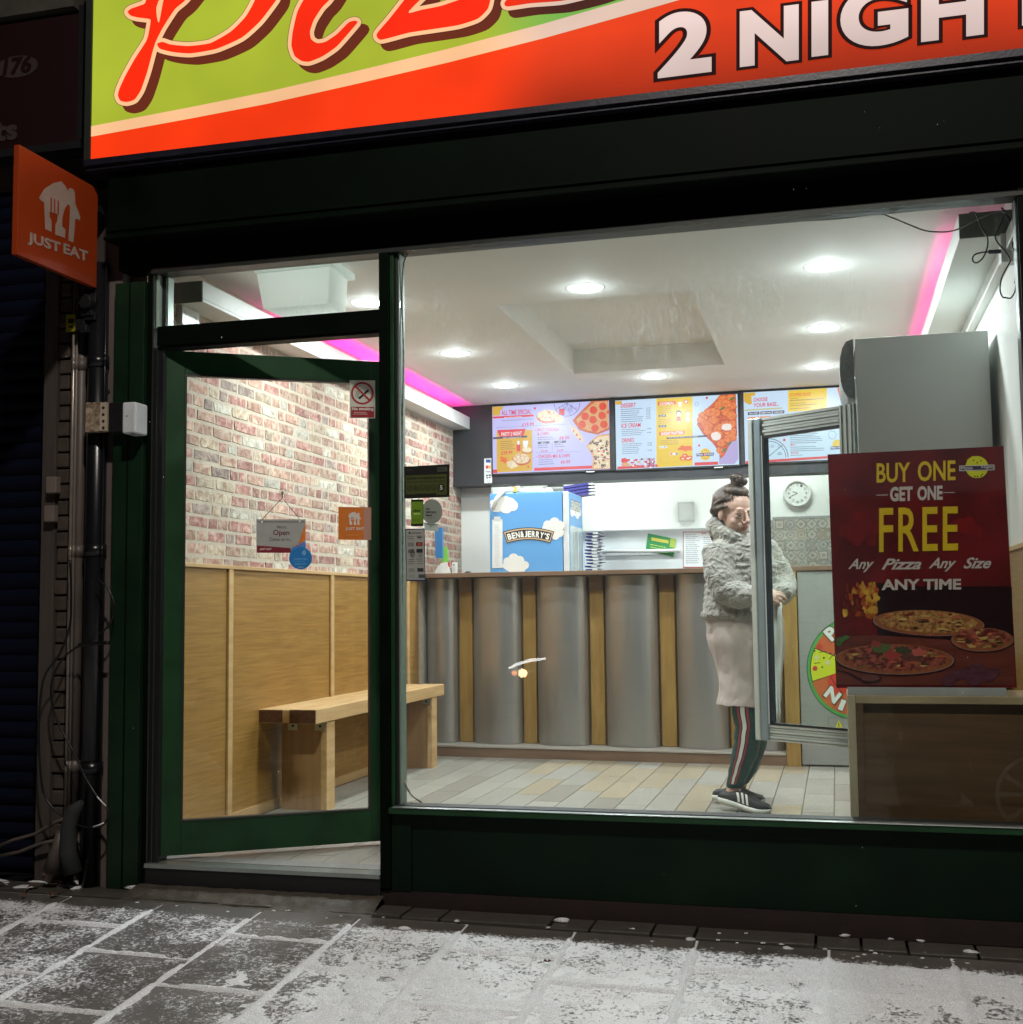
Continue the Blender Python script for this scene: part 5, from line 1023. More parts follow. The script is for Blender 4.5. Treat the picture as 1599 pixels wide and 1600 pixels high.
# ================================================================== lit shop sign
YSG = -.14
sg = thing('shop_sign', 'backlit red and green sign box with red script and 2 NIGHT', 'shop sign', (-1.1, YSG, 2.9))
z_b = 2.905
sm = cropmap(0, 0, 1, YSG-.004)
def light(name, c, lo, wx=True):
    # a lightbox face: no tubes inside, their uneven glow painted into emission by position
    m, nt, b = nodes_of(name); N = nt.nodes; L = nt.links
    tc = N.new('ShaderNodeNewGeometry'); sx = N.new('ShaderNodeSeparateXYZ'); L.new(tc.outputs['Position'], sx.inputs[0])
    g = N.new('ShaderNodeMapRange'); g.interpolation_type = 'SMOOTHSTEP'; g.inputs[1].default_value = -1.30; g.inputs[2].default_value = -.92; g.inputs[3].default_value = 0; g.inputs[4].default_value = 1; L.new(sx.outputs[0], g.inputs[0])
    h = N.new('ShaderNodeMapRange'); h.inputs[1].default_value = 2.90; h.inputs[2].default_value = 3.16; h.inputs[3].default_value = .42 if name != 'sign_white' else .62; h.inputs[4].default_value = 1.0; L.new(sx.outputs[2], h.inputs[0])
    nz = N.new('ShaderNodeTexNoise'); nz.inputs['Scale'].default_value = 2.2; L.new(tc.outputs['Position'], nz.inputs[0])
    mr = N.new('ShaderNodeMapRange'); mr.inputs[1].default_value = .3; mr.inputs[2].default_value = .7; mr.inputs[3].default_value = .86; mr.inputs[4].default_value = 1.1; L.new(nz.outputs[0], mr.inputs[0])
    mx = N.new('ShaderNodeMixRGB'); mx.inputs[1].default_value = tuple(c)+(1,); mx.inputs[2].default_value = tuple(lo)+(1,); L.new(g.outputs[0], mx.inputs[0])
    s1 = N.new('ShaderNodeMixRGB'); s1.blend_type = 'MIX'; s1.inputs[1].default_value = (1, 1, 1, 1); L.new(g.outputs[0], s1.inputs[0]); L.new(h.outputs[0], s1.inputs[2])
    m2 = N.new('ShaderNodeMixRGB'); m2.blend_type = 'MULTIPLY'; m2.inputs[0].default_value = 1; L.new(mx.outputs[0], m2.inputs[1]); L.new(s1.outputs[0], m2.inputs[2])
    L.new(m2.outputs[0], b.inputs['Emission Color']); L.new(mr.outputs[0], b.inputs['Emission Strength']); b.inputs['Base Color'].default_value = (.01, .01, .01, 1); b.inputs['Roughness'].default_value = .8; b.inputs['Specular IOR Level'].default_value = .03; return m
SG_G = light('sign_green', S('aab832'), S('7cb850')); SG_R = light('sign_red', S('ff3a0a'), S('ee421a')); SG_L = light('sign_letter_red', S('ff2a08'), S('e03418')); SG_C = light('sign_cream', S('ffc592'), S('e6c6b4')); SG_S = light('sign_shadow', S('6a2a18'), S('4a241c')); SG_W = light('sign_white', S('ffe8dc'), S('f6dcd4')); SG_K = light('sign_outline', S('300a08'), S('2a0808'))
XS0, XS1, ZT = -2.955, .95, 3.78
m = MB(); m.box(XS0-.03, XS1, YSG+.002, .10, z_b-.045, z_b-.002, pm('sign_frame', (.012, .012, .022), rough=.4, var=.4, scale=20, bump=.2)); m.box(XS0-.03, XS0-.001, YSG-.012, .10, z_b-.002, ZT+.03, ALU_D); m.box(XS0-.03, XS1, YSG+.002, .10, ZT, ZT+.03, ALU_D)
m.box(XS0-.03, XS1, YSG-.012, YSG+.002, z_b-.028, z_b-.002, MATS['sign_frame']); m.box(XS0, XS1, .06, .10, z_b, ZT, ALU_D); m.build('sign_case', sg)
ps = Print(sm, (0, -1, 0), .0008)
def wq(x0_, z0_, x1_, z1_, mt, l): ps._face([np.array((x, YSG-.004, z))+ps.n*ps.step*(l+1) for x, z in ((x0_, z0_), (x1_, z0_), (x1_, z1_), (x0_, z1_))], [(0, 1, 2, 3)], mt)
wq(XS0, z_b-.002, XS1, ZT, SG_G, 0)
def zat(px, py): return sm(px, py)[2]
low = [(140, 214), (300, 185), (420, 162), (550, 133), (700, 98), (850, 60), (1000, 18), (1062, 0), (1200, -40), (1400, -100), (1700, -200)]
L3 = [np.array(sm(*p_)) for p_ in low]; L3[0][0] = XS0; L3 = [p_ for p_ in L3 if p_[0] < XS1-.02]
def strip(pts, dz0, dz1, mt, l, floor_=None):
    for a, b_ in zip(pts[:-1], pts[1:]):
        za, zb_ = (floor_, floor_) if floor_ is not None else (a[2]+dz0(a), b_[2]+dz0(b_))
        ps._face([np.array((x, YSG-.004, z))+ps.n*ps.step*(l+1) for x, z in ((a[0], za), (b_[0], zb_), (b_[0], b_[2]+dz1(b_)), (a[0], a[2]+dz1(a)))], [(0, 1, 2, 3)], mt)
endp = L3[-1].copy(); endp += (L3[-1]-L3[-2])/np.linalg.norm(L3[-1]-L3[-2])*.1; endp[0] = XS1; L3.append(endp)
th_ = lambda a: .045+.012*(a[0]+2.95)/2.
strip(L3, None, lambda a: 0, SG_R, 1, z_b-.002); strip(L3, lambda a: 0, th_, SG_C, 2)
# script letters, traced outlines
Lp = [(186, 150), (190, 158), (200, 160), (212, 156), (222, 141), (232, 112), (240, 82), (245, 66), (256, 44), (275, 15), (292, 0), (330, -48), (350, -60), (360, -80), (330, -84), (290, -60), (262, -20), (250, 36), (246, 12), (262, -30), (250, -46), (238, -34), (229, 4), (221, 9), (207, 14), (201, 19), (206, 25), (217, 28), (233, 30), (237, 33), (234, 52), (231, 63), (225, 73), (212, 93), (197, 120), (188, 140)]
Bw = [(247, 68), (256, 66), (268, 70), (295, 72.5), (330, 68), (362, 50), (385, 27), (398, 8), (405, -15), (408, -45), (395, -80), (370, -95), (330, -100), (330, -84), (365, -78), (385, -60), (420, -62), (436, -30), (432, -6), (425, 10), (410, 33), (385, 57), (340, 77), (300, 84), (272, 82), (254, 78)]
Bw = [(247, 69), (256, 66), (268, 70), (295, 72.5), (330, 68), (362, 50), (385, 27), (400, 0), (408, -40), (398, -75), (372, -92), (340, -95), (345, -112), (385, -112), (420, -92), (438, -50), (436, -6), (425, 12), (407, 35), (380, 59), (340, 77), (300, 84), (272, 82), (252, 77)]
Cc = [(476, 0), (466, 20), (459, 50), (457, 72), (462, 88), (473, 96), (485, 97), (505, 89), (527, 74), (545, 54), (560, 36), (556, 33), (546, 36), (528, 54), (510, 66), (497, 68), (488, 62), (486, 50), (492, 32), (505, 12), (518, -2), (545, -50), (530, -58), (500, -40)]
Z1 = [(590, 54), (610, 30), (635, -2), (652, -28), (690, -60), (640, -62), (600, -40), (598, -58), (640, -84), (735, -86), (745, -72), (700, -40), (640, 19), (660, 16), (690, 10), (720, 0), (752, -10), (768, -8), (764, 14), (748, 30), (718, 40), (680, 46), (640, 52), (597, 63)]
Z2 = [(790, 4), (812, -20), (850, -56), (885, -80), (830, -84), (800, -70), (796, -86), (840, -104), (935, -106), (945, -92), (900, -62), (850, -24), (880, -30), (930, -44), (960, -50), (972, -44), (962, -22), (930, -10), (880, 2), (830, 6), (794, 11)]
A1 = [(1000, -40), (1012, -70), (1050, -104), (1090, -112), (1120, -108), (1110, -80), (1096, -56), (1120, -60), (1122, -50), (1090, -38), (1070, -44), (1040, -34), (1012, -30)]
def inflate(pts, r_, lay, mt, dx=0, dy=0):
    P_ = [(x+dx, y+dy) for x, y in pts]; ps.poly(P_, mt, lay); ps.line(P_, 2*r_, mt, lay+.05, closed=True)
def smooth(P_, n=4):
    out = []; N_ = len(P_); P_ = [np.array(p_, float) for p_ in P_]
    for i in range(N_):
        p0, p1, p2, p3 = P_[i-1], P_[i], P_[(i+1) % N_], P_[(i+2) % N_]
        for k in range(n):
            t_ = k/n; out.append(tuple(.5*((2*p1)+(-p0+p2)*t_*.6+(2*p0*.0)+((-3*p1+3*p2)*2-(2*(-p0+p2)+( -p1+p3))*.6)*t_*t_+((2*p1-2*p2)*2+((-p0+p2)+(-p1+p3))*.6)*t_**3)))
    return out
for i, G_ in enumerate((Lp, Bw, Cc, Z1, Z2, A1)):
    G_ = smooth(G_); l0 = 3+i*.4 if i < 2 else 3
    ps.step = .0008
    inflate(G_, 6.6, 3.0+.05*i, SG_S, 12, 11); inflate(G_, 7.0, 4.0+.05*i, SG_K); inflate(G_, 6.2, 4.6+.05*i, SG_C); ps.poly(G_, SG_L, 5.6+.05*i)
for (ch, a, b_, yt, yb) in (('2', 1029, 1113, 20, 123.5), ('N', 1157, 1249, 15, 106), ('I', 1269, 1295, 0, 90), ('G', 1314, 1420, -20, 80), ('H', 1440, 1538, -27, 67), ('T', 1560, 1665, -50, 46)):
    # upright letters on the sign's true horizontal
    slp = -.1255
    v, _ = glyphs(ch, .045, res=9); ref = (v.min(0), v.max(0))
    yb_ = yb; yt_ = yt+ (0 if ch != '2' else 0)
    ps.text(ch, a, yt_+4, b_, yb_, SG_K, 6, slp, .088, ref=ref, res=9); ps.text(ch, a, yt_+4, b_, yb_, SG_W, 7, slp, .045, ref=ref, res=9)
ps.build('lit_face', sg)

# ================================================================== left neighbour: pilaster, pipes, shutter, cables
def XP(px, Y=.03, row=1000): return float(aty(px, row, Y)[0])
t = thing('pilaster', 'stained narrow pilaster between the green post and the navy shutter', 'pilaster', (-3.05, .1, -.12))
m = MB(); m.box(XP(160), -2.904, .02, .3, -.14, 2.86, RENDER_W); m.build('render_strip', t, bevel=.004)
m = MB(); m.box(XP(100)-.02, XP(160)-.001, .07, .3, -.14, 2.86, pm('dark_recess', (.045, .034, .028), rough=.9)); m.build('recess', t)
for k in range(44):
    z_ = -.13+k*.068; b = MB(); j = lambda a: rnd.uniform(-a, a)
    b.box(XP(84)+j(.006), XP(101)+j(.005), .035+j(.006), .28, z_, z_+.060, BRICKD); b.build('brick', t, bevel=.005)
m = MB(); m.box(XP(62), XP(83), .025, .3, -.14, 2.9, pm('weathered_board', (.07, .055, .045), rough=.85, col2=(.04, .032, .027), scale=5, stretch=(6, 6, .6), bump=.4)); m.build('board', t, bevel=.003)
for (x_, z_, w_, h_) in ((-2.965, 1.95, .022, .03), (-2.972, 1.80, .016, .03), (-2.94, 1.80, .010, .014), (-2.925, 1.32, .014, .008)):
    m = MB(); m.cyl((x_, .0195, z_), (0, -1, 0), w_/2, w_/2.2, .0015, BLACKP, 9); m.build('fixing_hole', t)
sh = thing('roller_shutter', 'closed navy roller shutter of the shop next door', 'shutter', (-3.8, .12, -.1))
cache2 = None
for k in range(44):
    z_ = -.10+k*.072
    if cache2 is None:
        b = MB(); n = 6
        vs = [(x_, .018*math.cos(math.pi*(j/n-.5))*-1, j/n*.069) for x_ in (-4.7, XP(62)-.004) for j in range(n+1)]
        b.add(vs, [(j, j+n+1, j+n+2, j+1) for j in range(n)], NAVY, True); cache2 = b.mesh('slat')
    link('slat', cache2, sh, (0, .14, z_))
m = MB(); m.box(-4.7, XP(62)-.001, .09, .16, -.15, -.101, BLACKP); m.build('bottom_rail', sh)
sn = thing('neighbour_sign', 'dark maroon sign board with a pale oval 176 on the left', 'shop sign', (-3.6, 0, 3.05))
MAR = pm('maroon_board', (.012, .0012, .0015), rough=.5); zn = aty(120, 220, -.02)[2]
m = MB(); m.box(-5, XP(124, -.02, 120), -.02, .08, zn, 3.62, MAR); m.box(-5, XP(130, -.02, 120), -.03, .08, zn-.035, zn-.001, BLACKP); m.box(XP(124, -.02, 120)+.001, XP(132, -.02, 120), -.03, .08, zn, 3.65, BLACKP); m.build('board', sn)
pn = Print(cropmap(0, 0, 1, -.022), (0, -1, 0), .001); pn.disc(27, 104, 33, 17, pm('sign_oval', (.045, .032, .032), rough=.5), 0, sl=-.12, n=40); pn.text('176', 5, 91, 50, 119, MAR, 2, sl=-.12, bold=.04, shear=.15); pn.build('number_oval', sn); pn = Print(cropmap(0, 0, 1, -.022), (0, -1, 0), .001)
pn.text('ts', -8, 192, 28, 222, pm('sign_letters', (.05, .035, .035), rough=.5), 1, sl=-.12, bold=.04); pn.text('Pe', -60, 192, -18, 228, MATS['sign_letters'], 1, sl=-.12, bold=.04); pn.build('lettering', sn)
m = MB(); m.box(-5, XP(120, -.02, 120), -.05, .08, 3.64, 3.9, pm('old_fascia', (.05, .045, .035), rough=.8, var=.3)); m.build('upper_board', sn)
def pipe(name, px, Y, r_, z0_, z1_, mt, lab, n=14):
    x_ = XP(px, Y); m = MB(); m.tube([(x_, Y, z0_), (x_, Y, (z0_+z1_)/2), (x_, Y, z1_)], r_, mt, n)
    for zz in [v_ for v_ in (.35, 1.25, 2.05) if z0_ < v_ < z1_]: m.tube([(x_, Y, zz), (x_, Y, zz+.05)], r_*1.12, mt, n)
    o = m.build(name); tag(o, lab, 'pipe'); return o
pipe('downpipe', 147, -.005, .042, -.12, 2.5, PIPE_B, 'thick black downpipe beside the stained render strip')
pipe('grey_pipe', 121, .03, .022, .02, 2.86, PIPE_G, 'grey vertical conduit left of the black downpipe')
pipe('thin_pipe', 108, .0, .008, .1, 2.86, pm('bright_conduit', (.26, .22, .19), rough=.25, metal=.4), 'thin bright conduit running up past the yellow tag', 8)
pipe('thin_pipe', 113, .0, .006, .1, 2.86, pm('dull_conduit', (.16, .13, .11), rough=.4), 'thin dull conduit just right of the bright one', 8)
pipe('thin_pipe', 158, -.03, .005, 1.2, 2.5, PIPE_B, 'thin black tube between downpipe and render strip', 8)
m = MB(); a, b_ = aty(104, 492, -.02), aty(118, 517, -.02); m.box(a[0], b_[0], -.02, -.012, b_[2], a[2], pm('yellow_tag', (.30, .26, .015), rough=.5)); yt_ = m.build('yellow_tag'); tag(yt_, 'small yellow warning tag clipped on the thin conduits', 'tag')
p = Print(cropmap(0, 0, 1, -.0205), (0, -1, 0), .0006); p.rect(107, 498, 116, 505, BLACKP, 0); p.rect(108, 509, 115, 512, BLACKP, 0); o = p.build('tag_print'); o.parent = yt_
for (a, lab) in (((72, 745, 88, 770), 'upper small white box on the board by the shutter'), ((69, 790, 84, 815), 'lower small white box on the board by the shutter')):
    c0, c1 = aty(a[0], a[1], -.01), aty(a[2], a[3], -.01); m = MB(); m.box(c0[0], c1[0], -.01, .024, c1[2], c0[2], pm('aged_white_box', (.16, .13, .11), rough=.5)); o = m.build('cable_box', bevel=.004); tag(o, lab, 'box')
# dark tangle of brackets under the projecting sign
m = MB(); q = random.Random(8)
for k in range(9):
    c = aty(q.uniform(126, 160), q.uniform(440, 515), -.03); m.box(c[0]-.03*q.random(), c[0]+.03, -.05-.03*q.random(), .0, c[2]-.02, c[2]+.03*q.random(), BLACKP)
c = aty(145, 475, -.03); m.cyl((c[0], -.09, c[2]), (0, 1, 0), .03, .04, .08, BLACKP, 14); o = m.build('sign_bracket', bevel=.003); tag(o, 'black bracket and lamp fitting clamped to the pipes', 'bracket')
# key switch: weathered plate, black bracket and white cover
t = thing('shutter_switch', 'weathered plate, black bracket and white cover fixed on the pipes', 'switch', tuple(aty(170, 650, -.08)))
c0, c1 = aty(134, 629, -.09), aty(157, 674, -.09); m = MB(); m.box(c0[0], c1[0], -.09, -.05, c1[2], c0[2], pm('weathered_plate', (.42, .34, .24), rough=.6, col2=(.16, .11, .07), scale=45, contrast=.12)); m.build('plate', t, bevel=.003)
c2 = aty(168, 673, -.09); m = MB(); m.box(c1[0]+.001, c2[0], -.092, -.05, c1[2]+.002, c0[2]-.004, pm('switch_strip', (.45, .38, .28), rough=.5)); 
m.build('screw_strip', t)
for k in range(4): c = aty(162, 637+k*10.5, -.093); m = MB(); m.cyl((c[0], -.0925, c[2]), (0, -1, 0), .006, .006, .0015, BLACKP, 10); m.build('screw', t)
c3 = aty(195, 680, -.07); m = MB(); m.box(c2[0]+.001, c3[0], -.085, .0, c1[2]-.004, c0[2]-.006, BLACKP); m.build('bracket', t, bevel=.003)
c4, c5 = aty(195, 629, -.12), aty(213, 677, -.12); m = MB(); m.box(c4[0]-.004, c5[0]+.002, -.13, -.035, c5[2], c4[2], pm('white_cover', (.62, .66, .68), rough=.35)); m.build('cover', t, bevel=.008, seg=3)
cc = aty(198.5, 650, -.131); m = MB(); m.cyl((cc[0], -.1305, cc[2]), (0, -1, 0), .003, .003, .001, BLACKP, 8); m.build('cover_screw', t)
# projecting takeaway sign, square on to the facade
t = thing('projecting_sign', 'orange projecting sign with a white house and cutlery logo', 'sign', (-2.985, -.3, 2.38))
XJ = -2.985
m = MB(); m.box(XJ-.025, XJ, -.565, -.045, 2.384, 2.815, pm('orange_sign_face', (.30, .038, .006), rough=.35, var=.08, scale=2)); m.build('panel', t, bevel=.002)
m = MB(); m.box(XJ-.02, XJ-.005, -.044, .02, 2.44, 2.47, BLACKP); m.box(XJ-.02, XJ-.005, -.044, .02, 2.72, 2.75, BLACKP); m.build('mount', t)
FK[0] = 1.0; JW = pm('sign_white_print', (.36, .28, .24), rough=.45)
pj = Print(lambda x, y: atx(20+x/6.667, 220+y/6.667, XJ), (1, 0, 0), .0008)
pj.poly([(275, 590), (330, 500), (420, 440), (508, 420), (545, 465), (580, 520), (590, 488), (630, 500), (648, 540), (655, 665), (680, 720), (707, 800), (700, 826), (652, 812), (645, 930), (632, 1058), (580, 1035), (592, 850), (598, 680), (580, 658), (545, 700), (520, 790), (516, 880), (524, 900), (552, 920), (545, 1012), (444, 975), (445, 870), (462, 840), (470, 765), (440, 755), (404, 742), (385, 735), (386, 790), (408, 840), (405, 950), (340, 920), (328, 640), (288, 618)], JW, 0)
OR2 = MATS['orange_sign_face']
for (a, b_, c, d) in ((393, 588, 406, 742), (430, 602, 441, 755), (466, 620, 480, 770)): pj.poly([(a, b_), (c, b_+6), (c, d), (a, d-5)], OR2, 1)
pj.text('JUST', 155, 940, 500, 1080, JW, 1, sl=.35, bold=.035); pj.text('EAT', 528, 1060, 785, 1170, JW, 1, sl=.36, bold=.035)
pj.build('logo_print', t)
# loose cables
CB = pm('cable_black', (.006, .006, .007), rough=.35)
c5_ = lambda x, y: (x/3.2, 900+y/3.2, -.085)
cable('looped_cable', [c5_(485, 15), c5_(540, 60), c5_(572, 150), c5_(550, 240), c5_(495, 292)], .004, CB, 'short black cable arc against the stained render strip')
cable('looped_cable', [c5_(545, 330), c5_(470, 335), c5_(400, 350), c5_(320, 410), c5_(262, 520), c5_(262, 640), c5_(300, 750), c5_(370, 880), c5_(430, 1010), c5_(490, 1105), c5_(535, 1155), c5_(545, 1200), c5_(515, 1245), c5_(465, 1258), c5_(390, 1245), c5_(300, 1190), c5_(230, 1110), c5_(205, 1000), c5_(195, 800), c5_(200, 650), c5_(225, 500), c5_(300, 390), c5_(350, 250), c5_(358, 100), c5_(352, -80)], .0045, CB, 'long black cable hanging in a big loop over the pipes')
m = MB()
for P_ in ([(490, 1108), (515, 1135), (535, 1155)], [(470, 1258), (500, 1250), (525, 1238)]):
    m.tube([np.array(aty(*c5_(*a)))+np.array((0, -.004, .004)) for a in P_], .0028, pm('snow_dust', (.8, .8, .8), rough=.7), 6)
o = m.build('snow_on_cable'); o['kind'] = 'stuff'
cable('bracket_bar', [c5_(395, 345), c5_(470, 340), c5_(548, 335)], .007, CB, 'short black strap across the downpipe', cat='strap')
m = MB(); a = [np.array(aty(*c5_(x, y))) for x, y in ((410, 1130), (370, 1170), (345, 1260), (340, 1380), (370, 1490))]; m.tube(a, [.012, .03, .034, .036, .04], pm('old_sleeve', (.02, .022, .022), rough=.8, bump=.5), 10); o = m.build('cable_sleeve'); tag(o, 'old dark cable sleeve slumped at the foot of the pipes', 'sleeve')
m = MB(); a = [np.array(aty(*c5_(x, y))) for x, y in ((310, 1280), (290, 1360), (265, 1480))]; m.tube(a, [.02, .026, .04], PIPE_G, 12); o = m.build('pipe_shoe'); tag(o, 'pale flared pipe foot standing on the snowy ground', 'pipe')
m = MB()
for P_ in ([(0, 1350), (70, 1320), (180, 1290), (280, 1230), (370, 1200)], [(0, 1400), (100, 1380), (200, 1340), (330, 1310)], [(380, 1220), (395, 1330), (410, 1400)]):
    m.tube([np.array(aty(x/3.2, 900+y/3.2, -.02)) for x, y in P_], .008, PIPE_G, 6)
o = m.build('dry_stalks'); tag(o, 'dry stalks and cable ends at the foot of the shutter', 'stalks')

# ================================================================== building above and beside
m = MB(); m.box(-5.2, 3.2, .12, .4, 2.92, 7.5, pm('upper_brick', (.06, .04, .032), rough=.9, var=.3)); m.box(.76, 3.2, .02, .4, -.3, 2.92, pm('right_neighbour', (.02, .018, .02), rough=.7)); m.box(-5.2, XP(62)-.001, .17, .4, -.3, 2.92, MATS['upper_brick']); setting(m, 'facade_wall')

# ================================================================== pavement, road, snow
def vnoise(x, y, seed=0):
    rs = np.random.RandomState(seed); T = rs.rand(256, 256); xi = np.floor(x).astype(int); yi = np.floor(y).astype(int); fx = x-xi; fy = y-yi
    fx = fx*fx*(3-2*fx); fy = fy*fy*(3-2*fy); g = lambda a, b: T[a % 256, b % 256]
    return (g(xi, yi)*(1-fx)+g(xi+1, yi)*fx)*(1-fy)+(g(xi, yi+1)*(1-fx)+g(xi+1, yi+1)*fx)*fy
def fbm(x, y, f, o=5, seed=0, gain=.55):
    s_ = 0; a = 1; n_ = 0
    for k in range(o): s_ = s_+a*vnoise(x*f+17*k, y*f-9*k, seed+k); n_ += a; a *= gain; f *= 2.03
    return s_/n_
def sst(e0, e1, v): t_ = np.clip((v-e0)/(e1-e0), 0, 1); return t_*t_*(3-2*t_)
def slab_material():
    m, nt, b = nodes_of('pavement_slab'); N = nt.nodes; L = nt.links
    g = N.new('ShaderNodeNewGeometry'); oi = N.new('ShaderNodeObjectInfo'); sx = N.new('ShaderNodeSeparateXYZ'); L.new(g.outputs['Position'], sx.inputs[0])
    def noise(sc, det=5, dist=0., loc=(0, 0, 0), st=(1, 1, 1)):
        mp = N.new('ShaderNodeMapping'); mp.inputs['Location'].default_value = loc; mp.inputs['Scale'].default_value = st; L.new(g.outputs['Position'], mp.inputs[0])
        n = N.new('ShaderNodeTexNoise'); n.inputs['Scale'].default_value = sc; n.inputs['Detail'].default_value = det; n.inputs['Distortion'].default_value = dist; L.new(mp.outputs[0], n.inputs[0]); return n.outputs[0]
    def MR(v, a, b_, c, d, sm=True):
        n = N.new('ShaderNodeMapRange'); n.interpolation_type = 'SMOOTHSTEP' if sm else 'LINEAR'; n.inputs[1].default_value = a; n.inputs[2].default_value = b_; n.inputs[3].default_value = c; n.inputs[4].default_value = d; L.new(v, n.inputs[0]); return n.outputs[0]
    def M(op, a, b_=None):
        n = N.new('ShaderNodeMath'); n.operation = op
        for k, v in enumerate((a, b_)):
            if v is None: continue
            if isinstance(v, (int, float)): n.inputs[k].default_value = v
            else: L.new(v, n.inputs[k])
        return n.outputs[0]
    big = noise(2.6, 4, .4, (3, 1, 0)); mid = noise(11, 5, .3); fine = noise(75, 8, .6, (0, 0, 0), (1, 1, 1)); grit = noise(260, 3)
    bx = MR(sx.outputs[0], -2.0, -1.25, -.06, .17); bx0 = MR(sx.outputs[0], -2.75, -2.35, .14, 0.); by = MR(sx.outputs[1], -.30, -.19, 0., -.6)
    bd = MR(sx.outputs[0], -.3, .4, 0., -.12)
    bias = M('ADD', M('ADD', bx, bx0), M('ADD', by, bd))
    v = M('ADD', M('ADD', M('MULTIPLY', big, .55), M('MULTIPLY', mid, .55)), M('ADD', M('MULTIPLY', fine, 1.1), M('ADD', M('MULTIPLY', grit, .45), bias)))
    fac = MR(v, 1.24, 1.50, .03, .92)
    n2 = noise(6, 5); rp = N.new('ShaderNodeValToRGB'); rp.color_ramp.elements[0].color = (.050, .043, .036, 1); rp.color_ramp.elements[1].color = (.105, .090, .076, 1); rp.color_ramp.elements[0].position = .3; rp.color_ramp.elements[1].position = .7; L.new(n2, rp.inputs[0])
    hs = N.new('ShaderNodeHueSaturation'); L.new(MR(oi.outputs['Random'], 0, 1, .75, 1.2, False), hs.inputs['Value']); L.new(rp.outputs[0], hs.inputs['Color'])
    mx = N.new('ShaderNodeMixRGB'); L.new(fac, mx.inputs[0]); L.new(hs.outputs[0], mx.inputs[1]); mx.inputs[2].default_value = (.84, .84, .85, 1); L.new(mx.outputs[0], b.inputs['Base Color'])
    L.new(MR(fac, 0, 1, .38, .75), b.inputs['Roughness'])
    bp = N.new('ShaderNodeBump'); bp.inputs['Strength'].default_value = .8; bp.inputs['Distance'].default_value = .004; L.new(M('ADD', M('MULTIPLY', fac, 1.2), M('ADD', M('MULTIPLY', fine, .5), grit)), bp.inputs['Height']); L.new(bp.outputs[0], b.inputs['Normal'])
    return m
SLAB = slab_material()
SNOW = pm('snow', (.66, .66, .67), rough=.6, col2=(.95, .95, .96), scale=210, detail=8, contrast=.12, bump=1., bscale=330, bdist=.006)
SNOWJ = pm('joint_snow', (.74, .74, .75), rough=.65, var=.12, scale=60, bump=.6, bscale=300)
ASPH = pm('snowy_asphalt', (.05, .05, .05), rough=.6, col2=(.45, .45, .46), scale=3, contrast=.2, bump=.4)
m = MB(); vs = [(-7, -.16), (6, -.16), (6, -2.22), (-7, -2.22)]
m.add([(x_, y_, pav_z(x_, y_)-.0035) for x_, y_ in vs], [(3, 2, 1, 0)], SNOWJ); pave = setting(m, 'pavement')
m = MB(); m.add([(-7, -.155, -.16), (4, -.155, -.18), (4, .3, -.18), (-7, .3, -.16)], [(0, 1, 2, 3)], pm('wet_mortar', (.04, .034, .028), rough=.5)); setting(m, 'footing')
gx2 = np.arange(-2.76, -1.70, .012); gy2 = np.arange(-.20, -.018, .009); X2, Y2 = np.meshgrid(gx2, gy2, indexing='ij')
t2 = sst(-.19, -.03, Y2); Z2 = (-.12+.073*Y2-.012*(X2+.9)-.004)*(1-t2)+(-.080)*t2+(fbm(X2, Y2, 22, 4, 9)-.5)*.014*sst(-.19, -.12, Y2)
m = MB(); ny2 = len(gy2); m.add(np.stack([X2, Y2, Z2], -1).reshape(-1, 3), [(i*ny2+j, (i+1)*ny2+j, (i+1)*ny2+j+1, i*ny2+j+1) for i in range(len(gx2)-1) for j in range(ny2-1)], pm('mortar_fillet', (.045, .037, .029), rough=.5, col2=(.10, .085, .066), scale=24, bump=.6, bscale=120), True); setting(m, 'door_apron')
m = MB(); m.box(-7, 6, -2.36, -2.225, -.42, -.275, pm('kerb_stone', (.22, .21, .2), rough=.7, var=.2)); setting(m, 'kerb')
m = MB(); m.add([(-90, -90, -.33), (90, -90, -.33), (90, -2.3, -.33), (-90, -2.3, -.33)], [(0, 1, 2, 3)], ASPH); setting(m, 'road')
XB = [-3.80, -3.38, -2.97, -2.555, -2.14, -1.74, -1.33, -.93, -.50, -.06, .33, .74, 1.15]
OFF = [.2, -.05, .2, -.04, .20, -.03, .22, .01, .22, .10, -.02, .2]
q = random.Random(31)
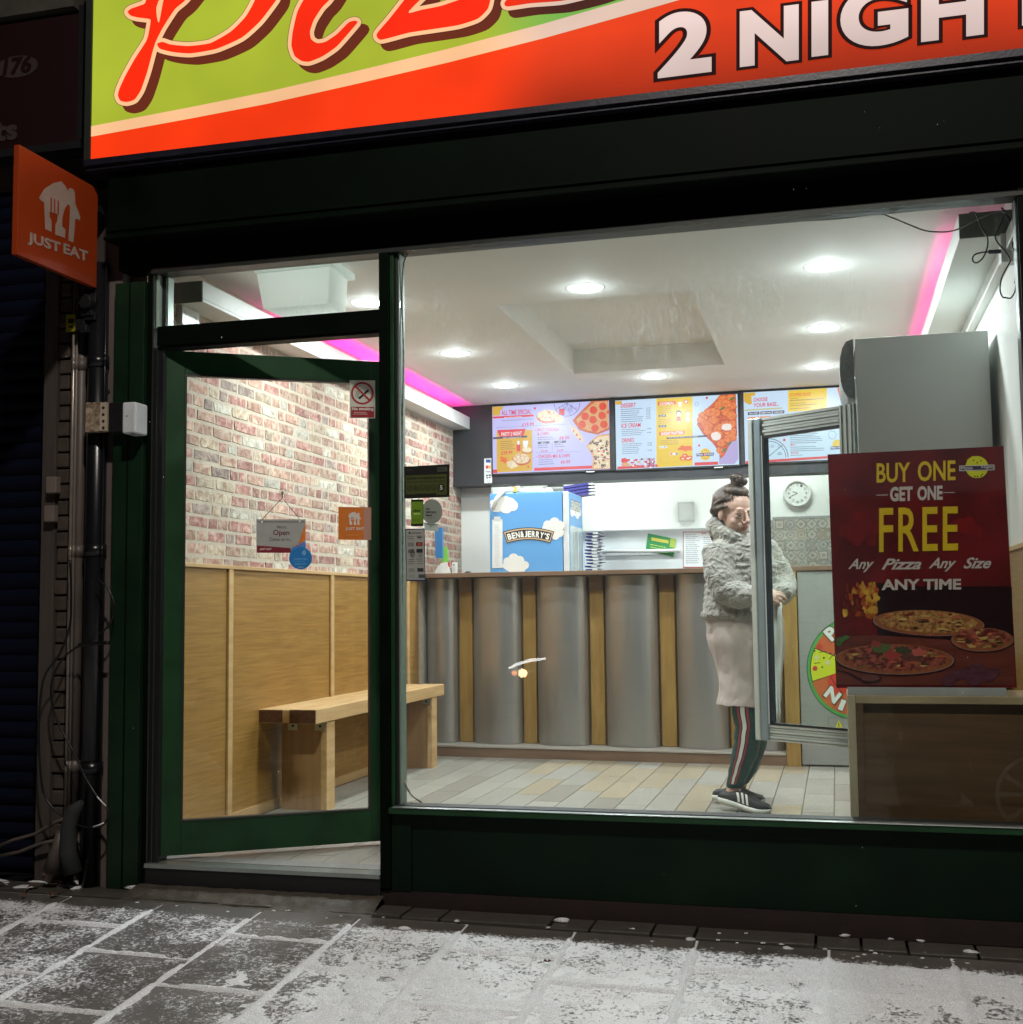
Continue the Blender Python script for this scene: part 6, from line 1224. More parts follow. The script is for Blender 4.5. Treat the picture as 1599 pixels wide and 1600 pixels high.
for i in range(len(XB)-1):
    y = -.165; k = 0; first = True; yn = -.66+OFF[i]+.0
    ys = [-.165]; v = -.66+OFF[i]-.0
    while v > -.2: v -= .47
    while v > -2.18: ys.append(v); v -= .47
    ys.append(-2.2)
    for a, b_ in zip(ys[:-1], ys[1:]):
        if a-b_ < .05: continue
        g_ = .0045; x0_, x1_ = XB[i]+g_, XB[i+1]-g_; y1_, y0_ = a-g_, b_+g_; e = .004; dz = q.uniform(-.0012, .0012); sk = lambda y_: -.018*(y_+1.0)*-1
        cx, cy = (x0_+x1_)/2, (y0_+y1_)/2; bm = MB()
        R_ = [(x0_, y0_), (x1_, y0_), (x1_, y1_), (x0_, y1_)]; I_ = [(x0_+e, y0_+e), (x1_-e, y0_+e), (x1_-e, y1_-e), (x0_+e, y1_-e)]
        P_ = [(x_, y_, pav_z(x_, y_)-.03) for x_, y_ in R_]+[(x_, y_, pav_z(x_, y_)-.002+dz) for x_, y_ in R_]+[(x_, y_, pav_z(x_, y_)+.0015+dz) for x_, y_ in I_]
        bm.add(P_, [(8, 9, 10, 11)]+[(j, (j+1) % 4, 4+(j+1) % 4, 4+j) for j in range(4)]+[(4+j, 4+(j+1) % 4, 8+(j+1) % 4, 8+j) for j in range(4)], SLAB)
        bm.build('slab', pave, loc=(cx, cy, pav_z(cx, cy)))
ED = pm('edging_sett', (.050, .043, .036), rough=.45, col2=(.075, .066, .055), scale=14, bump=.5, bscale=90)
x_ = -3.9
while x_ < 1.3:
    w_ = q.choice((.22, .30, .41, .15)); bm = MB(); zz = pav_z(x_+w_/2, -.08)
    bm.box(x_, x_+w_-.008, -.150+q.uniform(-.003, .003), -.012, zz-.04, zz+q.uniform(-.002, .003), ED); bm.build('edging_brick', pave, loc=(x_, -.08, zz), bevel=.004); x_ += w_
# thin snow lying on the slabs: a real height field that sinks under the stone where it ends
gx = np.arange(-4.6, 1.5, .0085); gy = np.arange(-2.2, -.06, .0085); GX, GY = np.meshgrid(gx, gy, indexing='ij')
n1 = fbm(GX, GY, 2.3, 5, 5); n2 = fbm(GX, GY, 14, 5, 50, .65)
bias = .160*sst(-1.95, -1.30, GX)+.07*(1-sst(-2.85, -2.5, GX))-.9*sst(-.30, -.17, GY+(n2-.5)*.12)-.09*sst(-.2, .5, GX)*sst(.35, .7, -GY)
jt = np.full_like(GX, 9.)
for xb in XB: jt = np.minimum(jt, np.abs(GX-xb))
for i in range(len(XB)-1):
    mk = (GX > XB[i]) & (GX < XB[i+1]); v = -.66+OFF[i]
    d = np.abs(((GY-v+.235) % .47)-.235); jt = np.where(mk, np.minimum(jt, d), jt)
jb = .32*np.exp(-(jt/.012)**2)*(1-sst(-.24, -.17, GY))
cov = .55*n1+.45*n2+bias+jb-.655
H = np.clip(cov*.05, -.006, .0062)+np.where(cov > 0, (n2-.4)*.004, 0)
H = H+np.where(cov > 0, .0045*np.exp(-(jt/.011)**2), 0)
Z = -.12+.073*np.minimum(GY, 0)-.012*(GX+.9)+.0012+H
nx, ny = GX.shape; idx = np.arange(nx*ny).reshape(nx, ny)
keep = (H[:-1, :-1] > -.004) | (H[1:, :-1] > -.004) | (H[1:, 1:] > -.004) | (H[:-1, 1:] > -.004)
F = np.stack([idx[:-1, :-1], idx[1:, :-1], idx[1:, 1:], idx[:-1, 1:]], -1)[keep]
used = np.unique(F); remap = -np.ones(nx*ny, int); remap[used] = np.arange(len(used)); V = np.stack([GX, GY, Z], -1).reshape(-1, 3)[used]
me = bpy.data.meshes.new('snow_cover'); me.vertices.add(len(V)); me.vertices.foreach_set('co', V.astype(np.float32).ravel())
me.loops.add(F.size); me.loops.foreach_set('vertex_index', remap[F].astype(np.int32).ravel()); me.polygons.add(len(F)); me.polygons.foreach_set('loop_start', np.arange(0, F.size, 4, dtype=np.int32))
me.update(calc_edges=True); me.polygons.foreach_set('use_smooth', np.ones(len(F), bool)); me.materials.append(SNOW)
o = bpy.data.objects.new('snow_cover', me); COL.objects.link(o); o['kind'] = 'stuff'; WP[o.name] = np.zeros(3)
# small lumps of snow and slush
m = MB(); q = random.Random(77)
def lump(x_, y_, r_, z_=None):
    z_ = pav_z(x_, y_) if z_ is None else z_; n = 9; k = 6; vs = []; fs = []
    for i in range(k+1):
        th = math.pi*i/k
        for j in range(n):
            ph = 2*math.pi*j/n; rr = r_*(1+.6*mnoise.noise(Vector((x_*9+math.cos(ph)*math.sin(th), y_*9+math.sin(ph)*math.sin(th), math.cos(th)+r_*50))))
            vs.append((x_+rr*math.sin(th)*math.cos(ph)*1.3, y_+rr*math.sin(th)*math.sin(ph)*.8, z_+rr*.42*math.cos(th)+r_*.1))
    for i in range(k):
        for j in range(n): fs.append((i*n+j, (i+1)*n+j, (i+1)*n+(j+1) % n, i*n+(j+1) % n))
    m.add(vs, fs, SNOW, True)
for (px, py, r_) in ((343, 1475, .018), (388, 1379, .010), (464, 1386, .006), (715, 1437, .012), (878, 1437, .024), (988, 1450, .012), (632, 1450, .02), (1322, 1458, .014), (1437, 1461, .013), (1518, 1486, .018), (1125, 1456, .006), (1167, 1456, .006), (1392, 1460, .008), (1080, 1466, .016), (1232, 1480, .014), (230, 1376, .030), (238, 1384, .026), (226, 1390, .022), (244, 1376, .018), (222, 1382, .02)):
    p_ = hit(px, py, (0, 0, -.12-.012*.4), (.012, -.073, 1)); lump(p_[0], min(p_[1], -.02), r_)
for k in range(70): lump(q.choice((-2.4, -2.0, -1.3, -.6, -.2, .1, .3))+q.gauss(0, .16), -.12-abs(q.gauss(0, .08)), q.uniform(.002, .008))
for k in range(26): lump(q.uniform(-2.75, -1.9), -.03-abs(q.gauss(0, .05)), q.uniform(.004, .014))
for k in range(30): lump(q.uniform(-4.2, -3.0), q.uniform(-.12, .06), q.uniform(.015, .05), -.115)
o = m.build('snow_lumps', kind='stuff')
DL = pm('dead_leaf', (.10, .045, .025), rough=.7, var=.4, scale=40); m = MB()
for k in range(24):
    x_, y_ = (q.uniform(-4.2, -3.0), q.uniform(-.25, .05)); z_ = pav_z(x_, y_)+.012; a = q.uniform(0, 6.3); s_ = q.uniform(.015, .04)
    m.add([(x_+s_*math.cos(a+b_)*k_, y_+s_*math.sin(a+b_)*k_, z_+h_) for b_, k_, h_ in ((0, 1, .004), (1.2, .5, .012), (2.6, .8, .0), (3.6, .6, .01), (5., .5, .008))], [(0, 1, 2, 3, 4)], DL)
p_ = hit(855, 1507, (0, 0, -.125), (.012, -.073, 1)); 
for (dx, dy, r_) in ((0, 0, .012), (.01, .006, .008)): m.add([(p_[0]+dx+r_*math.cos(a), p_[1]+dy+r_*math.sin(a)*.6, p_[2]+.012+.004*math.cos(3*a)) for a in (0, 1.1, 2.3, 3.4, 4.6, 5.5)], [(0, 1, 2, 3, 4, 5)], DL)
o = m.build('dead_leaves', kind='stuff')
# a few flakes in the air
m = MB(); q = random.Random(5); FL = pm('snowflake', (.85, .85, .88), rough=.8)
for k in range(50):
    d_ = q.uniform(1.6, 4.2); px_, py_ = q.uniform(0, 1600), q.uniform(150, 1500); r_ = ray(px_, py_); p_ = CAM+r_*d_; s_ = q.uniform(.0004, .0009)
    m.add([p_+np.array(v_)*s_ for v_ in ((1, 0, 0), (-1, 0, 0), (0, 1, 0), (0, -1, 0), (0, 0, 1.6), (0, 0, -1.6))], [(0, 2, 4), (2, 1, 4), (1, 3, 4), (3, 0, 4), (2, 0, 5), (1, 2, 5), (3, 1, 5), (0, 3, 5)], FL, True)
o = m.build('falling_snow', kind='stuff')

# ================================================================== car parked at the kerb, just right of where the picture is taken from
t = thing('parked_car', 'dark hatchback parked along the kerb to the right of the camera', 'car', (2.6, -3.3, -.33))
CARP = pm('dark_car_paint', (.012, .013, .016), rough=.22, coat=.6); TYRE = pm('tyre_rubber', (.015, .015, .015), rough=.8); ALLOY = pm('alloy_silver', (.62, .62, .62), rough=.35, metal=.35); CGL = pm('car_window', (.01, .012, .013), rough=.06)
zr = -.33; wr_ = .325; wx = (1.00, 3.55); yc0, yc1 = -4.16, -2.47
prof = [(.30, zr+.24), (.27, zr+.45), (.34, zr+.66), (.62, zr+.80), (1.25, zr+.93), (3.95, zr+.97), (4.30, zr+.86), (4.36, zr+.45), (4.28, zr+.24)]
for x_ in wx[::-1]: prof += [(x_+.39*math.cos(R(a)), zr+wr_+.39*math.sin(R(a))) for a in [-8]+list(range(10, 171, 16))+[188]]
m = MB(); m.prism([(x_, yc0, z_) for x_, z_ in prof], (0, yc1-yc0, 0), CARP); m.build('body', t, bevel=.03, seg=3)
m = MB(); cab = [(1.30, zr+.93), (1.95, zr+1.40), (2.5, zr+1.46), (3.4, zr+1.44), (3.98, zr+1.15), (4.05, zr+.965)]; m.prism([(x_, yc0+.12, z_) for x_, z_ in cab], (0, yc1-yc0-.24, 0), CARP); m.build('cabin', t, bevel=.06, seg=3)
for (a, b_) in (([(1.50, .97), (1.98, 1.33), (2.38, 1.38), (2.38, .98)], 0), ([(2.46, .98), (2.46, 1.385), (3.3, 1.37), (3.6, 1.2), (3.62, 1.0)], 0)):
    for yy in (yc1-.119, yc0+.114): m = MB(); m.prism([(x_, yy, zr+z_) for x_, z_ in a], (0, .005, 0), CGL); m.build('side_window', t)
for x_ in wx:
    for yy, sg_ in ((yc1, 1), (yc0, -1)):
        w = bpy.data.objects.new('wheel', None); COL.objects.link(w); w.parent = t; WP[w.name] = np.array((x_, yy, zr+wr_)); w.location = tuple(WP[w.name]-WP[t.name])
        m = MB(); n = 36; prf = [(.215, .0), (.225, .012), (.30, .018), (.322, .0), (.325, -.09), (.322, -.18), (.30, -.2), (.20, -.2)]
        vs = [(x_+r_*math.cos(2*math.pi*k/n), yy+sg_*(h_-.012), zr+wr_+r_*math.sin(2*math.pi*k/n)) for r_, h_ in prf for k in range(n)]
        m.add(vs, [(i*n+k, i*n+(k+1) % n, (i+1)*n+(k+1) % n, (i+1)*n+k) for i in range(7) for k in range(n)], TYRE, True); m.build('tyre', w)
        m = MB(); prf = [(.216, -.004), (.208, .004), (.196, -.004), (.192, -.12)]
        vs = [(x_+r_*math.cos(2*math.pi*k/n), yy+sg_*(h_-.006), zr+wr_+r_*math.sin(2*math.pi*k/n)) for r_, h_ in prf for k in range(n)]
        m.add(vs, [(i*n+k, i*n+(k+1) % n, (i+1)*n+(k+1) % n, (i+1)*n+k) for i in range(3) for k in range(n)], ALLOY, True)
        for k in range(5):
            for d_ in (-9, 9):
                a = R(72*k+18+d_); a2 = R(72*k+18+d_*1.7); c0 = np.array((x_+.05*math.cos(a), yy+sg_*.0, zr+wr_+.05*math.sin(a))); c1_ = np.array((x_+.198*math.cos(a2), yy-sg_*.012, zr+wr_+.198*math.sin(a2))); m.tube([c0, (c0+c1_)/2, c1_], [.014, .011, .016], ALLOY, 6)
        m.cyl((x_, yy-sg_*.02, zr+wr_), (0, sg_, 0), .055, .045, .026, ALLOY, 20); m.build('alloy_rim', w)
        m = MB(); m.cyl((x_, yy-sg_*.10, zr+wr_), (0, sg_, 0), .185, .185, .004, TYRE, 24); m.build('brake_disc', w)
for yy in (yc1-.35, yc0+.05): m = MB(); m.prism([(.31, yy, zr+.62), (.56, yy, zr+.76), (.62, yy, zr+.66), (.34, yy, zr+.54)], (0, .30, 0), pm('headlamp_glass', (.5, .5, .52), rough=.15)); m.build('headlight', t)
# a second car across the road with its near headlight on, mirrored faintly by the shop window
HL = em('headlight_lit', (1, .62, .34), 34); DRL = em('running_light', (1, 1, 1), 12)
def copy_tree(o, parent=None):
    c = o.copy(); COL.objects.link(c)
    if parent: c.parent = parent
    for ch in list(o.children): copy_tree(ch, c)
    return c
c2 = copy_tree(t); c2.location = (-4.17, -11.45, -.33); c2.rotation_euler = (0, 0, R(-90)); c2['label'] = 'dark hatchback across the road facing the shop with one headlight lit'; WP[c2.name] = np.array((2.6, -3.3, -.33))
m = MB(); m.ell((.30, yc1-.17, zr+.60), (.03, .055, .05), HL, 9, 6); m.ell((.30, yc1-.27, zr+.60), (.02, .035, .03), em('indicator_glow', (1, .3, .08), 14), 9, 6); m.tube([(.29+.03*abs(k-1)**1.5, yc1+.10-.17*k, zr+.765-.016*k*k) for k in range(5)], [.012, .022, .02, .012, .004], DRL, 6); m.build('lit_headlight', c2)

# ================================================================== the woman behind the fridge door
def W(px, py, Y): return np.array(aty(px, py, Y))
pT = thing('person', 'woman in grey fleece jacket, pale long top and green trousers behind fridge door', 'person', (-.48, 1.78, 0))
SKIN = pm('skin', (.57, .345, .265), rough=.5, col2=(.66, .42, .33), scale=18, contrast=.3, bump=.15, bscale=200, bdist=.001)
SKIN.node_tree.nodes['Principled BSDF'].inputs['Subsurface Weight'].default_value = .08
SKIN.node_tree.nodes['Principled BSDF'].inputs['Subsurface Radius'].default_value = (.01, .004, .002)
HAIR = pm('brown_hair', (.030, .017, .011), rough=.42, col2=(.125, .078, .052), scale=16, stretch=(5, 5, .9), contrast=.16, bump=.8, bscale=40, bdist=.004)
FLEECE = pm('grey_fleece', (.31, .285, .245), rough=.95, col2=(.43, .40, .35), scale=60, contrast=.2, bump=.5, bscale=260, bdist=.003, sheen=.4)
_n = FLEECE.node_tree; _v = _n.nodes.new('ShaderNodeTexVoronoi'); _v.feature = 'SMOOTH_F1'; _v.inputs['Scale'].default_value = 62; _v.inputs['Randomness'].default_value = 1
_tc = _n.nodes.new('ShaderNodeTexCoord'); _nz = _n.nodes.new('ShaderNodeTexNoise'); _nz.inputs['Scale'].default_value = 14; _mx = _n.nodes.new('ShaderNodeMixRGB'); _mx.inputs[0].default_value = .06
_n.links.new(_tc.outputs['Object'], _nz.inputs[0]); _n.links.new(_tc.outputs['Object'], _mx.inputs[1]); _n.links.new(_nz.outputs['Color'], _mx.inputs[2]); _n.links.new(_mx.outputs[0], _v.inputs['Vector'])
_b = _n.nodes.new('ShaderNodeBump'); _b.invert = True; _b.inputs['Strength'].default_value = 1; _b.inputs['Distance'].default_value = .012; _n.links.new(_v.outputs['Distance'], _b.inputs['Height'])
_old = [l for l in _n.links if l.to_socket.name == 'Normal' and l.to_node.type == 'BSDF_PRINCIPLED'][0].from_node; _n.links.new(_old.outputs[0], _b.inputs['Normal']); _n.links.new(_b.outputs[0], _n.nodes['Principled BSDF'].inputs['Normal'])
TUNIC = pm('pale_jersey', (.50, .41, .38), rough=.9, col2=(.61, .52, .485), scale=9, bump=.35, bscale=160, bdist=.002)
TEAL = pm('green_track_fabric', (.008, .042, .038), rough=.6, col2=(.014, .066, .058), scale=12)
LIP = pm('lips', (.42, .19, .155), rough=.45); SBLK = pm('shoe_black', (.010, .010, .011), rough=.6, bump=.5, bscale=300); SWHT = pm('shoe_white', (.68, .68, .64), rough=.5)
def finish(mb, name, vox, it, mats, parent=pT, disp=None, fac=.5, label=None):
    o = mb.build(name, parent, label=label); o.data.materials.clear(); o.data.materials.append(mats)
    r_ = o.modifiers.new('r', 'REMESH'); r_.mode = 'VOXEL'; r_.voxel_size = vox; r_.use_smooth_shade = True
    s_ = o.modifiers.new('s', 'SMOOTH'); s_.factor = fac; s_.iterations = it
    for (tp, sc, st) in disp or ():
        tx = bpy.data.textures.new(name+'_relief', tp); tx.noise_scale = sc
        if tp == 'CLOUDS': tx.noise_depth = 3
        d_ = o.modifiers.new('d', 'DISPLACE'); d_.texture = tx; d_.strength = st; d_.mid_level = .5; d_.texture_coords = 'LOCAL'
    bake(o); o.data.materials.clear(); o.data.materials.append(mats); o.data.polygons.foreach_set('material_index', [0]*len(o.data.polygons)); return o
B = MB()
# head frame
hf = np.array((.66, -.75, 0.)); hf /= np.linalg.norm(hf); hl = np.array((-hf[1], hf[0], 0.)) ; up = np.array((0, 0, 1.))
pt_ = R(-15); hf2 = hf*math.cos(pt_)+up*math.sin(pt_); hu = up*math.cos(pt_)-hf*math.sin(pt_)
HM = np.stack([hl, hf2, hu], 1); HC = W(1149.5, 800, 1.72); HS = 1.07
def Hd(x, y, z): return HC+HM@(np.array((x, y, z))*HS)
def hell(mb, c, r_, m=SKIN, n=20, k=12): mb.ell(Hd(*c), np.array(r_)*HS, m, n, k, HM)
hell(B, (0, -.014, .022), (.072, .088, .086)); hell(B, (0, .026, -.028), (.060, .058, .085)); hell(B, (0, .032, -.078), (.044, .044, .034)); hell(B, (0, .066, -.094), (.019, .016, .015))
for s_ in (-1, 1):
    hell(B, (s_*.035, .052, -.036), (.023, .024, .024)); hell(B, (s_*.026, .072, .022), (.022, .011, .008)); hell(B, (s_*.011, .095, -.034), (.008, .009, .007)); hell(B, (s_*.030, .0685, .009), (.018, .0155, .0105)); hell(B, (s_*.030, .066, -.010), (.016, .013, .007)); hell(B, (s_*.073, -.008, -.012), (.010, .021, .031)); hell(B, (s_*.02, .074, -.05), (.014, .012, .012))
B.tube([Hd(0, .078, .018), Hd(0, .092, -.004), Hd(0, .106, -.026)], [.007*HS, .009, .0125], SKIN, 10); hell(B, (0, .105, -.029), (.011, .010, .009))
hell(B, (0, .084, -.0555), (.020, .010, .006)); hell(B, (0, .083, -.066), (.017, .010, .0065))
neck0, neck1 = Hd(0, -.030, -.085), W(1143, 858, 1.79); B.tube([neck0, (neck0+neck1)/2, neck1], [.050, .052, .062], SKIN, 14)
# torso, arms and legs run inside the clothes so that the figure is one body
tf = np.array((.75, -.66, 0.)); tl = np.array((.66, .75, 0.))
chest = W(1158, 880, 1.80); pel = W(1166, 985, 1.80)
B.tube([neck1-np.array((0, 0, .02)), chest, (chest+pel)/2, pel], [.07, .125, .12, .14], SKIN, 16)
RS, RE, RW = W(1123, 868, 1.68), W(1137, 926, 1.60), W(1182, 931, 1.53)
LS, LE, LW_ = W(1197, 864, 1.93), W(1224, 915, 1.88), W(1222, 932, 1.66)
B.tube([chest+np.array((0, 0, .05)), RS, RE, RW], [.07, .055, .042, .028], SKIN, 12); B.tube([chest+np.array((0, 0, .05)), LS, LE, LW_], [.07, .055, .042, .028], SKIN, 12)
near = [(1160, 1010, 1.76, .105), (1168, 1090, 1.74, .088), (1172, 1135, 1.735, .070), (1166, 1172, 1.74, .062), (1156, 1204, 1.745, .050), (1149, 1226, 1.75, .040)]
far = [(1180, 1010, 1.90, .105), (1184, 1090, 1.93, .088), (1182, 1135, 1.95, .070), (1177, 1170, 1.965, .062), (1168, 1200, 1.98, .050), (1160, 1220, 1.985, .040)]
for L_ in (near, far): B.tube([pel]+[W(*p_[:3]) for p_ in L_], [.12]+[p_[3]*.78 for p_ in L_], SKIN, 12)
an, af = W(1144, 1240, 1.75), W(1156, 1232, 1.985)
B.tube([W(*near[-1][:3]), an], [.031, .033], SKIN, 12); B.tube([W(*far[-1][:3]), af], [.031, .033], SKIN, 12)
def hand(wr, d, n_, side, curl=1.1):
    # wr wrist, d forward, n_ back-of-hand normal, side: +1 thumb on +cross side
    d = d/np.linalg.norm(d); n_ = n_-d*(n_@d); n_ /= np.linalg.norm(n_); w_ = np.cross(d, n_)*side
    Mx = np.stack([w_, d, n_], 1); B.ell(wr+d*.045, (.038, .050, .015), SKIN, 14, 10, Mx); B.ell(wr+d*.02, (.028, .035, .016), SKIN, 14, 10, Mx)
    for i, (o_, L_) in enumerate(((.028, .068), (.010, .076), (-.009, .071), (-.027, .056))):
        p_ = wr+d*(.083-.006*abs(i-1))+w_*o_; a = .25+.08*i; P_ = [p_-d*.02, p_]
        for s_ in (.45, .32, .23): p_ = p_+(d*math.cos(a)-n_*math.sin(a))*L_*s_; P_.append(p_); a += curl*.62
        B.tube(P_, [.0085, .0088, .0082, .0075, .0062], SKIN, 8)
    p_ = wr+d*.03+w_*.030; P_ = [p_-w_*.01, p_+w_*.014+d*.02-n_*.008, p_+w_*.014+d*.046-n_*.020, p_+w_*.004+d*.062-n_*.030]; B.tube(P_, [.0105, .0105, .0092, .0072], SKIN, 8)
hand(RW+np.array((.012, -.004, 0)), np.array((.93, -.1, -.05)), np.array((-.1, -.75, .65)), -1); hand(LW_+np.array((-.012, -.02, -.004)), np.array((-.45, -.75, -.12)), np.array((.55, -.5, .65)), 1)
finish(B, 'body', .0042, 3, SKIN)
# eyes, brows, lips
for s_ in (-1, 1):
    m = MB(); m.ell(Hd(s_*.030, .0735, .003), (.0105, .0105, .0085), pm('eye_white', (.45, .42, .40), rough=.3), 14, 10, HM); m.ell(Hd(s_*.031, .0812, -.0018), (.0044, .003, .0040), pm('iris_dark', (.02, .014, .01), rough=.2), 10, 8, HM); m.build('eye', pT)
    m = MB(); m.tube([Hd(s_*.014, .0800, .0045), Hd(s_*.024, .0865, .0085), Hd(s_*.036, .0845, .0075), Hd(s_*.046, .0735, .0030)], [.0006, .0011, .0011, .0006], pm('lash', (.06, .035, .028), rough=.6), 6); m.build('eyelash', pT)
    m = MB(); m.tube([Hd(s_*.010, .0885, .023), Hd(s_*.025, .0900, .0285), Hd(s_*.040, .0790, .0275), Hd(s_*.050, .066, .0205)], [.0012, .0017, .0015, .0006], pm('brow_hair', (.20, .12, .085), rough=.8), 6); m.build('eyebrow', pT)
m = MB(); m.ell(Hd(0, .0885, -.0560), (.0205, .0075, .0040), LIP, 14, 8, HM); m.ell(Hd(0, .0870, -.0655), (.0175, .0078, .0048), LIP, 14, 8, HM); m.tube([Hd(-.021, .0850, -.0605), Hd(0, .0955, -.0602), Hd(.021, .0850, -.0605)], .0007, pm('mouth_line', (.12, .05, .04)), 5); m.build('lips', pT)
# hair swept back into a knot with a messy bun on top
Hh = MB(); hell(Hh, (0, -.046, .036), (.079, .094, .087)); hell(Hh, (0, -.020, .082), (.048, .044, .030)); hell(Hh, (0, -.02, .098), (.062, .07, .034)); hell(Hh, (0, -.112, -.005), (.048, .040, .062)); hell(Hh, (0, -.108, .05), (.05, .04, .05))
hell(Hh, (0, -.010, .146), (.030, .034, .026)); hell(Hh, (.012, .018, .150), (.018, .022, .018)); hell(Hh, (-.012, -.03, .158), (.018, .02, .016))
for s_ in (-1, 1): Hh.tube([Hd(s_*.050, .010, .080), Hd(s_*.072, -.016, .056), Hd(s_*.080, -.05, .02), Hd(s_*.05, -.1, -.02)], [.006, .010, .018, .022], HAIR, 10); Hh.tube([Hd(s_*.068, .030, .030), Hd(s_*.079, .0, .02), Hd(s_*.078, -.05, .0)], [.006, .012, .02], HAIR, 8)
Hh.tube([Hd(0, -.12, -.04), Hd(-.02, -.125, -.085), Hd(-.03, -.115, -.135), Hd(-.028, -.105, -.165)], [.026, .020, .013, .005], HAIR, 8)
finish(Hh, 'hair', .0048, 3, HAIR, disp=(('CLOUDS', .02, .004),))
m = MB(); q = random.Random(2)
for k in range(26):
    a = q.uniform(0, 6.3); p_ = np.array((.03*math.cos(a), -.01+.03*math.sin(a), .150+q.uniform(-.01, .015))); e_ = p_+np.array((q.uniform(-.03, .03), q.uniform(-.03, .03), q.uniform(.005, .035))); m.tube([Hd(*p_), Hd(*((p_+e_)/2+np.array((0, .008, .008)))), Hd(*e_)], [.0016, .0012, .0005], HAIR, 4)
for k in range(10): y0_ = q.uniform(-.15, -.08); m.tube([Hd(0, y0_, .03), Hd(.0, y0_-.03, -.01-q.random()*.05), Hd(-.01, y0_-.02-q.random()*.04, -.06-q.random()*.05)], [.0015, .001, .0005], HAIR, 4)
HR2 = pm('hair_strand', (.16, .10, .068), rough=.35, col2=(.045, .026, .018), scale=60, contrast=.1)
for k in range(330):
    a = R(q.uniform(-100, 100)); sa, ca = math.sin(a), math.cos(a); o1, o2 = q.uniform(-.006, .004), q.uniform(-.4, .4)
    zz_ = .084-.042*sa*sa+o1; kk_ = math.sqrt(1-((zz_-.022)/.088)**2); st = (.074*kk_*sa, .089*kk_*ca-.0195, zz_); hi = .120-.056*abs(sa)+q.uniform(-.006, .006)
    end = (.030*sa+q.uniform(-.02, .02), -.125+q.uniform(-.01, .01), .02+q.uniform(-.04, .05)); en2 = (q.uniform(-.02, .02), -.01+q.uniform(-.03, .02), .138)
    if q.random() < .35 and abs(sa) < .8: m.tube([Hd(*st), Hd(st[0]*1.0, .03*ca, hi), Hd(*en2)], [.0010, .0020, .0014], HAIR if k % 3 else HR2, 5)
    else: m.tube([Hd(*st), Hd(.080*sa, .0+.03*ca-.02, hi), Hd(.080*sa, -.078, hi-.040), Hd(*end)], [.0009, .0018, .0020, .0012], HAIR if k % 3 else HR2, 5)
for k in range(46):
    a, b_ = q.uniform(0, 6.3), q.uniform(.018, .036); c_ = (q.uniform(-.01, .01), -.005+q.uniform(-.01, .01), .150+q.uniform(-.012, .012)); P_ = []
    for j_ in range(6): an_ = a+j_*.75; P_.append(Hd(c_[0]+b_*math.cos(an_), c_[1]+b_*math.sin(an_), c_[2]+.012*math.sin(an_*1.7+k)))
    m.tube(P_, [.001, .0026, .0028, .0028, .0022, .0006], HAIR if k % 3 else HR2, 5)
m.build('loose_strands', pT)['kind'] = 'stuff'
# long pale top (lofted skirt of cloth with folds)
def loft(rows, mt, name, fold=.0, n=48, seed=0, disp=None, a_=.66, thick=True, phase=0.):
    m = MB(); vs = []
    for (px, py, hw, Y) in rows:
        c = W(px, py, Y); h_ = hw/FPX*(Y+4.5)*1.0; 
        for k in range(n):
            a = 2*math.pi*k/n; f_ = 1+fold*(math.sin(a*5+seed+py*.012)*.6+math.sin(a*9+py*.02)*.4)*min(1, max(0, (py-960)/140))
            vs.append(c+(tl*h_*1.03*math.cos(a)+tf*h_*.97*math.sin(a))*f_+np.array((0, 0, 0)))
    fs = [(i*n+k, i*n+(k+1) % n, (i+1)*n+(k+1) % n, (i+1)*n+k) for i in range(len(rows)-1) for k in range(n)]
    m.add(vs, fs, mt, True); o = m.build(name, pT)
    if thick: s_ = o.modifiers.new('t', 'SOLIDIFY'); s_.thickness = .006; s_.offset = -1
    for (tp, sc, st) in disp or ():
        sb = o.modifiers.new('u', 'SUBSURF'); sb.levels = sb.render_levels = 2
        tx = bpy.data.textures.new(name, tp); tx.noise_scale = sc; d_ = o.modifiers.new('d', 'DISPLACE'); d_.texture = tx; d_.strength = st; d_.texture_coords = 'LOCAL'
    return bake(o)
loft([(1160, 930, 52, 1.80), (1163, 960, 57, 1.80), (1166, 985, 59, 1.80), (1168, 1010, 57, 1.80), (1172, 1035, 51, 1.80), (1174, 1060, 47.5, 1.80), (1173.5, 1080, 47, 1.80), (1172, 1098, 48.5, 1.80), (1172, 1101, 48, 1.80)], TUNIC, 'long_top', .045, disp=(('CLOUDS', .09, .022),))
# trousers
Tm = MB()
for L_ in (near, far): Tm.tube([W(p_[0], p_[1], p_[2]) for p_ in L_], [p_[3] for p_ in L_], TEAL, 24)
for L_ in (near, far): c = W(*L_[-1][:3]); Tm.cyl(c-np.array((0, 0, .012)), (0, 0, 1), .041, .041, .035, TEAL, 20)
finish(Tm, 'trousers', .006, 4, TEAL, disp=(('CLOUDS', .05, .016),))
def leg_at(t_):
    P_ = near[1:]; f_ = t_*(len(P_)-1); i = min(int(f_), len(P_)-2); u_ = f_-i; a, b_ = P_[i], P_[i+1]
    return W(a[0]*(1-u_)+b_[0]*u_, a[1]*(1-u_)+b_[1]*u_, a[2]*(1-u_)+b_[2]*u_), a[3]*(1-u_)+b_[3]*u_
def ribbon(a0, a1, mt, name, off):
    m = MB(); vs = []; n = 26
    for i in range(n+1):
        c, r_ = leg_at(i/n*.97); w_ = .008*math.sin(i*1.3)
        for a in (a0, (a0+a1)/2, a1):
            an_ = R(a)+w_*2; rr = r_*1.03+off+.006; vs.append(c+np.array((math.sin(an_)*rr, -math.cos(an_)*rr, 0)))
    m.add(vs, [(i*3+j, i*3+j+1, i*3+4+j, i*3+3+j) for i in range(n) for j in (0, 1)], mt, True); m.build(name, pT)
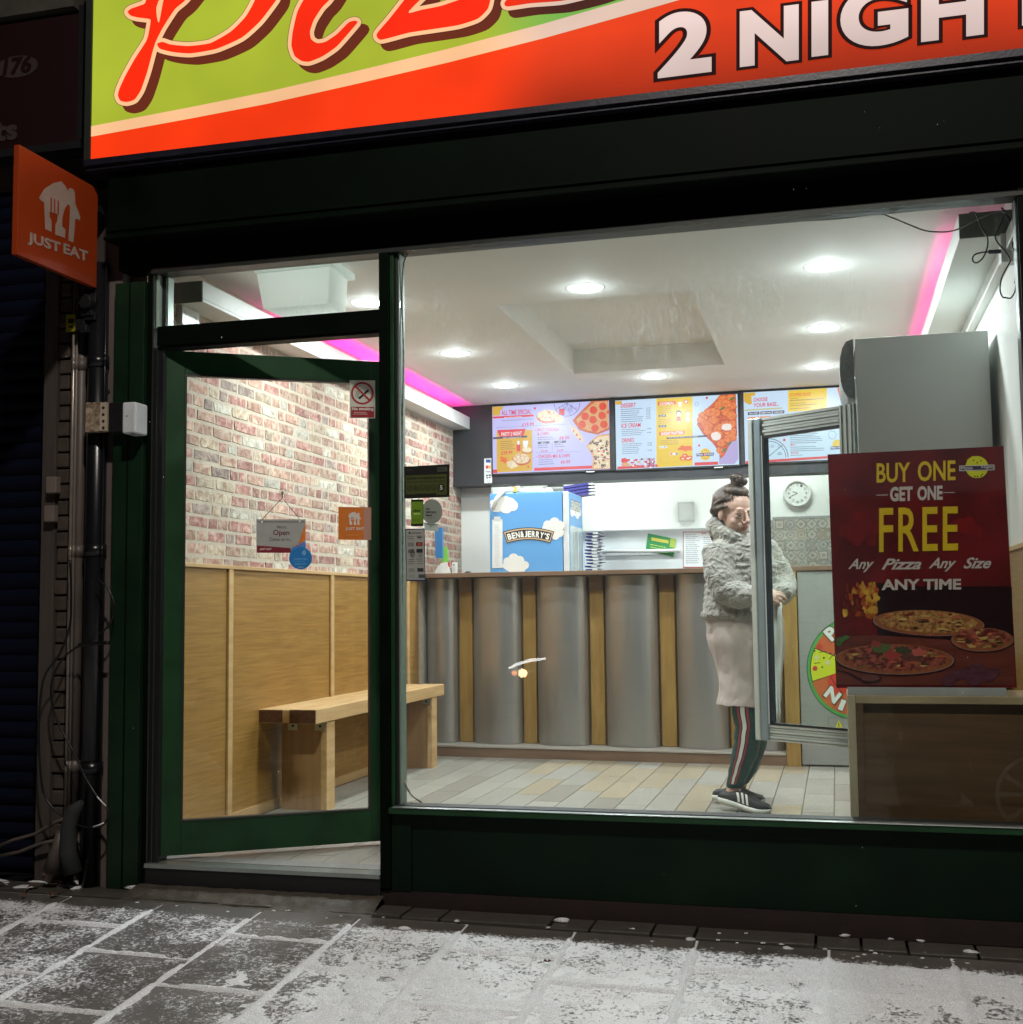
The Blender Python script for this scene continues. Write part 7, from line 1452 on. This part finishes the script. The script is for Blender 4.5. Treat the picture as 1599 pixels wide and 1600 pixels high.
RB = pm('stripe_red', (.30, .045, .06), rough=.6); ribbon(-34, 8, BLACKP, 'side_stripe', .0010); ribbon(-32, -24, RB, 'side_stripe', .0022); ribbon(-2, 6, RB, 'side_stripe', .0022); ribbon(-20, -6, SWHT, 'side_stripe', .0030)
# shoes
def shoe(ball, d, pitch, name):
    t = bpy.data.objects.new(name, None); COL.objects.link(t); WP[t.name] = np.array(ball); t.parent = pT; t.location = tuple(np.array(ball)-WP[pT.name]); WP[t.name] = np.array(ball)
    d = np.array(d, float); d /= np.linalg.norm(d); s_ = np.array((-d[1], d[0], 0)); cp_, sp_ = math.cos(pitch), math.sin(pitch); dd_ = d*cp_-up*sp_; uu = up*cp_+d*sp_
    L_ = .268; T_ = [0, .06, .18, .32, .46, .60, .74, .86, .95, 1.]; Wd = [.018, .029, .034, .033, .038, .045, .048, .043, .031, .012]
    So = [.026, .028, .029, .028, .026, .024, .023, .023, .022, .020]; Up = [.018, .030, .034, .052, .062, .056, .042, .032, .024, .006]; lift = [0, 0, 0, 0, 0, 0, .001, .004, .010, .016]
    def pt(i, x, z): tt = T_[i]; kk = max(0., (tt-.70)); return ball+dd_*(tt-.66)*L_+s_*x+uu*(z+lift[i])
    m = MB(); vs = []; n = 14
    for i in range(10):
        for (x, z) in ((-1, 1), (-1.06, .5), (-.96, 0), (.96, 0), (1.06, .5), (1, 1)): vs.append(pt(i, x*Wd[i], z*So[i]))
    fs = [(i*6+j, i*6+(j+1) % 6, (i+1)*6+(j+1) % 6, (i+1)*6+j) for i in range(9) for j in range(6)]+[tuple(range(6)), tuple(range(54, 60))[::-1]]
    m.add(vs, fs, SWHT, True); m.build('sole', t)
    m = MB(); vs = []
    for i in range(10):
        for k in range(n+1):
            a = math.pi*k/n; vs.append(pt(i, -Wd[i]*.97*math.cos(a), So[i]*.9+Up[i]*math.sin(a)**.75))
    fs = [(i*(n+1)+k, i*(n+1)+k+1, (i+1)*(n+1)+k+1, (i+1)*(n+1)+k) for i in range(9) for k in range(n)]+[tuple(range(n+1)), tuple(range(9*(n+1), 10*(n+1)))[::-1]]
    m.add(vs, fs, SBLK, True); o = m.build('upper', t)
    def surf(tt, a, k_=1.03):
        f_ = 0
        for i in range(9):
            if T_[i] <= tt <= T_[i+1]: f_ = i; u_ = (tt-T_[i])/(T_[i+1]-T_[i]); break
        g_ = lambda A_: A_[f_]*(1-u_)+A_[f_+1]*u_
        return ball+dd_*(tt-.66)*L_+s_*(-g_(Wd)*1.0*math.cos(a)*k_)+uu*(g_(So)*.9+g_(Up)*math.sin(a)**.75*k_+g_(lift)+.0005)
    for side in (1, -1):
        for j in range(3):
            m = MB(); b0 = .40+j*.085; vs = []
            for k in range(5):
                a = R(4+52*k/4); a = a if side > 0 else math.pi-a; tt = b0-.075*k/4
                vs += [surf(tt, a), surf(tt+.045, a)]
            m.add(vs, [(2*k, 2*k+1, 2*k+3, 2*k+2) for k in range(4)], SWHT, True); m.build('white_stripe', t)
    m = MB()
    for j in range(4): m.tube([surf(.42+j*.06, R(70), 1.06), surf(.43+j*.06, R(90), 1.10), surf(.42+j*.06, R(110), 1.06)], .0028, SBLK, 6)
    m.build('laces', t); return t
shoe(W(1176, 1270, 1.70)*np.array((1, 1, 0))+np.array((0, 0, .006)), (.985, -.17, 0), R(12), 'shoe'); shoe(np.array((-.475, 1.93, .004)), (.985, -.17, 0), R(4), 'shoe')
# fleece jacket with a big soft collar
J = MB()
rows = [(1148, 838, 30, 1.78), (1158, 858, 46, 1.79), (1160, 885, 54, 1.79), (1158, 915, 57, 1.79), (1157, 945, 57, 1.79), (1159, 962, 59, 1.79)]
P_ = []
for (px, py, hw, Y) in rows: P_.append((W(px, py, Y), hw/FPX*(Y+4.5)))
for (c, h_), (c2_, h2_) in zip(P_[:-1], P_[1:]):
    for u_ in (0, .34, .67): J.ell(c*(1-u_)+c2_*u_, ((h_*(1-u_)+h2_*u_)*1.0, (h_*(1-u_)+h2_*u_)*.98, .05), FLEECE, 24, 8)
for k in range(40): a = 2*math.pi*k/40; c, h_ = P_[-1]; J.ell(c+(tl*math.cos(a)+tf*math.sin(a))*h_*.93+np.array((0, 0, .004)), (.026, .026, .022), FLEECE, 10, 6)
J.tube([W(1140, 856, 1.76), RS, (RS+RE)/2+np.array((-.012, -.01, 0)), RE, (RE+RW)/2+np.array((-.0, 0, -.006)), RW-np.array((.01, 0, 0))], [.07, .088, .080, .076, .068, .048], FLEECE, 18)
J.tube([W(1165, 856, 1.86), LS, (LS+LE)/2+np.array((.006, 0, 0)), LE, (LE+LW_)/2+np.array((.008, 0, 0)), LW_], [.07, .080, .072, .070, .064, .050], FLEECE, 18)
for (w_, r_) in ((RW-np.array((.012, 0, 0)), .050), (LW_+np.array((.004, .012, 0)), .050)):
    J.ell(w_, (.030, r_*.8, r_), FLEECE, 14, 10)
# collar: a thick roll round the neck falling open at the front
cn = W(1148, 838, 1.775)
Cp = []
for k in range(15):
    a = R(-152+304*k/14); fr_ = math.cos(a)      # a=180 would be the front
    bk_ = -tf*math.cos(a)*.098+tl*math.sin(a)*.088
    Cp.append(cn+bk_+np.array((0, 0, .022+.045*max(0, fr_)-.05*max(0, -fr_))))
front = cn+tf*.135+np.array((0, 0, -.11))
J.tube([front-tl*.02]+Cp[:: 1]+[front+tl*.02], [.026]+[.040+.008*math.sin(math.pi*k/14) for k in range(15)]+[.026], FLEECE, 12)
J.tube([front-tl*.03+np.array((0, 0, .0)), cn+tf*.165-tl*.03+np.array((0, 0, -.22))], [.035, .03], FLEECE, 10)
finish(J, 'fleece_jacket', .008, 2, FLEECE, disp=(('CLOUDS', .10, .026), ('CLOUDS', .035, .009)))
m = MB(); vs = []; n = 10; rows = [(1205, 1222, 938), (1207, 1222, 970), (1209, 1223, 1010), (1208, 1221, 1050), (1207, 1219, 1085), (1212, 1221, 1112), (1216, 1220, 1128)]
for (xa, xb, y_) in rows:
    for k in range(n+1): u_ = k/n; vs.append(W(xa+(xb-xa)*u_, y_, 1.60)+np.array((0, .012*math.sin(u_*9+y_*.03), 0)))
m.add(vs, [(i*(n+1)+k, i*(n+1)+k+1, (i+1)*(n+1)+k+1, (i+1)*(n+1)+k) for i in range(len(rows)-1) for k in range(n)], pm('white_cotton', (.74, .73, .72), rough=.85), True)
o = m.build('white_cloth'); s_ = o.modifiers.new('t', 'SOLIDIFY'); s_.thickness = .004; bake(o); tag(o, 'narrow white cloth hanging from the woman’s hands', 'cloth')
